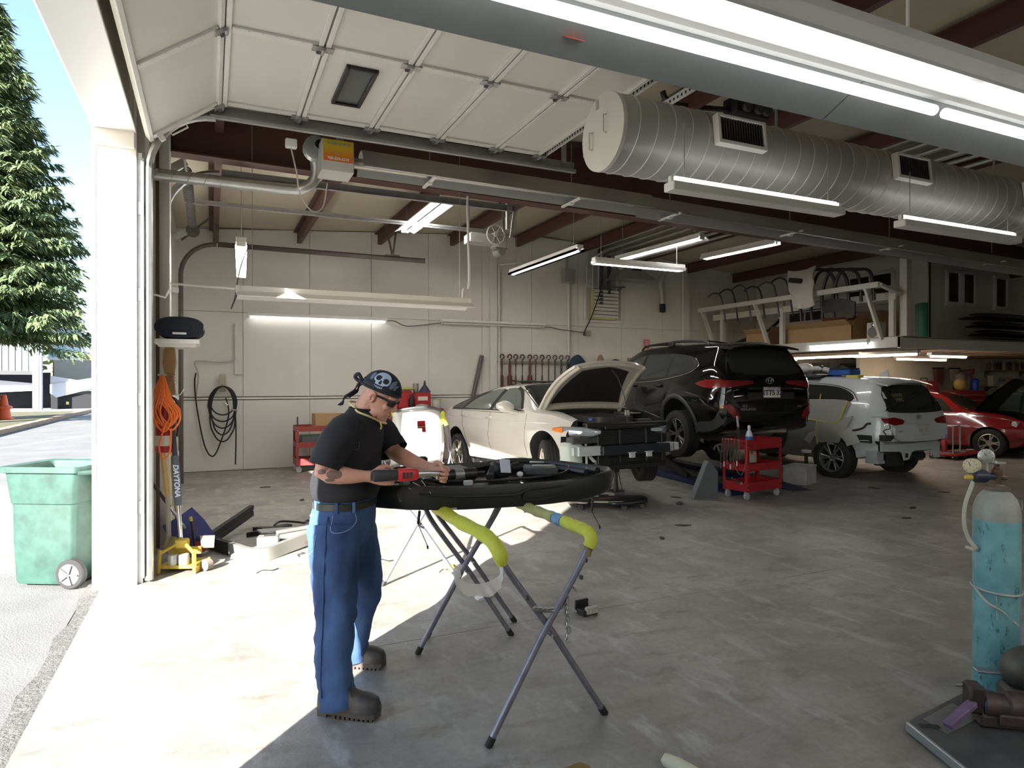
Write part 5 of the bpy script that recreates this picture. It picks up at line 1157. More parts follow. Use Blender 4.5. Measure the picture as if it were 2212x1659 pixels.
m = MB(); m.tube([(2.0,-.62,.58),(2.02,-.62,.16)],.016,8); m.bar((2.02,-.58,.38),(2.0,-.42,.24),.05,.02); m.box((2.02,-.60,.15),(.06,.12,.02)); m.build('bumper_stay',wpl,sed)
m = MB(); m.box((2.0,-.40,.27),(.10,.20,.18),.03); m.lathe([(.05,0),(.07,.02),(.07,.06)],(2.04,-.38,.30),(1,0,0),14); m.build('horn',blackp,sed)
m = MB(); m.box((1.98,-.63,.585),(.16,.46,.09),.015); m.box((2.03,-.70,.61),(.10,.14,.06)); m.build('lamp_carrier',darkg,sed)
m = MB(); m.prism([(-.0,0),(.10,.02),(.14,-.20),(.08,-.38),(.0,-.30)],.006,TRS((2.0,-.30,.46),(pi / 2,0,pi / 2 + .1))); m.build('splash_guard',mat('grey_plastic',(.12,.13,.13),.5),sed,smooth=0)
for (x,y) in ((1.0,-.62),(1.0,.62),(-1.0,-.62),(-1.0,.62)):
 w0 = sed.matrix_basis @ V((x,y,0))
 js = thing('jack_stand','low jack stand under the %s of the white sedan' % {(1.0,-.62): 'engine bay, near the turned wheel',(1.0,.62): 'engine bay, next to the lift',(-1.0,-.62): 'rear door, near the wall',(-1.0,.62): 'rear door, next to the lift'}[(x,y)],'jack stand',(w0.x,w0.y,0))
 m = MB()
 for a in range(4):
  m.bar((.10 * cos(a * pi / 2 + .78),.10 * sin(a * pi / 2 + .78),0),(.03 * cos(a * pi / 2 + .78),.03 * sin(a * pi / 2 + .78),.3),.03,.01)
 m.box((0,0,.01),(.18,.18,.02)); m.build('frame',darkg,js,smooth=0)
 MB().box((0,0,.345),(.10,.06,.115),.01).build('saddle',darkg,js)
# ==== BLACK SUV (rear towards us,raised on a lift)
suv = thing('suv','glossy black suv with roof rails raised on a low lift, rear facing us','car',(7.80,9.75,.555),radians(84.5))
S = dict(T=[(-2.50,.95),(-2.44,1.16),(-2.36,1.36),(-2.24,1.55),(-2.12,1.655),(-1.9,1.69),(-1.2,1.72),(-.3,1.725),(.3,1.68),(.75,1.50),(1.15,1.18),(1.6,1.12),(2.1,1.02),(2.4,.85),(2.5,.6)],
         B=[(-2.50,.50),(-2.42,.40),(-2.2,.34),(-1.8,.27),(1.8,.26),(2.2,.30),(2.5,.42)],
         zb=[(-2.50,.93),(-2.40,1.08),(-2.0,1.16),(-1.4,1.14),(-.6,1.07),(.5,1.04),(1.1,1.02),(1.8,.98),(2.4,.75)],
         zM=[(-2.50,.74),(-1.9,.88),(-1.4,.92),(-.5,.80),(1.4,.82),(2.5,.56)],
         wS=[(-2.50,.66),(-2.36,.80),(-2.0,.87),(1.8,.87),(2.2,.74),(2.5,.45)],
         wM=[(-2.50,.68),(-2.42,.80),(-2.2,.90),(-1.8,.955),(-1.4,.965),(-.6,.93),(.6,.925),(1.4,.955),(1.9,.92),(2.3,.72),(2.5,.45)],
         wB=[(-2.50,.66),(-2.40,.78),(-2.0,.86),(-1.4,.88),(-.5,.89),(1.0,.88),(1.6,.84),(2.2,.66),(2.5,.4)],
         wR=[(-2.50,.60),(-2.3,.62),(-2.1,.62),(-1.2,.63),(0,.63),(.5,.62),(1.1,.74),(1.7,.74),(2.5,.4)],
         cr=[(-2.50,.05),(-2.2,.06),(-1.2,.08),(.3,.08),(1.1,.05),(2.5,.05)])
xs = [-2.5,-2.48,-2.45,-2.40,-2.34,-2.27,-2.2,-2.12,-2.03] + [-1.92 + .155 * k for k in range(26)] + [2.1,2.2,2.3,2.4,2.46,2.5]
body,bv = car_body(S,xs,bpaint,suv,[(1.43,.40,.43,.60),(-1.42,.40,.43,.60)])
clad = mat('cladding_grey',(.035,.038,.042),.55)
for side in ('left','right'):
 sg = 1 if side == 'left' else -1
 patch(bv,smoothpoly([(.95,1.09),(-.35,1.10),(-1.10,1.16),(-1.60,1.24),(-1.80,1.34),(-1.60,1.47),(-1.1,1.545),(-.2,1.575),(.2,1.545),(.62,1.36)],3),side,blackp,'window_surround',body,off=.003)
 for k,p in (('front_window',[(.86,1.11),(-.12,1.115),(-.10,1.55),(.18,1.53),(.58,1.35)]),('rear_window',[(-.20,1.12),(-1.02,1.17),(-1.0,1.535),(-.18,1.555)]),('quarter_window',[(-1.09,1.18),(-1.56,1.255),(-1.72,1.34),(-1.56,1.45),(-1.08,1.525)])):
  patch(bv,p,side,glass,k,body,off=.006)
 seam(bv,[(.96,1.075),(-.35,1.085),(-1.10,1.145),(-1.62,1.225),(-1.83,1.34),(-1.66,1.46)],side,chrome,'belt_trim',body,r=.006)
 for p in ([(.98,.42),(1.0,.75),(.95,1.06)],[(-.15,.40),(-.15,1.10)],[(-.98,.45),(-1.0,.75),(-1.16,1.0),(-1.2,1.16)]): seam(bv,p,side,gap,'door_gap',body)
 for hx in (-.0,-.86):
  p = proj(bv,side,hx,1.02); m = MB(); m.box((p.x,p.y + sg * .03,1.02),(.22,.02,.03),.008); m.box((p.x - .09,p.y + sg * .012,1.02),(.03,.03,.03)); m.box((p.x + .09,p.y + sg * .012,1.02),(.03,.03,.03)); m.build('door_handle',bpaint,body)
 for ax in (1.43,-1.42):
  m = MB(); A = [radians(-20 + 10 * k) for k in range(23)]; rows = []
  for a in A:
   row = []
   for r in (.425,.445,.48,.50):
    x,z = ax + r * cos(a),.40 + r * sin(a); z = max(z,.30)
    p = proj(bv,side,x,z); row.append((x,p.y + sg * (.018 if .43 < r < .495 else .002),z))
   rows.append(row)
  m.grid(rows); m.build('arch_cladding',clad,body)
 m = MB(); m.bar((-.93,sg * .88,.34),(.95,sg * .88,.34),.06,.12,.02); m.build('sill_cladding',clad,body)
 patch(bv,smoothpoly([(-1.83,.36),(-1.95,.48),(-2.2,.50),(-2.32,.58),(-2.40,.70),(-2.46,.66),(-2.40,.48),(-2.25,.38),(-2.0,.33)],2),side,clad,'corner_cladding',body,off=.006)
 patch(bv,[(sg * .58,.53),(sg * .70,.60),(sg * .80,.74),(sg * .72,.76),(sg * .62,.68),(sg * .55,.57)],'rear',redlens,'reflector',body,off=.012,step=.05)
 patch(bv,[(sg * .90,1.02),(sg * .74,.995),(sg * .30,1.055),(sg * .30,1.10),(sg * .80,1.11),(sg * .86,1.12)],'rear',redlens,'tail_lamp',body,off=.010,step=.06)
 patch(bv,smoothpoly([(-2.40,1.02),(-2.2,.99),(-1.98,1.03),(-1.90,1.065),(-2.1,1.115),(-2.38,1.12)],2),side,redlens,'tail_lamp',body,off=.010,step=.06)
 m = MB(); P = [proj(bv,'top',x,sg * .56) + V((0,0,dz)) for x,dz in ((.25,.0),(.18,.045),(0,.06),(-.8,.065),(-1.5,.055),(-1.72,.035),(-1.78,.0))]
 m.tube(cr(P,4),.018,8); m.box(tuple(proj(bv,'top',-.72,sg * .56) + V((0,0,.03))),(.16,.05,.07),.01); m.build('roof_rail',blackp,suv)
 m = MB(); R = []
 for t in range(6):
  u = t / 5; s2 = sin(pi * min(max(u,.08),.92)) ** .5; R.append(ell((.72,sg * (.92 + .2 * u),1.14),(.08 * s2,0,0),(0,0,.085 * s2),12,2.6))
 m.rings(R); m.build('side_mirror',bpaint,suv)
MB().tube(cr([proj(bv,'top',-.72,y) + V((0,0,.075)) for y in (-.56,-.3,0,.3,.56)],4),.016,8).build('cross_bar',blackp,suv)
MB().tube(cr([proj(bv,'top',.16,y) + V((0,0,.07)) for y in (-.56,-.3,0,.3,.56)],4),.016,8).build('cross_bar',blackp,suv)
patch(bv,smoothpoly([(.66,1.24),(.69,1.30),(.55,1.58),(.30,1.61),(-.30,1.61),(-.55,1.58),(-.69,1.30),(-.66,1.24),(-.3,1.19),(.3,1.19)],3),'rear',glass,'rear_screen',body,off=.006)
R = []
for (x,z,hw,th) in ((-1.95,1.675,.60,.03),(-2.15,1.66,.62,.045),(-2.30,1.64,.62,.04),(-2.40,1.625,.60,.022)):
 R.append([V((x,y * hw,z - .05 * abs(y) ** 2.5 + s_ * th / 2)) for s_,ys in ((1,[-1,-.8,-.4,0,.4,.8,1]),(-1,[1,.8,.4,0,-.4,-.8,-1])) for y in ys])
m = MB(); m.rings(R); m.build('spoiler',bpaint,suv)
patch(bv,[(.55,.74),(.62,.78),(.60,.80),(0,.82),(-.60,.80),(-.62,.78),(-.55,.74),(0,.755)],'rear',bpaint,'hatch_ledge',body,off=.03,step=.1)
seam(bv,[(.86,1.14),(.84,.98),(.74,.86),(.66,.70),(.55,.64),(0,.62),(-.55,.64),(-.66,.70),(-.74,.86),(-.84,.98),(-.86,1.14)],'rear',gap,'hatch_gap',body)
patch(bv,[(.42,.83),(.42,1.0),(-.42,1.0),(-.42,.83)],'rear',blackm,'plate_recess',body,off=.003)
pc = proj(bv,'rear',0,.96)
RM = lambda x,y,z,t=0: Matrix.Translation((x,y,z)) @ Euler((pi / 2 + t,0,-pi / 2)).to_matrix().to_4x4()
m = MB(); m.box((pc.x - .02,0,.93),(.008,.305,.155),.003); lp = m.build('number_plate',mat('plate_white',(.66,.66,.68),.4),suv)
ink = mat('plate_ink',(.03,.04,.09),.5)
text('2TTS 32',.105,ink,lp,RM(pc.x - .0245,0,.925),bold=.002)
m = MB(); m.box((pc.x - .0245,0,.995),(.001,.18,.012)); m.build('plate_caption',mat('plate_violet',(.35,.35,.6),.5),lp,smooth=0)
m = MB(); m.box((pc.x - .0245,-.125,.99),(.001,.03,.025)); m.build('plate_tag',mat('plate_red',(.6,.05,.05),.5),lp,smooth=0)
MB().box((pc.x - .012,0,.93),(.012,.33,.18),.004).build('plate_frame',blackp,lp)
pe = proj(bv,'rear',0,1.105)
m = MB(); ev = lambda a,b2,t: (pe.x - .012,a * cos(t),1.105 + b2 * sin(t))
T32 = [2 * pi * k / 28 for k in range(28)]
m.tube([ev(.068,.047,t) for t in T32],.006,6,closed=True); m.tube([(pe.x - .012,.026 * cos(t),1.108 + .040 * sin(t)) for t in T32],.005,6,closed=True); m.tube([(pe.x - .012,.055 * cos(t),1.122 + .018 * sin(t)) for t in T32],.005,6,closed=True)
m.build('emblem',chrome,suv)
p1 = proj(bv,'rear',.50,.73)
text('XLE',.05,chrome,suv,RM(p1.x - .035,.50,.735),bold=.001); text('HIGHLANDER',.045,chrome,suv,RM(p1.x - .035,.44,.685),bold=.001)
text('AWD',.035,chrome,suv,RM(p1.x - .02,-.50,.72),bold=.001)
m = MB(); m.box((-2.33,0,.56),(.20,1.30,.14),.04); m.box((-2.28,0,.44),(.2,1.16,.12),.03)
for k in range(5): m.box((-2.435,.42 - .16 * k,.55),(.012,.01,.07))
m.build('bumper_skirt',blackm,suv)
m = MB(); R = [ell((-1.75 + .02 * k,y,.30),(0,0,.09),(.10,0,0),14) for k,y in enumerate((-.62,-.58,.30,.34))]; m.rings(R); m.tube([(-1.9,-.1,.30),(-2.25,-.50,.33)],.035,10); m.build('muffler',mat('muffler_grey',(.30,.29,.27),.45,.6),suv)
m = MB(); m.box((0,0,.28),(3.6,1.3,.10),.03); m.tube([(-1.42,-.7,.25),(-1.42,.7,.25)],.05,8); m.build('underbody',blackm,suv)
for (wx,sg) in ((1.43,-1),(1.43,1),(-1.42,-1),(-1.42,1)):
 wheel(suv,(wx,sg * .835,.26),sg,.375,.235,.245,dsilver,5,0,'y')
# ---- the lift under it
lf = thing('car_lift','low blue and black car lift with slanted arms under the black suv','lift',(7.80,9.75,0),radians(84.5))
blue = mat('lift_blue',(.015,.022,.085),.5,var=.2,vscale=5)
m = MB(); m.box((0,.55,.04),(3.2,.30,.08),.01); m.box((0,-.55,.04),(3.2,.30,.08),.01); m.build('base_rail',blue,lf,smooth=0)
for sg in (-1,1):
 m = MB(); m.bar((-1.2,sg * .55,.08),(.5,sg * .55,.60),.10,.07,.005,up=(0,1,0)); m.bar((1.2,sg * .55,.08),(-.5,sg * .62,.60),.10,.06,.005,up=(0,1,0)); m.build('scissor_arm',blackm,lf,smooth=0)
 m = MB(); m.box((0,sg * .55,.65),(2.1,.34,.10),.01); m.build('platform',darkg,lf,smooth=0)
 for x in (-.8,.8): MB().box((x,sg * .55,.765),(.14,.12,.13),.01).build('lifting_pad',rubber,lf,smooth=0)
m = MB(); m.prism([(-1.6,0),(-2.55,0),(-1.6,.07)],.34,MY @ TRS((0,0,.38))); m.build('ramp',blue,lf,smooth=0)
m = MB(); m.prism([(-1.6,0),(-2.55,0),(-1.6,.07)],.34,MY @ TRS((0,0,-.72))); m.build('ramp',blue,lf,smooth=0)
# ==== WHITE SUV (masked side,rear bumper off)
wsu = thing('suv','white suv with its side masked in plastic film and rear bumper removed','car',(10.60,9.4,.05),radians(91.5))
S = dict(T=[(-2.34,.88),(-2.30,1.02),(-2.24,1.20),(-2.12,1.44),(-2.02,1.58),(-1.85,1.655),(-1.2,1.70),(-.3,1.71),(.3,1.66),(.75,1.46),(1.1,1.17),(1.6,1.10),(2.1,1.0),(2.38,.82),(2.45,.6)],
         B=[(-2.34,.60),(-2.28,.50),(-2.1,.40),(-1.8,.30),(1.8,.26),(2.2,.30),(2.45,.42)],
         zb=[(-2.34,.86),(-2.24,1.02),(-1.9,1.12),(-1.4,1.10),(-.6,1.06),(.5,1.03),(1.1,1.02),(1.8,.97),(2.4,.75)],
         zM=[(-2.34,.74),(-1.9,.80),(-1.4,.84),(-.5,.80),(1.4,.80),(2.45,.56)],
         wS=[(-2.34,.70),(-2.2,.78),(-2.0,.84),(1.8,.86),(2.2,.74),(2.45,.45)],
         wM=[(-2.34,.74),(-2.24,.84),(-2.0,.91),(-1.4,.945),(-.6,.93),(.6,.93),(1.4,.945),(1.9,.90),(2.3,.72),(2.45,.45)],
         wB=[(-2.34,.70),(-2.24,.80),(-2.0,.86),(-1.4,.88),(-.5,.89),(1.0,.88),(1.6,.84),(2.2,.66),(2.45,.4)],
         wR=[(-2.34,.66),(-2.1,.64),(-1.9,.63),(-1.2,.63),(0,.63),(.5,.62),(1.1,.74),(1.7,.74),(2.45,.4)],
         cr=[(-2.34,.05),(-2.1,.06),(-1.2,.08),(.3,.08),(1.1,.05),(2.45,.05)])
xs = [-2.34,-2.325,-2.30,-2.26,-2.2,-2.13,-2.05] + [-1.95 + .155 * k for k in range(26)] + [2.1,2.2,2.3,2.38,2.42,2.45]
skin = MB().box((-2.32,0,.42),(.34,2.2,.42))
skl = MB().box((-2.10,1.0,.55),(.50,.28,.34)); skr = MB().box((-2.10,-1.0,.55),(.50,.28,.34))
body,bv = car_body(S,xs,wpaint2,wsu,[(1.385,.37,.40,.60),(-1.38,.37,.40,.60)],[skin])
for side in ('left','right'):
 sg = 1 if side == 'left' else -1
 patch(bv,smoothpoly([(.95,1.09),(-.35,1.10),(-1.2,1.14),(-1.55,1.20),(-1.72,1.32),(-1.5,1.46),(-1.1,1.53),(-.2,1.56),(.2,1.53),(.62,1.34)],3),side,glass,'side_window',body,off=.004)
 seam(bv,[(.62,1.36),(.2,1.55),(-.3,1.58),(-1.1,1.55),(-1.5,1.48),(-1.68,1.40),(-1.80,1.27)],side,chrome,'window_trim',body,r=.008)
 patch(bv,[(sg * .82,1.0),(sg * .80,.92),(sg * .66,.885),(sg * .46,.90),(sg * .40,.945),(sg * .44,.975),(sg * .62,1.01)],'rear',redlens,'tail_lamp',body,off=.016,step=.05)
patch(bv,smoothpoly([(.70,1.10),(.71,1.17),(.60,1.49),(.3,1.535),(-.3,1.535),(-.60,1.49),(-.71,1.17),(-.70,1.10),(0,1.075)],3),'rear',glass,'rear_screen',body,off=.006)
R = []
for (x,z,hw,th) in ((-1.80,1.66,.60,.02),(-1.98,1.635,.62,.04),(-2.12,1.60,.62,.03),(-2.18,1.585,.60,.015)):
 R.append([V((x,y * hw,z - .06 * abs(y) ** 2.5 + s_ * th / 2)) for s_,ys in ((1,[-1,-.8,-.4,0,.4,.8,1]),(-1,[1,.8,.4,0,-.4,-.8,-1])) for y in ys])
m = MB(); m.rings(R); m.build('spoiler',wpaint2,wsu)
patch(bv,smoothpoly([(.62,.875),(.68,.79),(.66,.72),(.52,.635),(0,.615),(-.52,.635),(-.66,.72),(-.68,.79),(-.62,.875),(0,.88)],3),'rear',wpaint2,'hatch_lower',body,off=.032)
patch(bv,[(.42,.915),(.42,.945),(-.42,.945),(-.42,.915)],'rear',blackm,'hatch_shadow_gap',body,off=.060) if False else None
px = proj(bv,'rear',0,.82).x - .036
m = MB(); m.box((px - .004,-.02,.80),(.006,.31,.16),.003); lp = m.build('plate_holder',mat('faded_plate',(.56,.56,.55),.5),wsu)
text('IM1 S2S',.075,mat('faded_ink',(.40,.38,.37),.5),lp,RM(px - .0075,-.02,.795))
MB().box((px,-.02,.80),(.008,.33,.18),.003).build('plate_frame',mat('plate_frame_grey',(.42,.42,.42),.5),lp)
pe = proj(bv,'rear',0,1.01)
m = MB(); m.tube([(pe.x - .012,.062 * cos(t),1.01 + .036 * sin(t)) for t in T32],.006,6,closed=True); m.tube([(pe.x - .012,.035,.985),(pe.x - .012,.022,1.01),(pe.x - .012,-.022,1.01),(pe.x - .012,-.035,1.035)],.006,6); m.tube([(pe.x - .012,.022,1.035),(pe.x - .012,-.022,.985)],.006,6)
m.build('emblem',chrome,wsu)
text('AWD',.045,mat('faded_ink',(.40,.38,.37),.5),wsu,RM(px - .001,.56,.79),bold=.002)
text('GOOD\nVIBES',.085,mat('sticker_gold',(.30,.24,.14),.6),wsu,RM(proj(bv,'rear',.34,1.33).x - .012,.34,1.33,-.50))
bare = mat('bare_panel_white',(.56,.62,.64),.35,coat=.3,var=.06,vscale=5)
m = MB()
for k,(z,d) in enumerate(((.60,.0),(.56,.012),(.525,.0),(.49,.016))):
 m.bar((-2.175 - d,-.72,z),(-2.175 - d,.74,z),.035,.035,.008)
m.box((-2.16,0,.54),(.03,1.5,.16)); m.build('rear_crossmember',bare,wsu,smooth=0)
m = MB()
m.prism([(.80,.46),(.80,.56),(-.74,.56),(-.74,.30),(-.58,.30),(-.54,.44),(-.05,.44),(.02,.42),(.10,.30),(.22,.29),(.26,.40),(.34,.44)],.02,Matrix(((0,0,1,-2.215),(1,0,0,0),(0,1,0,0),(0,0,0,1))))
m.build('tow_panel',bare,wsu,smooth=0)
MB().box((-2.222,.17,.37),(.014,.05,.07)).build('bolt_slot',blackm,wsu,smooth=0)
m = MB(); m.box((-1.99,-.30,.33),(.28,.46,.17),.05); m.build('rear_silencer',mat('muffler_dark',(.03,.035,.04),.5,.4),wsu)
m = MB(); m.box((-2.0,.30,.30),(.26,.46,.22),.02); m.build('spare_cover',blackm,wsu,smooth=0)
m = MB(); m.box((-2.05,.74,.37),(.20,.20,.22),.02); m.box((-2.06,.74,.28),(.22,.18,.05)); m.build('canister',mat('canister_grey',(.40,.42,.46),.5,var=.1,vscale=10),wsu)
patch(bv,rr(.30,.155,.02) and [(-1.99 + p[0],.66 + p[1]) for p in rr(.30,.17,.03)],'left',bare,'vent_frame',body,off=.012,step=.06)
patch(bv,[(-1.99 + p[0],.66 + p[1]) for p in rr(.25,.12,.02)],'left',blackm,'vent_grille',body,off=.016,step=.06)
patch(bv,[(.855,.64),(.855,.735),(.715,.735),(.715,.64)],'rear',blackm,'lamp_module',body,off=.03,step=.06)
seam(bv,[(-1.72,.77),(-1.84,.79),(-1.96,.83),(-2.02,.90),(-2.08,.91)],'left',mat('sealant_dark',(.035,.02,.025),.7),'flange_strip',body,r=.022)
seam(bv,[(.74,.89),(.75,.84),(.80,.82),(.82,.79),(.80,.74)],'rear',blackm,'wire',body,r=.008,off=.01)
seam(bv,[(.86,1.02),(.76,1.0),(.74,.80),(.69,.70),(.55,.63)],'rear',gap,'hatch_gap',body,off=.002)
m = MB(); m.prism([(-1.60,1.69),(-1.74,1.80),(-1.78,1.80),(-1.80,1.68)],.02,MY @ TRS((0,0,-.01))); m.build('antenna_fin',wpaint2,wsu)
film = mat('masking_film',(.46,.47,.45),.45,alpha=.80,bump=.5,bscale=6)
tape = mat('yellow_tape',(.60,.53,.10),.6)
wr = lambda a,b2: .018 + .020 * mnoise.noise(V((a * 3.1,b2 * 4.3,1.0))) + .012 * mnoise.noise(V((a * 9,b2 * 7,4)))
patch(bv,smoothpoly([(1.1,1.25),(-1.0,1.27),(-1.60,1.27),(-1.66,1.2),(-1.60,.96),(-1.48,.89),(-.6,.92),(1.1,.92)],2),'left',film,'window_film',wsu,off=.02,step=.10,smooth=80,wob=wr)
patch(bv,smoothpoly([(1.1,.90),(.3,.91),(-.4,.90),(-.8,.915),(-1.16,.88),(-1.15,.74),(-1.13,.60),(-1.06,.44),(-.98,.30),(-.9,.24),(0,.22),(.9,.20),(1.1,.5)],2),'left',mat('masking_film_grey',(.30,.31,.31),.5,alpha=.85,bump=.5,bscale=6),'door_film',wsu,off=.03,step=.10,smooth=80,wob=wr)
m = MB(); rows = []
for k in range(13):
 a = radians(20 + 11.5 * k); row = []
 for r,o in ((.60,.96),(.52,.985),(.44,1.0),(.385,1.0)):
  w2 = .02 * mnoise.noise(V((k * .5,r * 6,0)))
  row.append((-1.38 + r * cos(a),o + w2 - (.02 if r > .55 else 0),.37 + r * sin(a)))
 rows.append(row)
m.grid(rows); m.build('wheel_film',film,wsu,smooth=80)
patch(bv,smoothpoly([(-1.16,.90),(-1.4,.90),(-1.62,.94),(-1.78,1.02),(-1.74,.88),(-1.66,.74),(-1.58,.62),(-1.50,.55),(-1.34,.53),(-1.15,.56),(-1.15,.72)],2),'left',film,'quarter_film',wsu,off=.04,step=.05,smooth=80,wob=wr)
for p in ([(-1.66,1.25),(-1.62,1.1),(-1.58,.95),(-1.48,.89),(-1.16,.885)],[(-1.14,.90),(-.8,.93),(-.5,.89),(.2,.92),(1.0,.92)],[(-1.14,.90),(-1.13,.7),(-1.12,.52)]):
 seam(bv,p,'left',tape,'tape_strip',wsu,r=.014,off=.055)
for (x,z) in ((-.2,1.30),(-1.08,1.30),(.6,1.30)): seam(bv,[(x,z + .06),(x - .02,z - .06)],'left',tape,'tape_strip',wsu,r=.010,off=.035)
for (wx,sg) in ((1.385,-1),(1.385,1),(-1.38,-1),(-1.38,1)):
 wheel(wsu,(wx,sg * .83,.29),sg,.37,.235,.242,mat('rim_grey',(.42,.43,.44),.3,.85),6,0,'y')
# ==== RED CAR (bonnet up) far right
rc = thing('hatchback','red car with black-lined open hood beside the dark bin, front stripped','car',(15.9,10.1,0),radians(-78))
rpaint = mat('red_car_paint',(.20,.009,.012),.15,coat=1)
S = dict(T=[(-2.0,1.0),(-1.8,1.3),(-1.3,1.46),(-.3,1.47),(.3,1.36),(.8,1.05),(1.5,.95),(1.9,.82)],B=[(-2.0,.4),(-1.7,.22),(1.7,.2),(1.9,.3)],zb=[(-2.0,.95),(-1,.98),(.8,.93),(1.9,.76)],
         zM=[(-2.0,.7),(1.9,.6)],wS=[(-2,.7),(-1.6,.82),(1.5,.82),(1.9,.7)],wM=[(-2,.74),(-1.6,.87),(1.4,.88),(1.9,.76)],wB=[(-2,.7),(-1.5,.82),(1.2,.8),(1.9,.66)],wR=[(-2,.6),(-1.3,.58),(.3,.56),(.9,.7),(1.9,.6)],cr=[(-2,.06),(1.9,.05)])
body,bv = car_body(S,[-2.0,-1.97,-1.9] + [-1.8 + .15 * k for k in range(24)] + [1.8,1.88,1.9],rpaint,rc,[(1.3,.31,.36,.58),(-1.3,.31,.36,.58)],[MB().box((1.5,0,.9),(1.1,1.24,.8))])
for side in ('left','right'):
 patch(bv,[(.62,.97),(-1.4,1.0),(-1.2,1.28),(-.2,1.36),(.3,1.25)],side,glass,'side_window',body,off=.005)
patch(bv,[(.84,-.62),(.84,.62),(.36,.5),(.36,-.5)],'top',glass,'windscreen',body,off=.005)
hd = []
for k in range(7):
 u = k / 6; hd.append([V((.95 + .95 * u * cos(radians(50)),v * (.66 - .16 * u * abs(v) ** 2),.98 + .95 * u * sin(radians(50)) + .05 * sin(pi * u) - .06 * abs(v) ** 2.5 * u)) for v in [q / 5 for q in range(-5,6)]])
m = MB(); m.grid(hd); hh = m.build('hood',rpaint,rc)
m = MB(); m.grid([[p + V((.03,0,-.03)) for p in r] for r in hd]); m.build('hood_liner',blackm,hh)
MB().box((1.35,0,.55),(.95,1.2,.34),.03).build('engine_bay',blackp,rc,smooth=0)
for sg in (-1,1):
 m = MB(); m.rings([ell((1.80 - .02 * k,sg * (.44 + .11 * k),.70 + .012 * k),(.05,0,0),(0,0,.07),10,3) for k in range(4)]); m.build('headlamp',mat('lamp_milky',(.5,.52,.52),.1,coat=1),rc)
m = MB(); m.box((1.95,.1,.42),(.07,1.15,.15),.01); m.box((2.0,-.38,.42),(.06,.16,.12)); m.build('bumper_beam',mat('beam_grey',(.42,.43,.42),.45,.3),rc,smooth=0)
for y in (-.42,-.36): MB().lathe([(.012,0),(.012,.01)],(2.03,y,.42),(1,0,0),8).build('bolt',blackm,rc)
for (wx,sg) in ((1.3,-1),(1.3,1),(-1.3,-1),(-1.3,1)): wheel(rc,(wx,sg * .76,.31),sg,.31,.2,.2,silver,5)
# ==== THE MAN AT THE WORK STAND
man = thing('person','man in black t-shirt, jeans and skull bandana bending over the black tailgate','person',(.627,3.502,0),radians(-30))
skin = mat('skin',(.56,.30,.22),.5,var=.12,vscale=18,bump=.08,bscale=120,spec=.35)
HP = Matrix.Translation((.175,.06,1.555)) @ Euler((0,radians(30),radians(-4))).to_matrix().to_4x4() @ Matrix.Translation((.0,0,-.105))
def limb(m,pts,n=14):
 """pts: (x, y, z, rx, ry) tapered round limb"""
 m.tube([p[:3] for p in pts],[p[3] for p in pts],n)
m = MB()
m.rings([ell((cx,.06,z),(a,0,0),(0,b2,0),20,2.3) for z,cx,a,b2 in ((.84,-.02,.10,.15),(.95,-.01,.125,.165),(1.10,.005,.13,.17),(1.25,.02,.125,.175),(1.36,.045,.115,.18),(1.43,.07,.085,.15),(1.475,.09,.06,.08))])
limb(m,[(-.02,-.03,.92,.10),(.0,-.08,.70,.085),(.015,-.14,.50,.062),(.02,-.17,.34,.055),(.055,-.20,.12,.042),(.085,-.205,.06,.04),(.175,-.22,.045,.035)])
limb(m,[(-.02,.15,.92,.10),(.02,.20,.70,.085),(.02,.26,.50,.062),(-.02,.30,.34,.055),(-.06,.335,.12,.042),(-.04,.34,.06,.04),(.06,.345,.045,.035)])
limb(m,[(.075,.06,1.42,.072),(.10,.06,1.48,.064),(.125,.06,1.53,.060),(.15,.06,1.57,.058)],16)
limb(m,[(.05,-.08,1.40,.07),(.05,-.13,1.385,.066),(.015,-.175,1.30,.054),(-.015,-.205,1.235,.046),(-.025,-.21,1.20,.044),(.005,-.20,1.187,.049),(.055,-.19,1.180,.047),(.12,-.175,1.172,.037),(.17,-.155,1.170,.029),(.20,-.145,1.168,.030)])
limb(m,[(.07,.22,1.40,.07),(.09,.27,1.38,.064),(.15,.29,1.31,.052),(.205,.27,1.245,.045),(.26,.235,1.225,.047),(.34,.175,1.20,.042),(.42,.115,1.185,.030),(.45,.09,1.182,.029)])
def hand(wr,fwd,up,out,grip,s):
 fwd,up,out = V(fwd).normalized(),V(up).normalized(),V(out).normalized(); wr = V(wr)
 at = lambda f,u,o: wr + fwd * f + up * u + out * o
 m.rings([ell(at(f,u0,0),up * a,out * b2,14,2.6) for f,u0,a,b2 in ((-.01,0,.028,.022),(.02,0,.036,.020),(.055,.002,.043,.017),(.085,.002,.042,.015),(.097,.002,.034,.011))])
 for k,(u0,L) in enumerate(((.033,.068),(.012,.076),(-.010,.072),(-.030,.058))):
  r0 = .0098 - .0006 * k
  P = [at(.070,u0,0),at(.098,u0,.002)]
  a = 0; p = at(.098,u0,.002)
  for q,fr in enumerate((.42,.32,.26)):
   a += grip[q]; p = p + (fwd * cos(a) - out * sin(a) * s) * (L * fr); P.append(p)
  m.tube(P,[r0,r0 * 1.06,r0,r0 * .92,r0 * .75],10)
  m.ball(P[-1],r0 * .78,8,6)
 P = [at(.015,.022,-.004 * s),at(.04,.045,-.018 * s),at(.068,.052,-.034 * s),at(.09,.044,-.044 * s)]
 m.tube(P,[.016,.0135,.0115,.009],10); m.ball(P[-1],.0092,8,6)
hand((.198,-.145,1.168),(.95,.25,-.10),(.12,.05,1),(.2,-1,0),(.75,1.0,.8),1)
hand((.452,.09,1.182),(.90,-.35,-.30),(.25,.05,1),(.35,.95,0),(.80,1.05,.7),1)
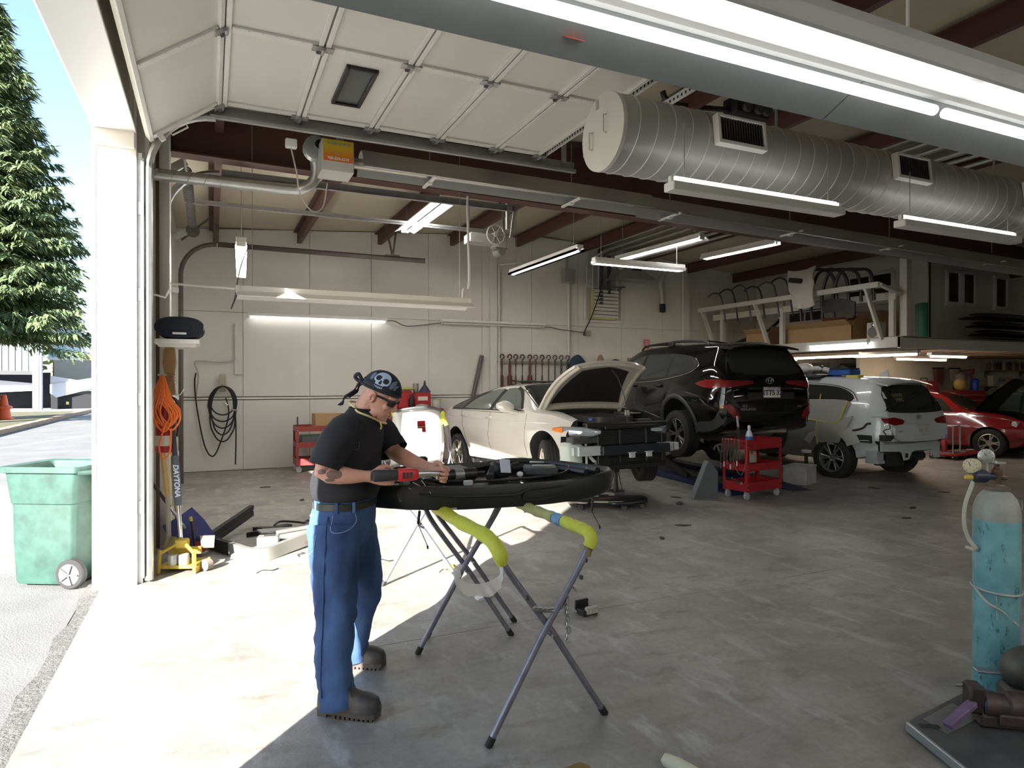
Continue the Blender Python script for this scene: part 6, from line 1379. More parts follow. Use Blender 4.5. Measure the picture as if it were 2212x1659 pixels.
def hr(z,cx,a,b2,e=2.2): return [HP @ p for p in ell((cx,0,z),(a,0,0),(0,b2,0),24,e)]
m.rings([hr(*q) for q in ((-.005,.060,.016,.018),(.003,.058,.030,.032),(.02,.050,.044,.046),(.045,.034,.064,.056),(.07,.022,.076,.062),(.10,.010,.085,.066),(.13,.002,.092,.071),(.16,-.004,.097,.075),(.19,-.008,.094,.073),(.212,-.010,.078,.060),(.228,-.011,.050,.040),(.236,-.011,.015,.012))])
H = lambda x,y,z: HP @ V((x,y,z))
m.tube([H(.088,0,.135),H(.098,0,.115),H(.112,0,.098),H(.118,0,.088)],[.010,.011,.013,.012],10)
for s in (-1,1):
 m.ball(H(.106,s * .012,.086),.0095,8,6); m.tube([H(.088,s * .012,.147),H(.090,s * .035,.147),H(.074,s * .055,.142)],[.010,.011,.008],8)
 m.ball(H(.074,s * .045,.095),(.018,.016,.018),10,6); m.ball(H(.03,s * .055,.028),(.03,.012,.022),10,6)
 m.rings([[H(-.006 + x * cos(.25),s * (.066 + d),.108 + z) for x,z in [(.018 * sc2 * cos(t),.032 * sc2 * sin(t)) for t in [2 * pi * q / 14 for q in range(14)]]] for d,sc2 in ((-.004,.7),(.008,.95),(.016,1.0),(.018,.8),(.013,.45))])
m.tube([H(.094,-.022,.058),H(.104,-.008,.060),H(.104,.008,.060),H(.094,.022,.058)],.006,8); m.tube([H(.092,-.020,.048),H(.101,-.006,.046),H(.101,.006,.046),H(.092,.020,.048)],.0065,8)
m.ball(H(.084,0,.012),(.018,.022,.016),10,6)
body_o = m.build('body',skin,man,smooth=0)
body_o.parent = None
md = body_o.modifiers.new('r','REMESH'); md.mode = 'VOXEL'; md.voxel_size = .0042
md = body_o.modifiers.new('s','SMOOTH'); md.factor = .5; md.iterations = 3
bake(body_o); smooth_mesh(body_o.data,180); body_o.parent = man
for s in (-1,1):
 e = MB(); e.ball(H(.0815,s * .031,.128),.0115,12,8); eo = e.build('eye',mat('eye_white',(.7,.68,.64),.2),man); e = MB(); e.ball(H(.0905,s * .0315,.126),.0048,10,6); e.build('iris',mat('iris_dark',(.05,.04,.03),.1),eo)
bvb = BVHTree.FromPolygons([v.co[:] for v in body_o.data.vertices],[p.vertices[:] for p in body_o.data.polygons])
def on_skin(p,d,off=.001):
 h = bvb.ray_cast(V(p) - V(d).normalized() * .2,V(d).normalized()); return (h[0] + h[1] * off) if h[0] else V(p)
MB().tube([on_skin(H(.10,y,.0535),HP.to_3x3() @ V((-1,0,0)),.0) for y in (-.022,-.011,0,.011,.022)],.0022,6).build('mouth_line',mat('lip_dark',(.25,.09,.07),.5),man)
MB().tube([on_skin(H(-.004 + .008 * cos(t),-.09,.110 + .016 * sin(t)),HP.to_3x3() @ V((0,1,0)),.0) for t in [.6 * q for q in range(9)]],.0028,6).build('ear_hollow',mat('ear_red',(.36,.13,.10),.5),man)
tat = mat('tattoo_ink',(.16,.10,.085),.55)
for (x0,z0,pts) in ((.045,1.186,[(-.035,.012),(-.01,.022),(.02,.02),(.035,.008),(.03,-.012),(.0,-.02),(-.03,-.012)]),(-.01,1.20,[(-.02,.012),(.01,.014),(.014,-.006),(-.018,-.008)]),(.02,1.162,[(-.02,.004),(.02,.008),(.024,-.006),(-.016,-.01)])):
 q = MB(); P = smoothpoly(pts,3); c0 = on_skin((x0,-.22,z0),(0,1,0),.0012)
 q.grid([[on_skin((x0 + x * f,-.22,z0 + z * f),(0,1,0),.0012) for x,z in P] for f in (.02,.35,.7,1)],False,True); q.build('tattoo',tat,man)
# ---- clothes
shirtm = mat('shirt_black',(.011,.011,.015),.85,var=.25,vscale=9,bump=.25,bscale=260)
denim = mat('denim_blue',(.05,.11,.27),.9,var=.0,bump=.35,bscale=300)
t,b = nodes_of(denim); tc = t.nodes.new('ShaderNodeTexCoord')
mp = t.nodes.new('ShaderNodeMapping'); mp.inputs['Scale'].default_value = (3.2,3.2,1.3); t.links.new(tc.outputs['Object'],mp.inputs[0])
n = t.nodes.new('ShaderNodeTexNoise'); n.inputs['Scale'].default_value = 1.6; n.inputs['Detail'].default_value = 7; t.links.new(mp.outputs[0],n.inputs['Vector'])
r = t.nodes.new('ShaderNodeValToRGB'); r.color_ramp.elements[0].position = .34; r.color_ramp.elements[1].position = .68
r.color_ramp.elements[0].color = (.010,.028,.095,1); r.color_ramp.elements[1].color = (.062,.135,.31,1); t.links.new(n.outputs[0],r.inputs[0]); t.links.new(r.outputs[0],b.inputs['Base Color'])
def wrinkle(R,amp,f=(9,9,14),seed=0):
 out = []
 for ring in R:
  c = sum((V(p) for p in ring),V()) / len(ring); row = []
  for p in ring:
   d = V(p) - c; k = mnoise.noise(V((p.x * f[0] + seed,p.y * f[1],p.z * f[2]))) + .5 * mnoise.noise(V((p.x * f[0] * 2.3,p.y * f[1] * 2.3 + seed,p.z * f[2] * 2)))
   row.append(V(p) + d.normalized() * amp * k)
  out.append(row)
 return out
def dense(R,n=4):
 cols = list(zip(*R)); C2 = [cr(c,n) for c in cols]; return [list(r) for r in zip(*C2)]
def cloth(R,amp,name,mm,n=4,f=(9,9,14),seed=0,cap=False):
 q = MB(); R2 = wrinkle(dense(R,n),amp,f,seed); q.rings(R2,cap=cap); inner = [[p + (sum(rg,V()) / len(rg) - p).normalized() * .004 for p in rg] for rg in R2]
 q.rings(inner,cap=False)
 for A,B in ((R2[0],inner[0]),(R2[-1],inner[-1])): q.grid([A,B],False,True)
 return q.build(name,mm,man,smooth=70)
N_ = 36
torso = [ell((cx,.06,z),(a,0,.0),(0,b2,0),N_,2.35) for z,cx,a,b2 in ((1.03,-.002,.158,.196),(1.05,-.003,.168,.206),(1.10,.004,.172,.208),(1.17,.010,.165,.207),(1.25,.018,.156,.208),(1.33,.033,.148,.212),(1.395,.052,.130,.212),(1.435,.068,.108,.188),(1.463,.080,.088,.142),(1.487,.090,.072,.094),(1.497,.094,.067,.077))]
torso = [[p + V((0,0,-.10 * (p.x - .094) if z > 8 else 0)) for p in r_] for z,r_ in enumerate(torso)]
shirt = cloth(torso,.011,'shirt',shirtm,5,(7,6,11))
def tubeR(pts,n=20,e=2.2):
 """rings along a path of (x, y, z, r)"""
 out = []; prev = None
 P = [V(p[:3]) for p in pts]
 for i,p in enumerate(P):
  d = (P[min(i + 1,len(P) - 1)] - P[max(i - 1,0)]).normalized()
  x = V((1,0,0)) - d * d.x if prev is None else prev - d * prev.dot(d)
  x.normalize(); prev = x; y = d.cross(x); out.append(ell(p,x * pts[i][3],y * pts[i][3],n,e))
 return out
cloth(tubeR([(.06,-.06,1.40,.085),(.055,-.105,1.385,.090),(.035,-.145,1.35,.088),(.012,-.178,1.30,.084),(-.006,-.198,1.25,.082),(-.014,-.205,1.222,.084)]),.009,'shirt_sleeve',shirtm,4,(14,14,14),3).parent = man
cloth(tubeR([(.07,.18,1.405,.085),(.085,.24,1.395,.092),(.115,.28,1.36,.090),(.155,.29,1.31,.085),(.185,.28,1.27,.082),(.20,.272,1.25,.083)]),.009,'shirt_sleeve',shirtm,4,(14,14,14),7)
q = MB(); q.tube([p + (p - V((.094,.06,1.49))).normalized() * .002 for p in torso[-1]],.006,6,closed=True); q.build('collar',shirtm,man)
bvs = BVHTree.FromPolygons([v.co[:] for v in shirt.data.vertices],[p.vertices[:] for p in shirt.data.polygons])
lg = mat('crest_tan',(.10,.085,.055),.7)
def on_shirt(x,z,off=.002):
 o = V((x,-1,z)); h = bvs.ray_cast(o,V((0,1,0))); return h[0] + h[1] * (off if h[1].y < 0 else -off) if h[0] else V((x,-.15,z))
q = MB(); q.tube([on_shirt(.105 + a,1.335 + z) for a,z in ((-.020,.035),(.018,.037),(.024,.0),(.018,-.035),(-.016,-.038),(-.022,0))],.0022,5,closed=True); q.tube([on_shirt(.105 + a,1.335 + z) for a,z in ((.010,.022),(-.008,.024),(-.010,.006),(.008,-.004),(.009,-.022),(-.010,-.024))],.003,5); q.build('chest_crest',lg,shirt)
jl = []
waist = [ell((cx,.06,z),(a,0,0),(0,b2,0),N_,2.4) for z,cx,a,b2 in ((1.035,-.004,.146,.190),(1.0,-.006,.150,.193),(.95,-.012,.156,.198),(.90,-.018,.160,.202),(.86,-.020,.158,.204),(.82,-.02,.150,.200),(.79,-.018,.132,.185))]
jeans = cloth(waist,.004,'jeans',denim,4,(8,8,8),2)
cloth(tubeR([(-.025,-.03,.90,.138),(-.022,-.045,.82,.132),(-.012,-.075,.70,.122),(.0,-.105,.58,.112),(.014,-.13,.48,.100),(.014,-.152,.38,.096),(.016,-.172,.28,.093),(.028,-.188,.18,.088),(.040,-.196,.11,.085),(.047,-.20,.075,.087),(.05,-.20,.05,.089)],24),.012,'jeans_leg',denim,5,(11,11,13),5)
cloth(tubeR([(-.025,.15,.90,.138),(-.012,.165,.82,.132),(.012,.20,.70,.120),(.028,.235,.58,.110),(.025,.262,.48,.102),(.0,.288,.38,.098),(-.03,.312,.28,.094),(-.05,.328,.18,.088),(-.055,.335,.11,.086),(-.052,.338,.075,.088),(-.05,.34,.05,.09)],24),.012,'jeans_leg',denim,5,(11,11,13),9)
bl_ = mat('belt_leather',(.016,.016,.017),.4)
q = MB(); q.rings([ell((-.005,.06,z),(a,0,0),(0,a * 1.27,0),N_,2.4) for z,a in ((.985,.153),(.987,.1565),(1.021,.1555),(1.023,.152))],cap=False); q.build('belt',bl_,man)
st_ = mat('denim_light',(.20,.30,.48),.9)
bvj = None
for (x,) in ((-.10,),(.02,),(.10,)):
 yy = .06 - .195 * (1 - min(1,abs(x / .158)) ** 2.4) ** (1 / 2.4) - .004
 MB().box((x,yy,1.003),(.016,.008,.055),.002).build('belt_loop',denim,jeans,smooth=0)
legs = [c for c in man.children if c.name.startswith('jeans_leg')]
LB = [BVHTree.FromPolygons([v.co[:] for v in c.data.vertices],[p.vertices[:] for p in c.data.polygons]) for c in [jeans] + legs]
def on_jeans(x,z):
 best = None
 for B in LB:
  h = B.ray_cast(V((x,-1.2,z)),V((0,1,0)))
  if h[0] and (best is None or h[0].y < best.y): best = h[0] + V((0,-.002,0))
 return best or V((x,-.15,z))
MB().tube([on_jeans(-.025 + .03 * (1 - z) * .6,z) for z in [.96 - .045 * k for k in range(20)]],.003,5).build('side_seam',mat('denim_dark_seam',(.02,.04,.11),.9),jeans)
MB().tube([on_jeans(x,z) for x,z in cr2] if False else [on_jeans(p.x,p.y) for p in cr([(.0,.965,0),(.0,.90,0),(.03,.885,0),(.08,.895,0),(.105,.93,0),(.10,.975,0)],4)],.0022,5).build('front_pocket',st_,jeans)
MB().tube([on_jeans(x,z) for x,z in ((-.135,.925),(-.075,.925),(-.078,.86),(-.085,.80),(-.12,.77))],.0022,5).build('rear_pocket',st_,jeans)
q = MB(); q.box(tuple(on_jeans(-.128,.955)),(.022,.006,.010)); q.build('red_tab',mat('tab_red',(.6,.1,.15),.6),jeans,smooth=0)
boot = mat('boot_leather',(.085,.062,.052),.55,var=.4,vscale=12,bump=.3,bscale=60); capm = mat('boot_toe_rubber',(.045,.043,.043),.5); sole = mat('boot_sole',(.075,.062,.055),.8)
for (cx,cy,rz) in ((.068,-.205,-.10),(-.07,.34,-.02)):
 M4 = Matrix.Translation((cx,cy,0)) @ Euler((0,0,rz)).to_matrix().to_4x4()
 q = MB(); q.rings([[M4 @ V((x,b2 * s_,z)) for s_,z in ((-1,.035),(-1,.035 + h * .5),(-.75,.035 + h * .88),(-.3,.035 + h),(.3,.035 + h),(.75,.035 + h * .88),(1,.035 + h * .5),(1,.035))] for x,b2,h in ((-.118,.022,.07),(-.105,.036,.11),(-.07,.042,.125),(-.02,.043,.128),(.03,.045,.115),(.07,.049,.095),(.11,.053,.080),(.15,.053,.072),(.18,.044,.058),(.197,.024,.036))])
 R0 = q.v; bo = q.build('boot',boot,man,smooth=60)
 q = MB(); q.rings([[M4 @ V((x,b2 * s_,z)) for s_,z in ((-1.03,.033),(-1.02,.035 + h * .55),(-.75,.036 + h * .94),(-.3,.037 + h * 1.03),(.3,.037 + h * 1.03),(.75,.036 + h * .94),(1.02,.035 + h * .55),(1.03,.033))] for x,b2,h in ((.112,.0535,.080),(.15,.054,.073),(.182,.045,.059),(.199,.025,.037))]); q.build('toe_cap',capm,bo,smooth=60)
 q = MB(); O = [(-.122,.0),(-.112,.034),(-.06,.042),(.02,.044),(.09,.053),(.15,.057),(.19,.044),(.207,.0)]
 P = [(x,y) for x,y in O] + [(x,-y) for x,y in reversed(O[1:-1])]
 q.prism(P,.022,M4 @ TRS((0,0,.016))); q.prism([(x,y) for x,y in P if x < -.03],.016,M4 @ TRS((0,0,0)))
 for k in range(9):
  for s_ in (-1,1): q.box(tuple(M4 @ V((-.02 + .024 * k,s_ * .037,.008))),(.015,.022,.016))
 q.build('sole',sole,bo,smooth=0)
 q = MB()
 for k in range(5): q.tube([M4 @ V((.055 - .022 * k,-.024,.135 + .012 * k)),M4 @ V((.045 - .022 * k,0,.147 + .012 * k)),M4 @ V((.055 - .022 * k,.024,.135 + .012 * k))],.0035,5)
 q.tube([M4 @ V(p) for p in ((.05,0,.148),(.06,-.03,.14),(.075,-.045,.115))],.0035,5); q.build('laces',blackm,bo)
bnd = mat('bandana_black',(.012,.014,.022),.8,bump=.15,bscale=200)
q = MB(); R = []
for k in range(13):
 f = k / 12
 ring = []
 for a in [2 * pi * s / 30 for s in range(30)]:
  zc = .155; rx,ry,rz2 = .1085,.0865,.098
  xe = cos(a); base = .150 + .16 * (.1085 * xe) - .0
  z = base + (zc + rz2 - base) * sin(f * pi / 2)
  t_ = max(0.0,1 - max(0,(z - zc) / rz2) ** 2) ** .5
  ring.append(HP @ V((-.006 + rx * t_ * xe,ry * t_ * sin(a),z + .002)))
 R.append(ring)
q.rings(R); bd = q.build('bandana',bnd,man,smooth=70)
q = MB(); q.tube([p + (p - H(-.006,0,.15)).normalized() * .0015 for p in R[0]],.006,6,closed=True); q.tube([p + (p - H(-.006,0,.15)).normalized() * .002 for p in R[2]],.003,5,closed=True); q.build('bandana_hem',bnd,bd)
q = MB(); q.ball(H(-.118,-.01,.138),(.02,.022,.02),10,8); q.tube(cr([H(-.118,-.01,.14),H(-.150,-.02,.165),H(-.165,-.01,.14),H(-.13,-.01,.13)],5),.010,8); q.build('knot',bnd,bd)
for k,pts in enumerate((((-.12,-.01,.13),(-.135,-.02,.07),(-.150,-.035,.01),(-.155,-.03,-.03)),((-.12,0,.13),(-.125,.0,.08),(-.135,-.01,.03)))):
 q = MB(); C_ = cr([H(*p) for p in pts],5); q.grid([[p + (HP.to_3x3() @ V((0,1,0))) * w2 + (HP.to_3x3() @ V((1,0,0))) * (.006 * sin(i * .9 + w2 * 90)) for w2 in (-.024,-.008,.008,.024)] for i,p in enumerate(C_)]); q.build('bandana_tail',mat('bandana_print',(.10,.14,.24),.8,var=.7,vscale=30) if k == 0 else bnd,bd,smooth=80)
loc = [HP.inverted() @ v.co for v in bd.data.vertices]
bvc = BVHTree.FromPolygons(loc,[p.vertices[:] for p in bd.data.polygons])
pr_l = mat('print_pale_blue',(.36,.46,.60),.8); pr_d = mat('print_black',(.010,.011,.016),.8)
def prnt(pts,mm,name,off,dx=0,s_=1):
 o = patch(bvc,smoothpoly([(dx + x * s_,.205 + z * s_) for x,z in pts],3),'right',mm,name,bd,off=off,step=.012); o.data.transform(HP); return o
skl = prnt([(-.045,.012),(-.03,.036),(.0,.044),(.03,.036),(.046,.012),(.042,-.010),(.026,-.016),(.024,-.036),(.0,-.042),(-.024,-.036),(-.026,-.016),(-.042,-.010)],pr_l,'skull_print',.0015,dx=-.005,s_=.95)
for s_ in (-1,1): prnt([(s_ * .008,.016),(s_ * .024,.020),(s_ * .036,.010),(s_ * .030,-.004),(s_ * .012,-.002)],pr_d,'skull_eye',.0028,dx=-.005)
prnt([(0,.004),(.008,-.014),(0,-.018),(-.008,-.014)],pr_d,'skull_nose',.0028,dx=-.005)
for k in range(5): prnt([(-.016 + .008 * k - .0015,-.026),(-.016 + .008 * k + .0015,-.026),(-.016 + .008 * k + .0012,-.038),(-.016 + .008 * k - .0012,-.038)],pr_d,'skull_tooth_gap',.0028,dx=-.005)
for (dx,pts) in ((.052,[(-.008,.02),(.004,.03),(.012,.006),(.004,-.02),(-.006,-.008)]),(-.062,[(-.01,.01),(.006,.02),(.010,-.01),(-.004,-.02)]),(.070,[(-.004,.01),(.006,.012),(.004,-.014),(-.004,-.01)])): prnt(pts,mat('print_grey_blue',(.12,.15,.22),.8),'bandana_motif',.0015,dx)
q = MB()
for s in (-1,1): q.tube(cr([H(.012,s * .075,.128),H(.045,s * .074,.132),H(.078,s * .064,.134),H(.098,s * .045,.135),H(.106,s * .012,.134)],4),.006,6)
q.build('glasses_frame',blackp,man)
q = MB(); q.grid([[H(.104 - .9 * y * y * 9 * .9 + (0),y,z) for y in [-.062 + .0155 * k for k in range(9)]] for z in (.105,.118,.136)]); gl_ = q.build('glasses_lens',mat('lens_smoke',(.03,.03,.03),.05,alpha=.75),man,smooth=60)
cy_ = mat('cord_yellow',(.62,.54,.26),.6)
def out_ray(a,z):
 c = V((.10 + (1.48 - z) * .2,.06,z)); dd = V((cos(a),sin(a),0)); best = c + dd * .06
 for B in (bvb,bvs):
  h = B.ray_cast(c + dd * .5,-dd)
  if h[0] and (h[0] - c).length < .16 and (h[0] - c).length > (best - c).length: best = h[0]
 return best + dd * .007
cp = [out_ray(radians(a),z) for a,z in ((180,1.535),(215,1.525),(245,1.505),(270,1.485),(295,1.465),(320,1.445),(340,1.43),(360,1.42),(20,1.43),(45,1.45),(70,1.475),(100,1.50),(140,1.53))]
q = MB(); q.tube(cr(cp,4,True),.0055,7,closed=True); q.tube([cp[6],cp[6] + V((.012,-.012,-.02)),cp[6] + V((.006,-.008,-.038))],.005,6); q.build('neck_cord',cy_,man)
# ---- the tool in his hands
tl = thing('cordless_ratchet','red and grey cordless ratchet held in the man\'s hands','power tool',(0,0,0)); tl.matrix_world = man.matrix_basis.copy(); tl.location = man.location; tl.rotation_euler = man.rotation_euler
gr_ = mat('tool_grip_grey',(.035,.035,.04),.6); rd_ = mat('tool_red',(.60,.03,.04),.4)
A = V((.245,-.165,1.175)); B = V((.50,.02,1.165)); d = (B - A).normalized(); sd_ = V((0,0,1)).cross(d).normalized(); up_ = d.cross(sd_)
ringt = lambda f,a,b2,e=2.6: ell(A + d * f,sd_ * a,up_ * b2,16,e)
q = MB(); q.rings([ringt(f,a,b2) for f,a,b2 in ((-.03,.022,.024),(-.02,.028,.030),(.05,.027,.029),(.10,.024,.027),(.105,.022,.024))]); q.build('grip',gr_,tl)
q = MB(); q.rings([ringt(f,a,b2,3.2) for f,a,b2 in ((.095,.026,.028),(.105,.031,.033),(.165,.031,.033),(.20,.026,.029),(.205,.022,.024))]); q.build('motor_case',rd_,tl)
q = MB()
for k in range(3): q.box(tuple(A + d * (.12 + .02 * k) - sd_ * .031),(.012,.006,.03),.001,Matrix((d,sd_,up_)).transposed())
q.build('case_slots',gr_,tl,smooth=0)
q = MB(); q.rings([ringt(f,a,b2,2.8) for f,a,b2 in ((.20,.020,.021),(.25,.016,.017),(.285,.015,.016),(.30,.02,.013),(.33,.02,.013),(.34,.012,.01))]); q.tube([A + d * .318,A + d * .318 - up_ * .03],.009,10); q.build('ratchet_head',steel,tl)
# ==== WORK STANDS
purp = mat('stand_grey_paint',(.25,.25,.30),.36,.5,var=.35,vscale=18)
capb = mat('rubber_cap',(.015,.015,.02),.7)
padm = mat('tape_yellow_green',(.58,.62,.06),.6,var=.15,vscale=30,bump=.2,bscale=80)
padf = mat('tape_faded',(.45,.46,.20),.7,var=.2,vscale=30,bump=.2,bscale=80)
padb = mat('tape_blue',(.18,.33,.55),.65)
def stand(label,feet,loc_y,y2,tops,z_t,near_pads,extra):
 """X-frame at y=loc_y and at y=y2; feet (xl, xr); tops (xl, xr)"""
 xl,xr = feet; tl_,tr_2 = tops; ox = (xl + xr) / 2
 t = thing('work_stand',label,'work stand',(ox,(loc_y + y2) / 2,0))
 L = lambda x,y,z: V((x - ox,y - (loc_y + y2) / 2,z))
 for yy,s in ((loc_y,-1),(y2,1)):
  for (xf,xt,dy) in ((xl,tr_2,-.016),(xr,tl_,.016)):
   dx = (xt - xf); P = [L(xf,yy + dy,.0),L(xf + dx * .5,yy + dy,z_t * .5),L(xf + dx * .86,yy + dy,z_t * .82),L(xf + dx * .97,yy + dy - s * .005,z_t * .94),L(xt,yy + dy - s * .03,z_t * 1.0),L(xt,yy - s * .12,z_t * 1.005)]
   lg_ = MB().tube([P[0]] + cr(P[1:],5),.0155,10).build('leg',purp,t)
   MB().tube([P[0],P[0] + (P[1] - P[0]).normalized() * .045],.0185,10).build('foot_cap',capb,lg_)
  MB().tube([L((xl + xr) / 2 + .0,yy - .03,z_t * .5),L((xl + xr) / 2,yy + .03,z_t * .5)],.008,8).build('pivot_bolt',chrome,t)
 for x,s in ((tl_,0),(tr_2,1)):
  MB().tube([L(x,loc_y + .10,z_t * 1.005),L(x,y2 - .10,z_t * 1.005)],.016,10).build('top_bar',purp,t)
 return t,L
ws,L = stand('folding work stand nearest the camera, its tubes padded with yellow tape',(1.13,1.77),2.74,3.85,(1.18,1.672),.905,True,None)
def pad(t,L,x,y0,y1,z,r,m,name='pad',bulge=.0):
 n = 9; MB().tube([L(x + .004 * sin(k),y0 + (y1 - y0) * k / n,z) for k in range(n + 1)],[r * (1 + .10 * sin(k * 2.1)) for k in range(n + 1)],12).build(name,m,t)
pad(ws,L,1.672,2.80,3.0,.912,.031,padm); pad(ws,L,1.672,3.0,3.10,.912,.030,padb); pad(ws,L,1.672,3.10,3.55,.912,.029,padf)
MB().tube(cr([L(1.672,2.82,.912),L(1.673,2.75,.905),L(1.668,2.722,.875),L(1.655,2.722,.845)],4),[.031] * 13,12).build('pad',padm,ws)
MB().tube([L(1.655,2.722,.845),L(1.648,2.72,.80)],[.022,.014],8).build('tape_end',mat('tape_brown',(.25,.19,.10),.6),ws)
pad(ws,L,1.18,2.84,3.62,.912,.034,padm)
MB().tube(cr([L(1.18,2.86,.912),L(1.178,2.77,.90),L(1.19,2.73,.86),L(1.20,2.725,.81)],4),[.034] * 10 + [.03,.026,.022],12).build('pad',padm,ws)
ch = MB(); C_ = cr([L(1.37,2.73,.585),L(1.44,2.725,.57),L(1.50,2.725,.575),L(1.535,2.725,.61)],6)
for k in range(0,len(C_) - 1):
 d = (C_[k + 1] - C_[k]).normalized(); c = (C_[k] + C_[k + 1]) / 2; u = V((0,1,0)) if k % 2 else d.cross(V((0,1,0)))
 ch.tube([c + d * (.017 * cos(a)) + u * (.009 * sin(a)) for a in [pi / 4 * q for q in range(8)]],.0035,5,closed=True)
for k in range(7):
 c = L(1.53 + .003 * k * (k % 2),2.722,.60 - .028 * k); d = V((0,0,1)); u = V((1,0,0)) if k % 2 else V((0,1,0)); ch.tube([c + d * (.017 * cos(a)) + u * (.009 * sin(a)) for a in [pi / 4 * q for q in range(8)]],.0035,5,closed=True)
ch.build('chain',steel,ws,kind='stuff')
q = MB(); q.tube(cr([L(1.535,2.725,.61),L(1.53,2.722,.66),L(1.56,2.72,.665),L(1.59,2.73,.64)],5),.006,6); q.build('chain_hook',chrome,ws)
for (x,z) in ((1.60,.70),(1.625,.78),(1.31,.64)): MB().box(tuple(L(x + .02,2.735,z)),(.016,.02,.02),.003).build('clip',darkg,ws)
pf = thing('plastic_wrap','clear crumpled plastic wrap dangling from the yellow padding of the near stand','plastic wrap',(1.16,2.72,.80))
C_ = cr([(.03,.0,.06),(.035,.0,-.01),(.015,-.01,-.06),(-.06,-.02,-.085),(-.14,-.01,-.065),(-.19,.0,-.02),(-.16,.01,.01)],5)
q = MB(); q.grid([[p + V((.010 * mnoise.noise(p * 30 + V((0,0,s))),.012 * s,.020 * s + .012 * mnoise.noise(p * 25 + V((s,0,0))))) for s in (-1.3,-.5,.4,1.2)] for p in C_]); q.build('film',mat('wrap_film',(.66,.64,.60),.25,alpha=.72,bump=.4,bscale=40),pf,smooth=80)
ws2,L2 = stand('second folding work stand standing behind the yellow-padded one, partly in sunlight',(1.25,1.89),4.06,5.25,(1.28,1.80),.90,False,None)
pad(ws2,L2,1.28,4.2,4.9,.907,.026,padf); pad(ws2,L2,1.80,4.2,4.9,.907,.026,padf)
# ==== LIFTGATE PANEL LYING ON THE STANDS
lgt = thing('tailgate','black inner tailgate shell lying across the two work stands','car part',(1.55,3.8,.945))
gbk = mat('gate_black',(.010,.011,.009),.5,coat=.12,var=.2,vscale=8)
O = [(-.76,-.04),(-.66,-.17),(-.38,-.315),(.0,-.375),(.40,-.39),(.66,-.325),(.81,-.20),(.78,-.05),(.60,.28),(.34,.42),(.16,.40),(-.10,.41),(-.45,.40),(-.68,.20)]
O2 = [(p.x,p.y) for p in cr([(a,b2,0) for a,b2 in O],3,True)]
def lev(f,z,tilt=1): return [V((x * f,y * f,z + .045 * (y + .38) * tilt + .035 * max(0,(x - .2)) * tilt)) for x,y in O2]
q = MB(); q.rings([lev(.90,-.028),lev(.975,-.024),lev(.99,-.01),lev(1.0,.05),lev(1.0,.098),lev(.99,.108),lev(.972,.110),lev(.962,.10),lev(.94,.05),lev(.86,.045)],cap=False)
base = lev(.86,.045); cc = sum(base,V()) / len(base); q.grid([base,[cc + (p - cc) * .6 - V((0,0,.01)) for p in base],[cc + (p - cc) * .25 for p in base],[cc + (p - cc) * .01 for p in base]],False,True)
bot = lev(.90,-.028); cc = sum(bot,V()) / len(bot); q.grid([bot,[cc + (p - cc) * .4 for p in bot],[cc + (p - cc) * .01 for p in bot]],False,True)
gs = q.build('shell',gbk,lgt,smooth=50)
zz = lambda x,y,z=0: z + .045 * (y + .38) + .035 * max(0,x - .2)
q = MB(); q.tube(cr([(-.50,-.268,.07),(-.28,-.345,.055),(.02,-.392,.05),(.12,-.395,.075),(.3,-.393,.08),(.55,-.352,.085)],6),.008,6); q.tube(cr([(.10,-.396,.06),(.09,-.397,.02),(.2,-.398,.012),(.32,-.396,.03)],6),.006,6); q.build('pressed_rib',gbk,gs)
q = MB()
q.tube(cr([(-.60,.18,zz(-.6,.2,.075)),(-.42,.33,zz(-.4,.34,.085)),(-.05,.36,zz(0,.39,.065)),(.16,.34,zz(.2,.36,.095)),(.34,.36,zz(.4,.3,.105)),(.56,.24,zz(.5,.27,.095)),(.70,.02,zz(.66,.05,.085)),(.74,-.14,zz(.72,-.1,.085))],6),.024,8)
q.build('edge_frame',gbk,gs)
q = MB(); q.tube(cr([(.18,.26,zz(.2,.3,.085)),(.42,.20,zz(.45,.2,.085)),(.58,.0,zz(.6,0,.085)),(.64,-.16,zz(.66,-.16,.085))],6),.022,8); q.build('brace',blackp,gs,smooth=30)
for a_,b_,w_ in (((.22,.34,zz(.24,.34,.09)),(.02,-.05,zz(0,-.05,.09)),.05),((-.34,.33,zz(-.3,.33,.08)),(-.36,.0,zz(-.3,0,.08)),.06),((-.05,.37,zz(-.05,.37,.07)),(-.06,.05,zz(0,.05,.07)),.05)): MB().bar(a_,b_,w_,.035,.006).build('brace',blackp,gs,smooth=30)
MB().box((-.20,.18,zz(-.2,.18,.10)),(.30,.22,.05),.012).build('recess_cover',darkg,gs); MB().box((.42,.05,zz(.42,.05,.09)),(.22,.20,.05),.012,rot=(0,0,-.4)).build('recess_cover',darkg,gs)
q = MB(); q.lathe([(.03,-.10),(.036,-.095),(.036,.095),(.03,.10)],(-.16,-.02,zz(-.1,0,.115)),(1,.1,0),14); q.lathe([(.012,.1),(.012,.16)],(-.16,-.02,zz(-.1,0,.115)),(1,.1,0),8); q.box((-.2,-.02,zz(-.2,0,.09)),(.12,.06,.03)); mo = q.build('wiper_motor',blackp,lgt)
q = MB(); q.lathe([(.037,-.03),(.037,.03)],(-.18,-.022,zz(-.1,0,.115)),(1,.1,0),14); q.build('motor_band',mat('motor_band_grey',(.35,.35,.34),.4,.5),mo)
q = MB(); q.box((.12,.02,zz(.12,0,.125)),(.13,.10,.10),.02,rot=(.2,0,.2)); q.lathe([(.03,0),(.035,.08)],(.20,.06,zz(.2,.05,.12)),(1,.4,0),12); la = q.build('latch_actuator',blackp,lgt)
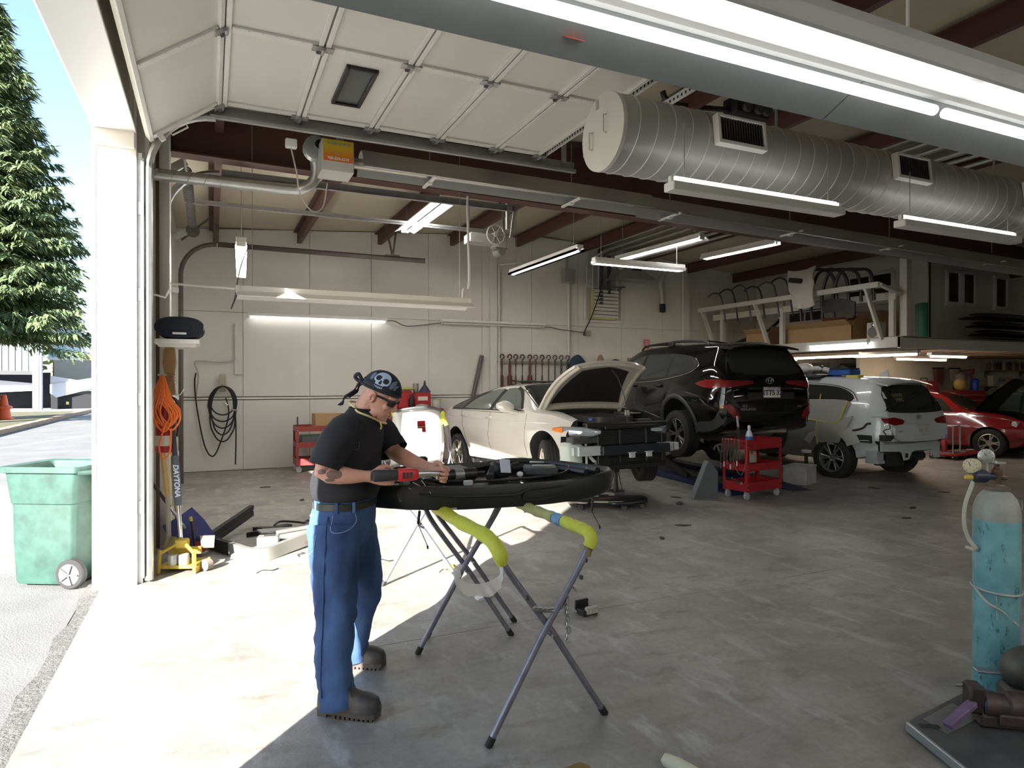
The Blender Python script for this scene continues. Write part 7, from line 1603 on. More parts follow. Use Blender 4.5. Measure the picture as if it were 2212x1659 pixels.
q = MB(); q.box((.13,-.035,zz(.12,0,.15)),(.075,.006,.085),rot=(-.3,.1,.2)); q.build('paper_label',mat('label_bluewhite',(.62,.68,.78),.6),la,smooth=0)
q = MB(); q.ball((.22,-.06,zz(.2,-.06,.10)),(.022,.018,.018)); q.build('white_plug',mat('plug_white',(.7,.7,.7),.4),la)
q = MB(); q.box((-.17,-.17,zz(-.17,-.17,.09)),(.05,.035,.03),.004); q.build('connector',mat('connector_pale',(.55,.57,.55),.4),lgt)
for p_,d_ in (((.44,.14,zz(.44,.14,.125)),(.10,.03,.012)),((.40,-.02,zz(.4,0,.13)),(.14,.02,.012))): MB().box(p_,d_,.004,rot=(0,0,-.5)).build('clip_strip',mat('clip_pale',(.45,.46,.45),.35,.4),lgt)
q = MB(); q.lathe([(.028,0),(.034,.01),(.034,.07),(.02,.08)],(-.38,.30,zz(-.38,.3,.09)),n=12); q.lathe([(.028,0),(.034,.01),(.034,.08),(.02,.09)],(-.30,.32,zz(-.3,.32,.09)),n=12); q.build('bump_stop',rubber,lgt)
hng = mat('hinge_bracket',(.22,.22,.22),.35,.8)
q = MB(); q.box((-.47,-.10,zz(-.47,-.1,.135)),(.20,.05,.012),.003,rot=(0,0,-.15)); q.box((-.55,-.16,zz(-.5,-.1,.10)),(.05,.07,.06),.006)
for x in (-.50,-.40): q.tube([(x,-.10,zz(x,-.1,.13)),(x,-.10,zz(x,-.1,.19))],.008,8)
q.build('hinge_plate',hng,lgt)
q = MB()
for s in range(5): q.tube(cr([(-.60 + .02 * s,-.13,zz(-.6,-.1,.11)),(-.54 + .03 * s,-.18 - .01 * s,zz(-.5,-.1,.14 - .01 * s)),(-.48 + .02 * s,-.22,zz(-.5,-.2,.11)),(-.42 + .03 * s,-.25 - .008 * s,zz(-.4,-.2,.08))],5),.005,5)
q.tube(cr([(-.35,-.05,zz(-.3,0,.09)),(-.1,-.12,zz(-.1,-.1,.085)),(.2,-.14,zz(.2,-.1,.085)),(.5,-.1,zz(.5,-.1,.085)),(.62,.02,zz(.6,0,.1))],6),.009,6); q.build('wiring',blackp,lgt)
q = MB(); q.tube([(-.52,-.21,zz(-.5,-.2,.12)),(-.46,-.27,zz(-.5,-.2,.09))],.004,5); q.tube([(-.47,-.22,zz(-.5,-.2,.13)),(-.44,-.30,zz(-.4,-.3,.07))],.004,5); q.tube([(-.55,-.24,zz(-.5,-.2,.10)),(-.50,-.25,zz(-.5,-.2,.06))],.004,5); q.build('bright_wire',chrome,lgt)
q = MB(); q.prism([(-.73,-.03),(-.55,-.225),(-.30,-.335),(-.30,-.30),(-.52,-.19),(-.69,-.0)],.012,TRS((0,0,-.020))); q.build('masking_edge',mat('masking_tan',(.52,.47,.34),.7),lgt,smooth=0)
q = MB()
for (x,y,dz,lnk) in ((-.38,.12,-.02,.30),(.70,-.15,.02,.26),(.40,.35,0,.2)):
 q.tube([(x,y,dz),(x,y - .0,dz - .08)],.002,4); q.tube([(x,y,dz - .08),(x - .01,y,dz - .16)],.009,7); q.tube([(x - .01,y,dz - .16),(x + .05,y,dz - lnk)],.0025,4); q.tube([(x + .05,y,dz - lnk),(x + .053,y,dz - lnk - .02)],.006,6)
q.build('hanging_cable',blackp,lgt)
# ==== SERVICE CARTS AND SMALL FLOOR THINGS
def cart(label,loc,rz,L,W,H,shelves,mm,legs_front=True):
 t = thing('service_cart',label,'cart',loc,rz)
 for sx in (-1,1):
  for sy in (-1,1):
   q = MB(); q.box((sx * (L / 2 - .002),sy * (W / 2 - .022),(H + .11) / 2),(.004,.045,H - .11)); q.box((sx * (L / 2 - .022),sy * (W / 2 - .002),(H + .11) / 2),(.045,.004,H - .11)); p = q.build('corner_post',mm,t,smooth=0)
   q = MB(); q.lathe([(.015,-.014),(.05,-.016),(.052,0),(.05,.016),(.015,.014)],(sx * (L / 2 - .05),sy * (W / 2 - .05),.052),(0,1,0),16); q.box((sx * (L / 2 - .05),sy * (W / 2 - .05),.105),(.06,.05,.01)); q.box((sx * (L / 2 - .05),sy * (W / 2 - .05) - .021,.075),(.03,.004,.06)); q.box((sx * (L / 2 - .05),sy * (W / 2 - .05) + .021,.075),(.03,.004,.06)); q.build('caster',mat('caster_grey',(.40,.42,.45),.5),t)
   q = MB()
   for z,h in shelves:
    for dz in (.25,.75): q.lathe([(.008,0),(.008,.005)],(sx * (L / 2 - .02),sy * W / 2,z + h * dz),(0,sy,0),8)
   q.build('bolt',steel,p)
 for z,h in shelves:
  q = MB(); q.box((0,0,z + .004),(L - .01,W - .01,.008))
  for s in (-1,1): q.box((0,s * (W / 2 - .004),z + h / 2),(L - .01,.005,h)); q.box((s * (L / 2 - .004),0,z + h / 2),(.005,W - .01,h))
  q.build('tray',mm,t,smooth=0)
 return t
RC = V((7.07,7.14,0)); ra = radians(8)
c1 = cart('red three-shelf service cart standing behind the black car',RC,ra,.76,.42,.84,((.70,.14),(.40,.10),(.12,.12)),redp)
q = MB(); q.tube(cr([(-.38,-.15,.78),(-.46,-.15,.83),(-.46,.15,.83),(-.38,.15,.78)],5),.012,7); q.build('push_handle',redp,c1)
def on_cart(x,y,z): return RC + Matrix.Rotation(ra,3,'Z') @ V((x,y,z))
bt = thing('spray_bottle','blue and white bottle standing on the top shelf corner of the red cart','bottle',on_cart(-.24,-.13,.71)); q = MB(); q.lathe([(.045,0),(.05,.01),(.05,.18),(.03,.24),(.02,.25),(.02,.28)],n=16); q.build('body',mat('bottle_white',(.58,.64,.74),.35),bt); q = MB(); q.lathe([(.0508,.05),(.0508,.17)],n=16,cap=False); q.build('label',mat('label_blue',(.02,.16,.55),.4),bt); q = MB(); q.lathe([(.022,.28),(.022,.31),(.01,.325)],n=12); q.build('cap',white,bt)
bt = thing('screwdriver_bar','black bar with a silver end standing in the red cart beside the bottle','tool',on_cart(-.30,-.02,.71)); q = MB(); q.tube([(0,0,0),(-.03,0,.30)],.022,8); q.build('bar',blackm,bt); q = MB(); q.tube([(-.03,0,.30),(-.05,0,.45)],.016,8); q.build('tip',steel,bt)
for k in range(6):
 y = -.15 + .055 * k; hk_ = thing('pliers','dark pliers hooked over the red cart side handle, %s from the bottle' % ORD[k],'pliers',on_cart(-.475,y,.81),ra,group='pliers on the red cart handle')
 q = MB(); q.tube(cr([(.02,0,.03),(-.015,0,.02),(-.02,.01,-.10),(-.015 - .01 * (k % 2),.025,-.25 - .03 * (k % 3))],4),.009,6); q.tube(cr([(.0,0,.02),(-.015,-.01,-.08),(-.01,-.02,-.24 - .03 * (k % 2))],4),.009,6); q.build('jaws',mat('pliers_grey',(.10,.09,.085),.5,.5),hk_)
 q = MB(); q.tube([(-.016,.026,-.26 - .03 * (k % 3)),(-.014,.028,-.33 - .03 * (k % 3))],.010,6); q.build('grip',mat('grip_%d' % (k % 2),[(.55,.55,.55),(.12,.10,.09)][k % 2],.5),hk_)
tag(MB().tube([on_cart(*p) for p in cr([(-.40,-.20,.84),(-.41,-.22,.6),(-.42,-.15,.36),(-.41,-.05,.42),(-.42,.0,.6)],6)],.005,5).build('wire_loop',mat('wire_rust',(.30,.12,.10),.6)),'thin wire loop hanging from the handle end of the red cart','wire')
for nm,lb,ct,p,bld in (
 ('wrench','silver tools lying on the middle shelf of the red cart','wrench',(.0,-.12,.41),lambda t: (MB().bar((-.2,0,.01),(.05,.03,.01),.03,.012).build('shaft',chrome,t,smooth=0),MB().lathe([(.03,0),(.03,.012)],(.06,.03,.005),(0,0,1),10).build('jaw',chrome,t))),
 ('ratchet_set','black and chrome tool lying on the bottom shelf of the red cart','tool',(-.05,-.08,.13),lambda t: (MB().tube([(-.12,0,.04),(.14,.02,.04)],.035,10).build('body',blackp,t),MB().tube([(.05,.01,.045),(.10,.014,.045)],.038,10).build('ring',chrome,t))),
 ('plastic_tray','white flat tray on the bottom shelf of the red cart','tray',(.16,-.1,.13),lambda t: MB().box((0,0,.02),(.36,.18,.035),.006).build('tray',mat('tray_white',(.6,.6,.62),.4),t)),
 ('spray_gun','white and orange packet hanging inside the red cart top shelf','packet',(.06,.05,.50),lambda t: (MB().box((0,0,.07),(.16,.04,.20),.01).build('body',mat('packet_white',(.55,.54,.5),.5),t),MB().box((-.03,-.022,.13),(.05,.004,.06)).build('sticker',mat('packet_orange',(.6,.2,.05),.5),t))),
 ('hammer','dark handled hammer with pale grip sticking out of the red cart bottom shelf','hammer',(-.42,-.14,.22),lambda t: (MB().tube([(-.22,-.02,.11),(.0,.02,.02)],.014,7).build('handle',darkg,t),MB().tube([(.0,.02,.02),(.14,.05,-.03)],.018,7).build('grip',mat('grip_pale',(.55,.42,.30),.6),t)))):
 t = thing(nm,lb,ct,on_cart(*p),ra); bld(t)
wb_ = thing('plastic_crate','dirty white plastic crate on the floor right of the red cart','crate',(8.66,7.72,0),radians(22))
wpc = mat('crate_white',(.50,.50,.52),.5,var=.35,vscale=7)
q = MB(); q.box((0,0,.008),(.44,.34,.016))
for s in (-1,1): q.box((s * .222,0,.15),(.012,.36,.29),.004); q.box((0,s * .172,.15),(.45,.012,.29),.004)
q.build('crate',wpc,wb_,smooth=0); q = MB()
for s in (-1,1): q.box((0,s * .178,.285),(.47,.02,.03),.005); q.box((s * .23,0,.285),(.02,.37,.03),.005)
q.build('rim',wpc,wb_,smooth=0)
js = thing('axle_stand','black post stand with a round pad beside the masked white car','jack stand',(9.35,8.2,0)); q = MB(); q.lathe([(.12,0),(.12,.015),(.03,.03),(.03,.42)],n=14); q.build('post',blackm,js); q = MB(); q.lathe([(.075,.42),(.085,.44),(.085,.46),(.05,.47)],n=14); q.build('pad',mat('pad_pale',(.5,.5,.5),.5),js)
wg = thing('ramp_plate','tall grey wedge plate leaning at the left end of the red cart','ramp',(6.34,7.22,0),radians(-15)); q = MB(); q.prism([(-.22,0),(.14,0),(.14,.38),(.03,.52),(-.0,.52)],.10,MY); q.build('plate',mat('plate_slate',(.10,.11,.12),.55,.2,var=.15,vscale=6),wg,smooth=0); q = MB(); q.bar((-.235,.05,.0),(-.01,.05,.53),.012,.12,up=(0,1,0)); q.build('edge',mat('plate_edge',(.22,.24,.26),.5,.3),wg,smooth=0)
cp_ = thing('mechanic_creeper','black padded mechanic creeper on casters under the tip of the tailgate panel','creeper',(4.72,7.32,0),radians(-24))
P = [(-.52,-.20),(-.40,-.22),(-.30,-.25),(-.20,-.16),(-.05,-.15),(.05,-.24),(.20,-.25),(.42,-.20),(.52,-.12),(.52,.12),(.42,.20),(.20,.25),(.05,.24),(-.05,.15),(-.20,.16),(-.30,.25),(-.52,.20)]
P = smoothpoly(P,3); q = MB(); q.rings([[V((x * f,y * f,z - .03 * (1 - (abs(x) / .55) ** 2))) for x,y in P] for f,z in ((.96,.085),(1,.095),(1,.125),(.96,.135),(.80,.128),(.4,.122))]); q.build('bed',mat('creeper_black',(.012,.013,.022),.35,var=.2,vscale=6),cp_,smooth=60)
q = MB(); q.prism([(x * 1.012,y * 1.012) for x,y in P if y < .02 and x < .2][:14] + [(.18,-.20),(-.5,-.17)],.02,TRS((0,0,.088))); q.build('tan_edge',mat('creeper_tan',(.46,.42,.33),.5),cp_,smooth=0)
q = MB(); q.prism(smoothpoly([(-.05,-.04),(.10,-.01),(.20,.03),(.12,.04),(-.02,.0)],3),.003,TRS((-.05,.0,.118))); q.build('flame_print',mat('print_red_brown',(.28,.06,.04),.6),cp_,smooth=0)
for (x,y) in ((-.36,-.21),(-.36,.21),(.20,-.21),(.20,.21),(.46,-.08),(.46,.08)):
 q = MB(); q.lathe([(.01,-.012),(.036,-.014),(.038,0),(.036,.014),(.01,.012)],(x,y,.038),(.6,1,0),14); q.box((x,y,.080),(.05,.04,.012)); q.box((x - .01,y - .018,.055),(.02,.004,.05)); q.build('caster',mat('caster_black',(.03,.03,.035),.5),cp_)
q = MB(); q.box((-.10,.34,.03),(.26,.16,.05),.01); q.box((-.02,.36,.075),(.10,.05,.05),.008)
tb = thing('floor_jack_pad','pale grey plastic handle piece on the floor behind the creeper','tool',(4.95,7.75,0),radians(-20)); q = MB(); q.prism([(-.2,0),(.2,0),(.14,.10),(-.10,.12)],.06,MY); q.build('body',mat('pale_grey_plastic',(.30,.30,.29),.5),tb,smooth=0); MB().box((0,-.003,.06),(.14,.008,.04)).build('slot',blackm,tb,smooth=0)
c2 = cart('faded red cart with a cardboard box, against the back wall behind the man',(1.85,12.62,0),0,.90,.5,.84,((.74,.10),(.45,.10),(.13,.12)),mat('red_faded',(.33,.05,.05),.5,var=.25,vscale=6))
for x in (-.40,.25): MB().tube([(x,.0,.84),(x,0,1.0)],.014,6).build('upright_pin',darkg,c2)
carton('tan cardboard box on the faded red cart behind the man',(1.98,12.6,.755),(.50,.34,.30),.05)
gt = thing('parts_bin','dark translucent bin on the middle shelf of the faded red cart','bin',(1.8,12.6,.462)); MB().box((0,0,.10),(.62,.36,.20),.02).build('bin',mat('bin_smoke',(.09,.10,.10),.3),gt)
tc2 = thing('tool_chest','red rolling tool chest against the back wall behind the man, cluttered on top','tool chest',(3.75,12.75,0))
MB().box((0,0,.57),(.98,.5,1.08),.01).build('cabinet',redp,tc2,smooth=0)
for k in range(7):
 d = MB().box((0,-.26,.13 + .145 * k),(.92,.025,.13),.005).build('drawer',mat('red_drawer',(.42,.016,.02),.35),tc2,smooth=0); MB().box((0,-.28,.18 + .145 * k),(.86,.018,.016),.003).build('drawer_pull',mat('pull_cream',(.48,.40,.24),.4),d,smooth=0)
for (x,y) in ((-.4,-.18),(.4,-.18),(-.4,.18),(.4,.18)): MB().lathe([(.03,-.02),(.03,.02)],(x,y,.03),(1,0,0),10).build('caster',rubber,tc2)
for nm,lb,ct,x,y,bld in (
 ('tool_case','red plastic case on the left of the red chest by the back wall','case',-.28,0,lambda t: (MB().box((0,0,.18),(.30,.28,.36),.03).build('body',redp,t),MB().tube([(-.08,0,.35),(-.06,0,.41),(.06,0,.41),(.08,0,.35)],.015,6).build('handle',blackp,t))),
 ('tool_case','second red plastic case in the middle of the red chest by the back wall','case',.10,.05,lambda t: (MB().box((0,0,.16),(.34,.26,.32),.02).build('body',redp,t),MB().box((0,-.132,.2),(.2,.01,.08)).build('label',mat('label_cream',(.65,.62,.52),.5),t))),
 ('funnel','dark blue funnel upside down on the second red case','funnel',.18,.05,lambda t: MB().lathe([(.13,.32),(.12,.34),(.03,.47),(.015,.55),(.010,.56)],n=18).build('cone',mat('funnel_blue',(.03,.035,.08),.4),t)),
 ('metal_cup','dented metal cup behind the funnel on the second red case','cup',.0,.08,lambda t: MB().lathe([(.05,.32),(.055,.33),(.06,.50),(.052,.50),(.048,.36)],n=16).build('cup',mat('cup_tin',(.38,.36,.30),.35,.7),t)),
 ('oil_bottle','black bottle at the front of the red chest by the back wall','bottle',-.16,-.17,lambda t: MB().lathe([(.045,0),(.05,.01),(.05,.18),(.02,.24),(.02,.28)],n=14).build('body',blackp,t)),
 ('glass_jar','clear plastic tub at the right end of the red chest by the back wall','jar',.38,-.1,lambda t: (MB().lathe([(.08,0),(.085,.01),(.09,.16),(.08,.165)],n=18).build('tub',mat('tub_pale',(.52,.54,.46),.3),t),MB().lathe([(.092,.16),(.092,.185)],n=18).build('lid',mat('lid_green',(.35,.42,.2),.4),t))),
 ('rag','crumpled pale rag in front of the cases on the red chest','rag',.06,-.17,lambda t: MB().ball((0,0,.045),(.14,.06,.05),14,8).build('cloth',mat('rag_grey',(.35,.33,.30),.9),t)),
 ('glove_pair','yellow-green glove on top of the first red case','glove',-.2,-.04,lambda t: MB().ball((0,0,.395),(.16,.06,.035),12,6).build('glove',mat('glove_lime',(.42,.45,.14),.7),t))):
 t = thing(nm,lb,ct,(3.75 + x,12.75 + y,1.11)); bld(t)
st3 = thing('work_stand','yellow-taped work stand by the back of the sedan, carrying a white bumper cover','work stand',(2.85,9.75,0))
for sx in (-1,1):
 for k,(dx) in enumerate((-.0,.28)):
  MB().tube(cr([(sx * .52 + (.20 if k else -.22) ,.18 * sx * (1 if k else -1) - .1,0),(sx * .52,-.1,.5),(sx * .50 + (-.04 if k else .04),.05,.95),(sx * .46,.12,1.12)],5),.016,8).build('leg',purp,st3)
 MB().tube(cr([(sx * .46,.12,1.12),(sx * .42,-.05,1.16),(sx * .36,-.22,1.12),(sx * .40,-.28,.98)],5),.032,10).build('pad',padm,st3)
MB().tube([(-.46,.12,1.12),(.46,.12,1.12)],.016,8).build('top_bar',purp,st3)
bc = thing('bumper_cover','white car bumper cover hung on the taped stand, half of it in full sunlight','car part',(2.78,9.45,.42),radians(8))
wb3 = mat('bumper_gloss_white',(.70,.70,.68),.2,coat=.8)
rows = []
for u in range(15):
 s = u / 14; row = []
 for v in range(13):
  q_ = v / 12 * 2 - 1; bow = -.16 * (1 - q_ * q_); hw = .42 - .05 * s + .03 * sin(3 * s)
  row.append(V((q_ * hw + .10 * s * 0,bow * (1 - .25 * s) - .05 * sin(pi * s),.78 * s + .04 * (1 - q_ * q_))))
 rows.append(row)
holes_ = lambda s,q_: (.40 < s < .75 and -.36 < q_ < -.36 + .45 * (s - .40))
q = MB(); vs = [p for r_ in rows for p in r_]; fs = []
for u in range(14):
 for v in range(12):
  s,q_ = (u + .5) / 14,(v + .5) / 12 * 2 - 1
  if .36 < s < .80 and abs(q_ + .02 - .10 * (s - .36)) < .30 * (s - .32): continue
  fs.append((u * 13 + v,u * 13 + v + 1,(u + 1) * 13 + v + 1,(u + 1) * 13 + v))
q.add(vs,fs); bo_ = q.build('shell',wb3,bc,smooth=60); md = bo_.modifiers.new('s','SOLIDIFY'); md.thickness = .012; bake(bo_)
q = MB(); q.tube(cr([(-.42,.02,.55),(-.50,.08,.62),(-.52,.14,.45),(-.46,.12,.28),(-.36,.0,.22)],5),.05,8); q.build('side_wing',wb3,bc)
q = MB(); q.box((-.46,.10,.42),(.05,.14,.22),.02); q.build('lamp_opening',darkg,bc)
q = MB(); q.tube(cr([(-.36,-.08,.80),(-.1,-.17,.84),(.15,-.17,.84),(.36,-.08,.79)],5),.022,8); q.build('grille_bar',darkg,bc)
q = MB(); q.tube(cr([(-.40,-.06,-.02),(-.1,-.20,.015),(.1,-.20,.015),(.40,-.06,-.02)],5),.03,8); q.build('lower_lip',mat('lip_grey',(.14,.14,.14),.5),bc)
# ==== FLOOR BY THE LEFT PIER
jk_ = thing('transmission_jack','yellow low jack with tilted plates on the floor by the left pier','jack',(-.22,6.44,0),radians(-20))
yel = mat('jack_yellow',(.60,.42,.05),.5,var=.25,vscale=14)
q = MB(); q.box((0,0,.05),(.30,.26,.03),.004); q.box((.16,-.0,.03),(.02,.34,.05)); q.build('base',yel,jk_,smooth=0)
for s in (-1,1):
 q = MB(); q.bar((s * .15,-.14,.0),(s * .14,-.13,.20),.03,.025,.004); q.build('front_leg',yel,jk_,smooth=0)
 q = MB(); q.bar((s * .14,-.13,.17),(.0,-.02,.25),.025,.02,.003); q.build('brace',yel,jk_,smooth=0)
 q = MB(); q.prism([(-.05,0),(.05,-.01),(.06,.10),(-.06,.11)],.012,TRS((s * .17,.10,.16),(pi / 2 - .5,0,s * .4))); q.build('wing_plate',mat('plate_mustard',(.36,.30,.12),.6),jk_,smooth=0)
 q = MB(); q.lathe([(.04,0),(.045,.01),(.045,.08),(.04,.09)],(s * .045,-.10,.065),n=14); q.build('cup',mat('cup_grey',(.45,.44,.42),.4,.4),jk_)
q = MB(); q.box((0,-.02,.23),(.10,.08,.08),.01); q.box((0,.06,.15),(.26,.03,.06)); q.build('yoke',yel,jk_,smooth=0)
q = MB(); q.lathe([(.05,-.03),(.05,.03)],(.22,-.06,.05),(.5,1,0),14); q.build('wheel',mat('jack_wheel',(.25,.20,.16),.6),jk_)
hd_ = thing('pump_bar','dark grey jack bar printed DAYTONA, standing in the yellow jack','handle',(-.24,6.46,.26),0,rot=(0,radians(-3.5),0))
MB().tube([(0,0,0),(0,0,.36)],.018,10).build('chrome_shaft',chrome,hd_)
MB().tube([(0,0,.30),(0,0,.34),(0,0,.72),(0,0,.74)],[.026,.032,.032,.026],14).build('foam_sleeve',mat('foam_grey',(.11,.12,.14),.8),hd_)
MB().tube([(0,0,.74),(0,0,1.18),(0,0,1.20)],[.021,.021,.015],12).build('upper_shaft',mat('shaft_black',(.035,.036,.05),.45),hd_)
text('DAYTONA',.058,mat('print_pale_grey',(.62,.68,.74),.6),hd_,Matrix.Translation((0,-.0335,.52)) @ Euler((pi / 2,0,0)).to_matrix().to_4x4() @ Euler((0,0,-pi / 2)).to_matrix().to_4x4(),font_shear=.2,bold=.002)
sv = thing('snow_shovel','blue plastic snow shovel leaning on the left wall beside the jack handle','shovel',(-.16,7.0,0),radians(-15))
rows = [[(.13 * v + .05 * u,.0 - .03 * (1 - v * v) + .0,.02 + .34 * u - .0) for v in [-1 + .25 * k for k in range(9)]] for u in (0,.25,.5,.75,1)]
rows = [[V((.17 * v * (1 - .35 * max(0,u - .6)),.045 * v * v - .03,.03 + .40 * u)) for v in [-1 + .25 * k for k in range(9)]] for u in (0,.2,.4,.6,.8,1)]
M4 = TRS((.10,0,0),(.0,-.55,.35)); q = MB(); q.grid([[M4 @ p for p in r_] for r_ in rows]); q.grid([[M4 @ (p + V((0,.010,0))) for p in r_] for r_ in rows]); q.build('blade',mat('shovel_blue',(.06,.07,.26),.45,var=.25,vscale=14),sv,smooth=60)
q = MB(); q.tube([M4 @ V((0,-.03,.30)),M4 @ V((0,-.02,.55))],.016,8); q.build('metal_socket',steel,sv); MB().tube([M4 @ V((0,-.02,.52)),M4 @ V((.0,-.01,1.05))],.016,8).build('handle',mat('handle_dark',(.04,.03,.025),.6),sv)
br = thing('broom','broom with a yellow wooden handle leaning behind the jack handle','broom',(-.28,7.3,0),0,rot=(0,radians(-5),0)); MB().tube([(0,0,.12),(0,0,1.15)],.014,8).build('handle',mat('handle_yellow_wood',(.52,.34,.10),.6),br); MB().box((0,0,.08),(.10,.22,.12),.02).build('bristles',mat('bristle_green',(.03,.16,.06),.9,bump=.5),br)
b2 = thing('wood_plank','bent yellow plank leaning behind the extinguisher on the left pier','plank',(-.37,6.62,0)); MB().bar((.02,0,.62),(-.03,.02,1.1),.07,.02).build('plank',mat('plank_yellow',(.50,.34,.12),.7,var=.2),b2,smooth=0); MB().bar((.035,-.01,.0),(.02,0,.62),.04,.02).build('lower_end',mat('plank_grey',(.36,.33,.28),.7),b2,smooth=0)
ax_ = thing('axe','axe with black and yellow handle and red head standing by the blue shovel','axe',(-.12,6.85,0),0,rot=(0,radians(-8),0)); MB().tube([(0,0,.1),(0,0,.34)],.012,8).build('handle',blackp,ax_); MB().tube([(0,0,.34),(0,0,.38)],.014,8).build('handle_band',mat('band_yellow',(.6,.5,.08),.5),ax_); MB().prism([(0,0),(.09,.02),(.10,.10),(.0,.12)],.03,TRS((.0,.015,.02),(pi / 2,0,0))).build('head',mat('axe_red',(.32,.03,.05),.4),ax_,smooth=0)
bm2 = thing('bumper_beam','bent black and silver bumper beam lying on the floor by the left wall','car part',(.20,7.05,0),radians(-10))
C_ = cr([(.05,1.0,.18),(-.10,.55,.12),(-.22,.18,.07),(-.20,.02,.06),(.02,-.28,.06),(.22,-.55,.06),(.36,-.58,.06),(.52,-.38,.07),(.80,-.02,.09)],5)
def beam(pts,mm,nm,h=.12,w2=.05):
 q = MB(); R = []
 for i,p in enumerate(pts):
  d = (pts[min(i + 1,len(pts) - 1)] - pts[max(i - 1,0)]); d.z = 0; d.normalize(); s_ = V((-d.y,d.x,0))
  R.append([p + s_ * a + V((0,0,b_)) for a,b_ in ((-w2 / 2,-h / 2),(w2 / 2,-h / 2),(w2 / 2,-h / 6),(w2 / 3,0),(w2 / 2,h / 6),(w2 / 2,h / 2),(-w2 / 2,h / 2))])
 q.rings(R); return q.build(nm,mm,bm2,smooth=30)
beam(C_[:21],blackm,'black_section'); beam(C_[20:],mat('beam_aluminium',(.48,.48,.46),.35,.7),'silver_section')
scr = thing('bumper_stay','pile of silver sheet brackets lying inside the bent beam','car part',(.72,7.25,0),radians(15)); q = MB(); q.box((0,0,.03),(.5,.16,.05),.006); q.box((-.05,.12,.07),(.42,.10,.02),.003,rot=(.2,.1,.2)); q.box((.1,.03,.075),(.4,.05,.03),.003,rot=(0,0,.1)); q.build('bracket',mat('sheet_silver',(.5,.5,.5),.35,.7,var=.15,vscale=9),scr,smooth=0)
mb_ = thing('battery_box','small open silver box on the floor inside the bent beam','box',(.52,6.95,0),radians(-12)); q = MB(); q.box((0,0,.055),(.20,.13,.11),.006); q.build('box',mat('sheet_silver',(.5,.5,.5),.35,.7),mb_,smooth=0); MB().box((.01,0,.113),(.10,.04,.006)).build('terminal',blackm,mb_,smooth=0)
bkx = thing('radiator_mount','black forked plastic bracket on the floor behind the silver scraps','car part',(.62,7.62,0),radians(20)); q = MB(); q.prism([(-.32,-.06),(-.28,-.03),(-.12,-.02),(-.10,.05),(-.16,.16),(-.12,.17),(.02,.06),(.20,.08),(.22,.0),(.0,-.06)],.05); q.build('bracket',blackp,bkx,smooth=0); MB().tube(cr([(.05,.08,.05),(.15,.14,.07),(.3,.10,.05),(.42,.12,.02),(.5,.2,.02),(.58,.2,.01)],5),.012,6).build('cable',blackp,bkx)
flt = thing('flashlight','orange and black torch lying beside the silver scraps in the sun','torch',(1.02,6.85,0),radians(50)); MB().tube([(-.10,0,.035),(.08,0,.035)],.03,12).build('body',mat('torch_orange',(.75,.14,.06),.4),flt); MB().tube([(.08,0,.035),(.18,0,.035)],[.03,.04],12).build('head',blackp,flt); MB().tube([(-.16,0,.03),(-.10,0,.035)],.022,10).build('tail',chrome,flt)
for k,(x,y,r,sc2,lb) in enumerate(((.45,6.05,.3,1.0,'dark wavy wire scrap on the sunlit floor below the beam'),(.78,6.5,1.2,.8,'short dark wire scrap beside the torch'),(1.45,5.95,-.5,.7,'curled wire scrap on the sunlit floor between the stands'))):
 t = thing('wire_scrap',lb,'scrap',(x,y,.004),r); MB().tube(cr([(-.10 * sc2,0,0),(-.03,.03 * sc2,.006),(.03,-.02,.004),(.10 * sc2,.02,0)],5),.004,5).build('wire',blackm,t)
lit_ = [('trim_clip_block','small black and silver clip block on the floor right of the near stand','clip',(2.42,4.0),.1,lambda t: (MB().box((0,0,.02),(.13,.09,.04),.006).build('base',blackp,t),MB().box((.01,-.035,.035),(.10,.035,.05),.006).build('face',mat('clip_cream',(.45,.43,.34),.5),t),MB().lathe([(.010,0),(.010,.004)],(-.012,-.053,.04),(0,-1,0),8).build('screw',chrome,t),MB().lathe([(.010,0),(.010,.004)],(.034,-.053,.04),(0,-1,0),8).build('screw',chrome,t),MB().box((-.01,.055,.055),(.11,.02,.07),.004).build('flap',blackp,t))),
  ('moulded_scrap','white moulded plastic piece on the floor between the two stands','scrap',(1.90,4.62),.5,lambda t: MB().prism([(-.09,0),(-.02,-.03),(.08,-.02),(.09,.02),(.0,.05),(-.06,.06)],.03,TRS((0,0,0),(0,-.2,0))).build('piece',mat('plug_white',(.7,.7,.7),.4),t,smooth=0)),
  ('tape_scrap','yellow and white tape scrap on the sunlit floor behind the stands','scrap',(1.85,5.4),.2,lambda t: (MB().ball((.06,.02,.025),(.05,.03,.025),10,6).build('tape',mat('band_yellow',(.6,.5,.08),.5),t),MB().tube(cr([(-.08,0,.01),(-.05,.03,.04),(-.01,.0,.03),(.02,.02,.02)],5),.008,6).build('wire',mat('cable_grey',(.45,.44,.42),.6),t))),
  ('sheet_offcut','brown card offcut with a round corner lying on the floor at the bottom edge','offcut',(1.40,2.36),-.2,lambda t: MB().prism([(-.16,-.14),(.055,-.14),(.055,.055),(.03,.085),(-.0,.085),(-.12,.03),(-.17,.0)],.006).build('sheet',mat('offcut_brown',(.22,.13,.035),.6),t,smooth=0)),
  ('glove','pale cream glove finger lying on the floor at the bottom edge','glove',(1.78,2.24),.3,lambda t: MB().tube([(0,-.12,.022),(0,-.02,.025),(.0,.04,.022),(0,.055,.012)],[.03,.032,.028,.012],12).build('glove',mat('glove_cream',(.62,.60,.46),.7),t))]
for nm,lb,ct,(x,y),r_,bld in lit_:
 t = thing(nm,lb,ct,(x,y,0),r_); bld(t)
dm2 = mat('crumb_dark',(.045,.035,.03),.8)
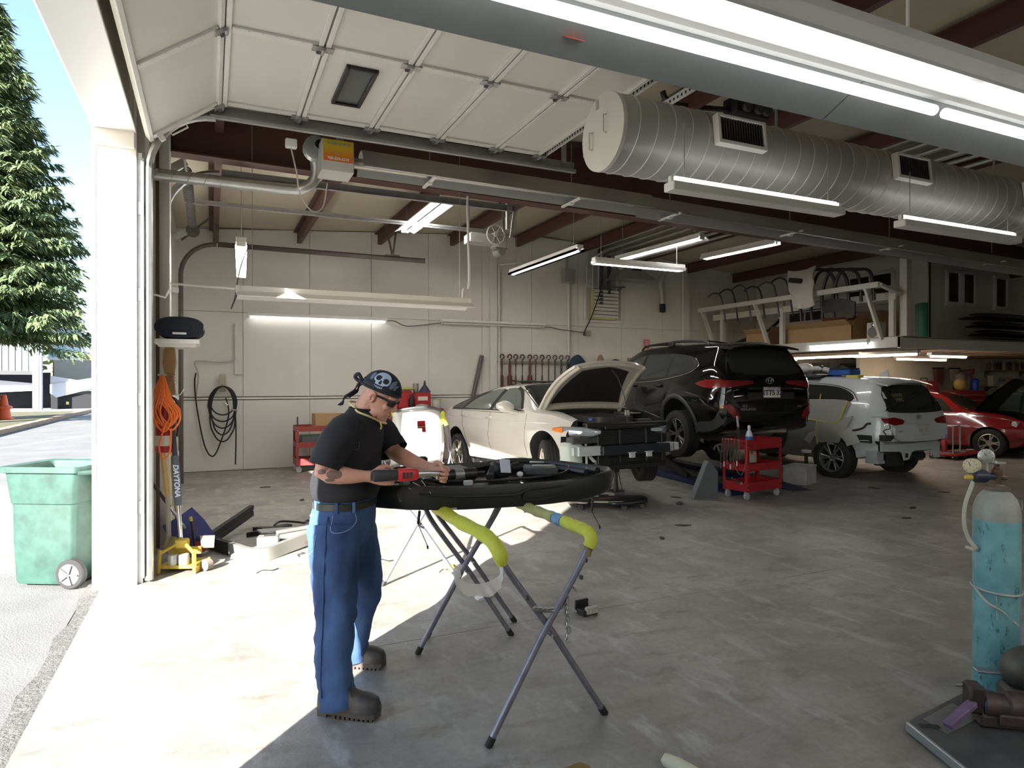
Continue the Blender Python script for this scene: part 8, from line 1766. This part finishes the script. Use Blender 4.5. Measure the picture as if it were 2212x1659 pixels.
from_px = [(.77,10.9,1),(1.15,9.5,.9),(4.9,6.0,1.2),(5.75,7.1,1.6),(6.0,7.5,1),(8.3,5.6,1),(9.3,6.9,1.2),(7.6,5.2,.8),(4.3,5.6,.7),(9.9,6.2,1)]
for k,(x,y,s_) in enumerate(from_px):
 t = thing('debris','dark flat crumb of rubber lying on the concrete, %s' % ['near the coiled hose','in front of the faded red cart','left of the creeper','in front of the car lift ramp','beside the lift ramp end','in front of the white crate','in front of the masked white car','on the open floor right of the stands','on the floor behind the clip block','right of the white crate'][k],'scrap',(x,y,0),k * 1.3,group='rubber crumbs on the floor')
 MB().prism(smoothpoly([(-.08 * s_,-.02),(.02,-.035 * s_),(.08 * s_,.0),(.03,.03 * s_),(-.04,.02)],3),.008).build('crumb',dm2,t,smooth=0)
# ==== GAS CYLINDER AND CART AT THE RIGHT EDGE
gc = thing('gas_cylinder','tall turquoise gas cylinder with grey shoulder and twin gauges at the right edge','gas cylinder',(3.75,2.075,.045))
tq = mat('cylinder_turquoise',(.13,.36,.42),.38,var=.0)
t,b = nodes_of(tq); tc = t.nodes.new('ShaderNodeTexCoord')
r1 = noise_ramp(5,(.13,.34,.39),(.25,.54,.58),.35,.65); mp = t.nodes.new('ShaderNodeMapping'); mp.inputs['Scale'].default_value = (14,14,5); t.links.new(tc.outputs['Object'],mp.inputs[0])
n = t.nodes.new('ShaderNodeTexNoise'); n.inputs['Scale'].default_value = 1.6; n.inputs['Detail'].default_value = 8; n.inputs['Roughness'].default_value = .75; t.links.new(mp.outputs[0],n.inputs['Vector'])
rp = t.nodes.new('ShaderNodeValToRGB'); rp.color_ramp.elements[0].position = .57; rp.color_ramp.elements[1].position = .64; rp.color_ramp.elements[0].color = (0,0,0,1); rp.color_ramp.elements[1].color = (1,1,1,1); t.links.new(n.outputs[0],rp.inputs[0])
dk = t.nodes.new('ShaderNodeRGB'); dk.outputs[0].default_value = (.05,.075,.07,1); t.links.new(mixc(r1.outputs[0],dk.outputs[0],rp.outputs[0]),b.inputs['Base Color'])
MB().lathe([(.098,0),(.105,.01),(.105,.88)],n=36,cap=True).build('body',tq,gc)
gs_ = mat('cylinder_grey',(.36,.38,.34),.45,var=.3,vscale=10)
MB().lathe([(.1052,.875),(.1052,.905),(.101,.945),(.088,.985),(.066,1.015),(.048,1.03)],n=36,cap=False).build('shoulder',gs_,gc)
MB().lathe([(.05,1.028),(.058,1.03),(.058,1.048),(.035,1.052),(.03,1.06)],n=24).build('neck_ring',mat('neck_rust',(.18,.14,.12),.6,.4),gc)
MB().box((.085,-.062,.955),(.06,.002,.05),0,(.0,0,.9)).build('label',mat('label_grey_white',(.6,.6,.58),.5),gc,smooth=0)
brs = mat('valve_brass',(.16,.11,.08),.4,.7)
q = MB(); q.lathe([(.022,1.05),(.02,1.10),(.026,1.11),(.026,1.135),(.012,1.15),(.012,1.17)],n=14); q.tube([(0,0,1.10),(.055,-.01,1.09)],.016,10); q.build('valve',brs,gc)
q = MB(); q.tube([(.036 * cos(a),.036 * sin(a),1.172) for a in [2 * pi * k / 20 for k in range(20)]],.006,6,closed=True)
for k in range(4): q.tube([(0,0,1.172),(.036 * cos(k * pi / 2),.036 * sin(k * pi / 2),1.172)],.005,5)
q.build('hand_wheel',mat('wheel_silver',(.55,.55,.55),.3,.8),gc)
cdir = V((-.909,.417,0)); tocam = V((-.875,-.484,0))
A = V((0,0,1.10))
q = MB(); q.tube([A,A + cdir * .12],.018,12); q.build('regulator_stem',mat('regulator_navy',(.02,.025,.05),.4),gc)
q = MB(); q.lathe([(.030,-.02),(.034,-.01),(.034,.045),(.024,.055)],A + cdir * .075 ,cdir,18); q.build('regulator_body',mat('regulator_navy',(.02,.025,.05),.4),gc)
q = MB(); q.lathe([(.015,0),(.013,.03),(.010,.035)],A + cdir * .13 + V((0,0,-.005)),cdir,10); q.build('adjust_knob',mat('knob_yellow',(.60,.45,.08),.5),gc)
gface = mat('gauge_face',(.62,.61,.56),.4); gcase = mat('gauge_case',(.50,.50,.48),.35,.6)
for (off,zz_,r_,cm) in ((.135,1.155,.038,mat('gauge_rim_cream',(.6,.55,.35),.4)),(.055,1.205,.038,gcase)):
 c = A * 0 + cdir * off + V((0,0,zz_)); fd = (tocam + V((0,0,.05))).normalized() if off < .1 else (tocam * .75 - cdir * -.5).normalized()
 q = MB(); q.tube([A + cdir * (off * .9),c - fd * .01],.007,7); q.lathe([(r_ * .9,-.032),(r_,-.03),(r_,.004),(r_ * .92,.006)],c,fd,24); ga = q.build('gauge',cm,gc)
 q = MB(); q.lathe([(.0,.005),(r_ * .90,.005)],c,fd,24,cap=False); q.build('dial',gface,ga)
 sx_ = fd.cross(V((0,0,1))).normalized(); uy = sx_.cross(fd)
 q = MB(); q.bar(c + fd * .0075,c + fd * .0075 + (uy * .7 + sx_ * .3) * r_ * .7,.002,.003,up=tuple(fd))
 for k in range(9):
  a = radians(-50 + k * 35); d_ = sx_ * cos(a) + uy * sin(a); q.bar(c + fd * .0065 + d_ * r_ * .70,c + fd * .0065 + d_ * r_ * .84,.002,.002,up=tuple(fd))
 q.build('needle',blackm,ga,smooth=0)
q = MB(); q.tube(cr([A + cdir * .115 + V((0,0,-.01)),A + cdir * .135 + V((0,0,-.06)),A + cdir * .165 + V((0,0,-.15)),A + cdir * .17 + V((0,0,-.25)),A + cdir * .145 + V((0,0,-.33)),A + cdir * .105 + tocam * .02 + V((0,0,-.38)),A + cdir * .03 + V((0,.12,-.40))],6),.010,8); q.build('hose',mat('hose_cream',(.50,.50,.42),.5),gc)
q = MB(); q.tube([(.111 * cos(a),.111 * sin(a),.515 + .01 * sin(a)) for a in [2 * pi * k / 28 for k in range(28)]],.006,6,closed=True); q.tube(cr([cdir * .115 + V((0,0,.52)),tocam * .118 + cdir * .05 + V((0,0,.47)),tocam * .12 - cdir * .03 + V((0,0,.42)),tocam * .125 - cdir * .11 + V((0,0,.35))],6),.007,6); q.tube([tocam * .118 + V((0,0,.50)),tocam * .118 - cdir * .005 + V((0,0,.38))],.003,5); q.build('retaining_strap',mat('strap_grey',(.42,.44,.42),.5),gc)
wc = thing('welding_cart','low grey steel base plate with a bright rim at the bottom right corner','cart',(3.19,1.39,0),radians(-36.7))
wcm = mat('plate_steel_grey',(.14,.15,.16),.4,.6,var=.45,vscale=7,contrast=.8)
PL = [(-.55,.36),(-.52,.40),(.55,.42),(.60,-.62),(-.10,-.62),(-.30,-.40)]
PL = [(-.56,.37),(-.53,.41),(-.02,.90),(.75,.9),(.75,-.9),(-.22,-.9)]
q = MB(); q.prism(PL,.03,TRS((0,0,.012))); q.build('plate',wcm,wc,smooth=0)
q = MB(); q.bar((-.56,.37,.028),(-.22,-.9,.028),.018,.045,.004); q.build('rim',mat('rim_worn',(.42,.46,.48),.35,.7),wc,smooth=0)
q = MB(); q.box((-.47,.36,.0425),(.09,.035,.006),.002,rot=(0,0,.1)); q.build('slot',blackm,wc,smooth=0)
q = MB(); q.prism([(-.47,.43),(-.27,.63),(-.20,.50),(-.42,.30)],.002,TRS((0,0,.0415))); q.build('worn_patch',mat('worn_bright',(.30,.32,.34),.35,.7),wc,smooth=0)
for (x,y) in ((-.46,.34),(.6,.75),(.6,-.8),(-.12,-.8)): MB().box((x,y,.006),(.06,.06,.012)).build('foot',rubber,wc,smooth=0)
pr = thing('hydraulic_ram','rusty brown steel ram with a purple lever lying on the steel base plate','hydraulic ram',(3.27,1.90,.042),radians(-38))
rst = mat('ram_rust',(.085,.065,.06),.5,.5,var=.45,vscale=12)
q = MB(); q.lathe([(.05,0),(.062,.01),(.062,.06),(.055,.07),(.055,.10),(.068,.11),(.072,.30),(.072,.75)],(.02,0,.085),(1,0,0),24); q.build('barrel',rst,pr)
q = MB(); q.box((-.005,0,.115),(.07,.09,.13),.012); q.build('clevis',mat('clevis_brown',(.055,.042,.038),.55,.4,var=.4,vscale=14),pr)
q = MB(); q.box((.12,-.06,.05),(.10,.04,.05),.006); q.box((.2,-.0,.03),(.4,.12,.06),.01); q.build('bracket',rst,pr,smooth=0)
q = MB(); q.bar((-.02,-.03,.10),(-.17,-.14,.03),.045,.030,.006); q.build('lever',mat('lever_purple',(.16,.11,.21),.5,var=.3,vscale=20),pr)
q = MB(); q.tube([(-.045,.02,.155),(-.075,.02,.155)],.007,8); q.build('pin',chrome,pr)
md_ = thing('drive_motor','dark rounded motor housing behind the rusty ram at the right edge','motor',(3.60,1.86,.042),radians(-38)); q = MB(); q.ball((.05,.0,.20),(.16,.10,.12),18,12); q.box((.02,0,.06),(.24,.16,.12),.02); q.build('housing',mat('housing_grey',(.10,.095,.085),.5,.4,var=.4,vscale=9),md_); q = MB(); q.box((-.14,.02,.17),(.14,.06,.012),.004); q.build('tab',mat('tab_grey',(.26,.28,.30),.4,.6),md_,smooth=0); q = MB(); q.lathe([(.01,0),(.01,.012)],(.02,-.06,.30),n=8); q.lathe([(.01,0),(.01,.012)],(.08,-.07,.29),n=8); q.build('bolt',chrome,md_)
cf = thing('cylinder_stand','dark steel tube frame behind the turquoise cylinder at the right edge','frame',(3.98,2.0,.042)); q = MB(); q.tube([(-.02,.02,0),(-.02,.02,.9)],.025,10); q.tube([(-.02,-.02,.48),(-.14,-.10,.49)],.022,10); q.build('frame',darkg,cf)
fj = thing('floor_creeper','low red creeper with casters on the floor behind the white car','creeper',(15.1,9.0,0),radians(8)); q = MB(); q.box((0,0,.10),(2.0,.55,.06),.02); q.build('bed',redp,fj)
for (x,y) in ((-.9,-.22),(-.55,-.22),(.9,-.22),(.9,.22),(-.9,.22)): MB().lathe([(.02,-.015),(.04,-.016),(.042,0),(.04,.016),(.02,.015)],(x,y,.042),(.5,1,0),12).build('caster',mat('caster_black',(.03,.03,.035),.5),fj)
for k,(x,y,w_,h_,lb) in enumerate(((14.9,8.95,.5,.25,'silver sheet offcut lying on the red creeper behind the white car'),(15.5,9.05,.35,.2,'white card lying on the right end of the red creeper'))):
 t = thing('sheet_offcut',lb,'offcut',(x,y,.132),.3); MB().box((0,0,.008),(w_,h_,.016)).build('sheet',[galv,whiteg][k],t,smooth=0)
# ==== OUTSIDE
bin_('worn green wheeled bin standing outside by the white door jamb',(-1.13,6.62,-.03),radians(-118),mat('bin_green',(.032,.080,.066),.5,var=.5,vscale=7,bump=.05),.94)
tr1 = thing('conifer_tree','tall dense spruce tree standing beyond the yard','tree',(-7.9,31.5,0))
MB().tube([(0,0,0),(.05,0,5),(0,.05,11),(0,0,16.6)],[.28,.22,.12,.02],10).build('trunk',mat('bark',(.09,.06,.045),.9,bump=.8,bscale=12),tr1)
rng = random.Random(11)
need = mat('spruce_needles',(.20,.25,.10),.7,var=.5,vscale=.9,col2=(.05,.10,.055))
V_,F_ = [],[]
def blade(p,d,L,wdt,up):
 s_ = d.cross(up)
 if s_.length < 1e-4: s_ = V((1,0,0))
 s_.normalize(); o = len(V_); n_ = s_.cross(d).normalized()
 V_.extend([tuple(p - s_ * wdt),tuple(p + s_ * wdt),tuple(p + d * L * .55 + s_ * wdt * .8 + n_ * wdt * .3),tuple(p + d * L)]); F_.extend([(o,o + 1,o + 2),(o,o + 2,o + 3)])
zt = 3.7
while zt < 16.4:
 f = (16.6 - zt) / 15.0; RR = .25 + 4.0 * min(1,f * 1.05) ** .85 * (1 if zt > 3 else .55 + .15 * zt); nb = 11 if zt < 12 else 8
 for k in range(nb):
  a = 2 * pi * (k + rng.random() * .8) / nb + zt; L = RR * (.72 + .42 * rng.random()); dr = -.12 - .30 * f * rng.random() - .05
  d0 = V((cos(a),sin(a),0)); pts = []
  ns = max(4,int(L / .22))
  for q_ in range(ns + 1):
   u = q_ / ns; pts.append(V((0,0,zt)) + d0 * (L * u) + V((0,0,L * (dr * u + .20 * u * u))))
  sd2 = V((-d0.y,d0.x,0))
  for q_ in range(1,ns + 1):
   u = q_ / ns; p = pts[q_]; wl_ = (.42 * L * (1 - u) ** .7 * .55 + .16)
   for s_ in (-1,1):
    for e in range(3):
     dd = (d0 * (.75 + .4 * rng.random()) + sd2 * s_ * (.5 + .6 * rng.random()) + V((0,0,-.30 - .55 * rng.random()))).normalized()
     pp = p + sd2 * s_ * wl_ * e / 3 + d0 * wl_ * .4 * e / 3 + V((0,0,-.10 * e * rng.random()))
     for g in range(3):
      blade(pp + V((rng.uniform(-.08,.08),rng.uniform(-.08,.08),rng.uniform(-.06,.06))),(dd + V((rng.uniform(-.3,.3),rng.uniform(-.3,.3),rng.uniform(-.5,.1)))).normalized(),.26 + .22 * rng.random(),.030 + .02 * rng.random(),V((rng.uniform(-.4,.4),rng.uniform(-.4,.4),1)))
   blade(p,(d0 + V((0,0,.25))).normalized(),.34,.04,V((0,0,1)))
 zt += .30
q = MB(); q.v = V_; q.f = F_; q.mi = [0] * len(F_)
me = bpy.data.meshes.new('foliage'); me.from_pydata(V_,[],F_); me.materials.append(need); mesh_obj('foliage',me,tr1,kind='stuff')
bd_ = thing('shop_building','grey ribbed metal shop building with open dark bays across the yard','building',(-8.5,44,0))
rib = mat('ribbed_metal',(.36,.40,.43),.45,.5,var=.1,vscale=2); pbl = mat('pale_blue_panel',(.55,.68,.72),.6); pst = mat('post_lilac',(.34,.34,.46),.6)
MB().box((-5.2,.3,4.3),(10.0,.2,4.2)).build('upper_wall',rib,bd_,smooth=0)
for k in range(34): MB().box((-10.0 + .30 * k,.18,4.3),(.06,.06,4.2)).build('wall_rib',rib,bd_,smooth=0)
MB().box((-5.2,.15,2.15),(10.0,.3,.22)).build('beam',darkg,bd_,smooth=0)
MB().box((3.0,2.2,4.6),(6.2,.2,3.2)).build('upper_panel',pbl,bd_,smooth=0); MB().box((3.0,2.1,3.0),(6.2,.3,.14)).build('panel_trim',whiteg,bd_,smooth=0)
for (x,y) in ((-9.8,.1),(-5.6,.1),(-.2,.0),(2.6,2.0),(6.0,2.0)): MB().box((x,y,2.3),(.42,.3,4.6)).build('post',pst,bd_,smooth=0)
MB().box((-.2,-.16,1.6),(.16,.04,3.2)).build('post_face',mat('post_pale',(.55,.58,.62),.6),bd_,smooth=0)
inn = mat('bay_dark',(.012,.013,.016),.9)
MB().box((-5.2,3.2,1.1),(10.0,.2,2.2)).build('bay_back',inn,bd_,smooth=0)
MB().box((3.0,6.0,1.6),(7.0,.2,3.2)).build('bay_back',mat('bay_beige',(.40,.38,.33),.8),bd_,smooth=0); MB().box((3.0,5.9,.55),(7.0,.1,1.1)).build('bay_dado',mat('bay_brown',(.20,.17,.14),.8),bd_,smooth=0)
mv = mat('door_fold_white',(.55,.58,.66),.5)
for (x0,x1) in ((-4.6,-.5),(.2,2.4)):
 xm = (x0 + x1) / 2
 MB().prism([(x0,2.0),(x1,1.55),(x1,1.15),(xm,.55 + .5),(x0,1.5)],.08,MY @ TRS((0,0,1.0))).build('folding_door',mv,bd_,smooth=0)
MB().prism([(.2,1.5),(2.4,1.9),(2.4,1.3),(.5,.75),(.2,1.0)],.08,MY @ TRS((0,0,.9))).build('folding_door',mv,bd_,smooth=0)
MB().box((1.3,1.2,.45),(2.2,.1,.95)).build('bay_opening',inn,bd_,smooth=0)
MB().box((1.0,1.12,.42),(.14,.02,.16)).build('small_sign',mat('sign_yellow',(.6,.55,.2),.6),bd_,smooth=0)
MB().box((-2,1.6,-.02),(22,6,.22)).build('plinth',mat('plinth_grey',(.34,.35,.37),.9),bd_,smooth=0)
dr_ = thing('loose_door','pale blue door leaf standing upright by the open bays','door',(-5.45,43.2,.10)); MB().box((0,0,1.1),(.75,.12,2.2),.04).build('leaf',pbl,dr_,smooth=0); MB().box((0,-.07,.95),(.7,.02,.04)).build('seam',pst,dr_,smooth=0)
cs = thing('traffic_cone','bright orange traffic cone on the verge by the kerb','traffic cone',(-7.95,34.2,.06)); oc_ = mat('cone_orange',(.85,.12,.03),.5)
MB().lathe([(.26,.04),(.22,.5),(.18,.52),(.10,1.02),(.07,1.04)],n=18).build('cone',oc_,cs); MB().box((0,0,.02),(.66,.66,.04),.01).build('base',oc_,cs,smooth=0); MB().lathe([(.30,.44),(.30,.54),(.20,.58)],n=18,cap=False).build('collar',oc_,cs)
bt_ = thing('storage_bin','blue plastic bin on top of the scrap rack on the verge','bin',(-9.6,33.6,2.02)); MB().box((0,0,.28),(1.9,.9,.56),.05).build('bin',mat('bin_blue',(.01,.04,.42),.4),bt_,smooth=0); MB().box((.2,0,.58),(.9,.94,.06),.02).build('lid',mat('bin_blue',(.01,.04,.42),.4),bt_,smooth=0)
rk_ = thing('scrap_rack','dark scrap rack of body parts on the verge at the left edge','rack',(-9.4,33.6,.06))
for z in (.98,1.88): MB().box((0,0,z),(2.5,1.2,.12)).build('shelf',mat('rack_wood',(.26,.22,.16),.8),rk_,smooth=0)
for x in (-1.2,1.2): MB().box((x,0,.98),(.12,1.1,1.95)).build('upright',darkg,rk_,smooth=0)
for k,(x,z,cc,lb) in enumerate(((-.4,0,(.50,.52,.52),'white car fender lying under the scrap rack'),(.4,1.04,(.05,.06,.07),'dark car bumper on the lower shelf of the scrap rack'),(-.5,1.04,(.20,.25,.26),'grey green car shell piece on the lower shelf of the scrap rack'))):
 t = thing('bodywork',lb,'car part',(-9.4 + x,33.3,.06 + z)); q = MB(); rows = [[V((-.6 + 1.2 * u / 8,-.4 + .5 * v / 4,.05 + (.45 + .08 * k) * sin(pi * u / 8) ** .8 * (1 - .5 * (v / 4 - .3) ** 2) * (.75 + .2 * sin(u + k)))) for v in range(5)] for u in range(9)]; q.grid(rows); q.grid([[p - V((0,0,.03)) for p in r_] for r_ in rows]); q.build('shell',mat('scrap_%d' % k,cc,.3,coat=.5),t)
for k,(x,y,h) in enumerate(((-22,70,13),(-14,78,11),(-30,62,14))):
 t = thing('tree','distant green tree behind the metal shop, %s' % ['middle one','farthest to the right','nearest to the left edge'][k],'tree',(x,y,0)); q = MB(); R = random.Random(k)
 for _ in range(420):
  c = V((R.gauss(0,1.9),R.gauss(0,1.9),h * .6 + R.gauss(0,h * .16))); d = V((R.uniform(-1,1),R.uniform(-1,1),R.uniform(-.6,.6))).normalized(); s_ = d.orthogonal().normalized(); q.add([c,c + d * .7 + s_ * .3,c + d * .9,c + d * .6 - s_ * .3],[(0,1,2,3)])
 q.build('foliage',need,t,smooth=0,kind='stuff'); MB().tube([(0,0,0),(0,0,h * .6)],[.25,.12],8).build('trunk',mat('bark',(.09,.06,.045),.9),t)
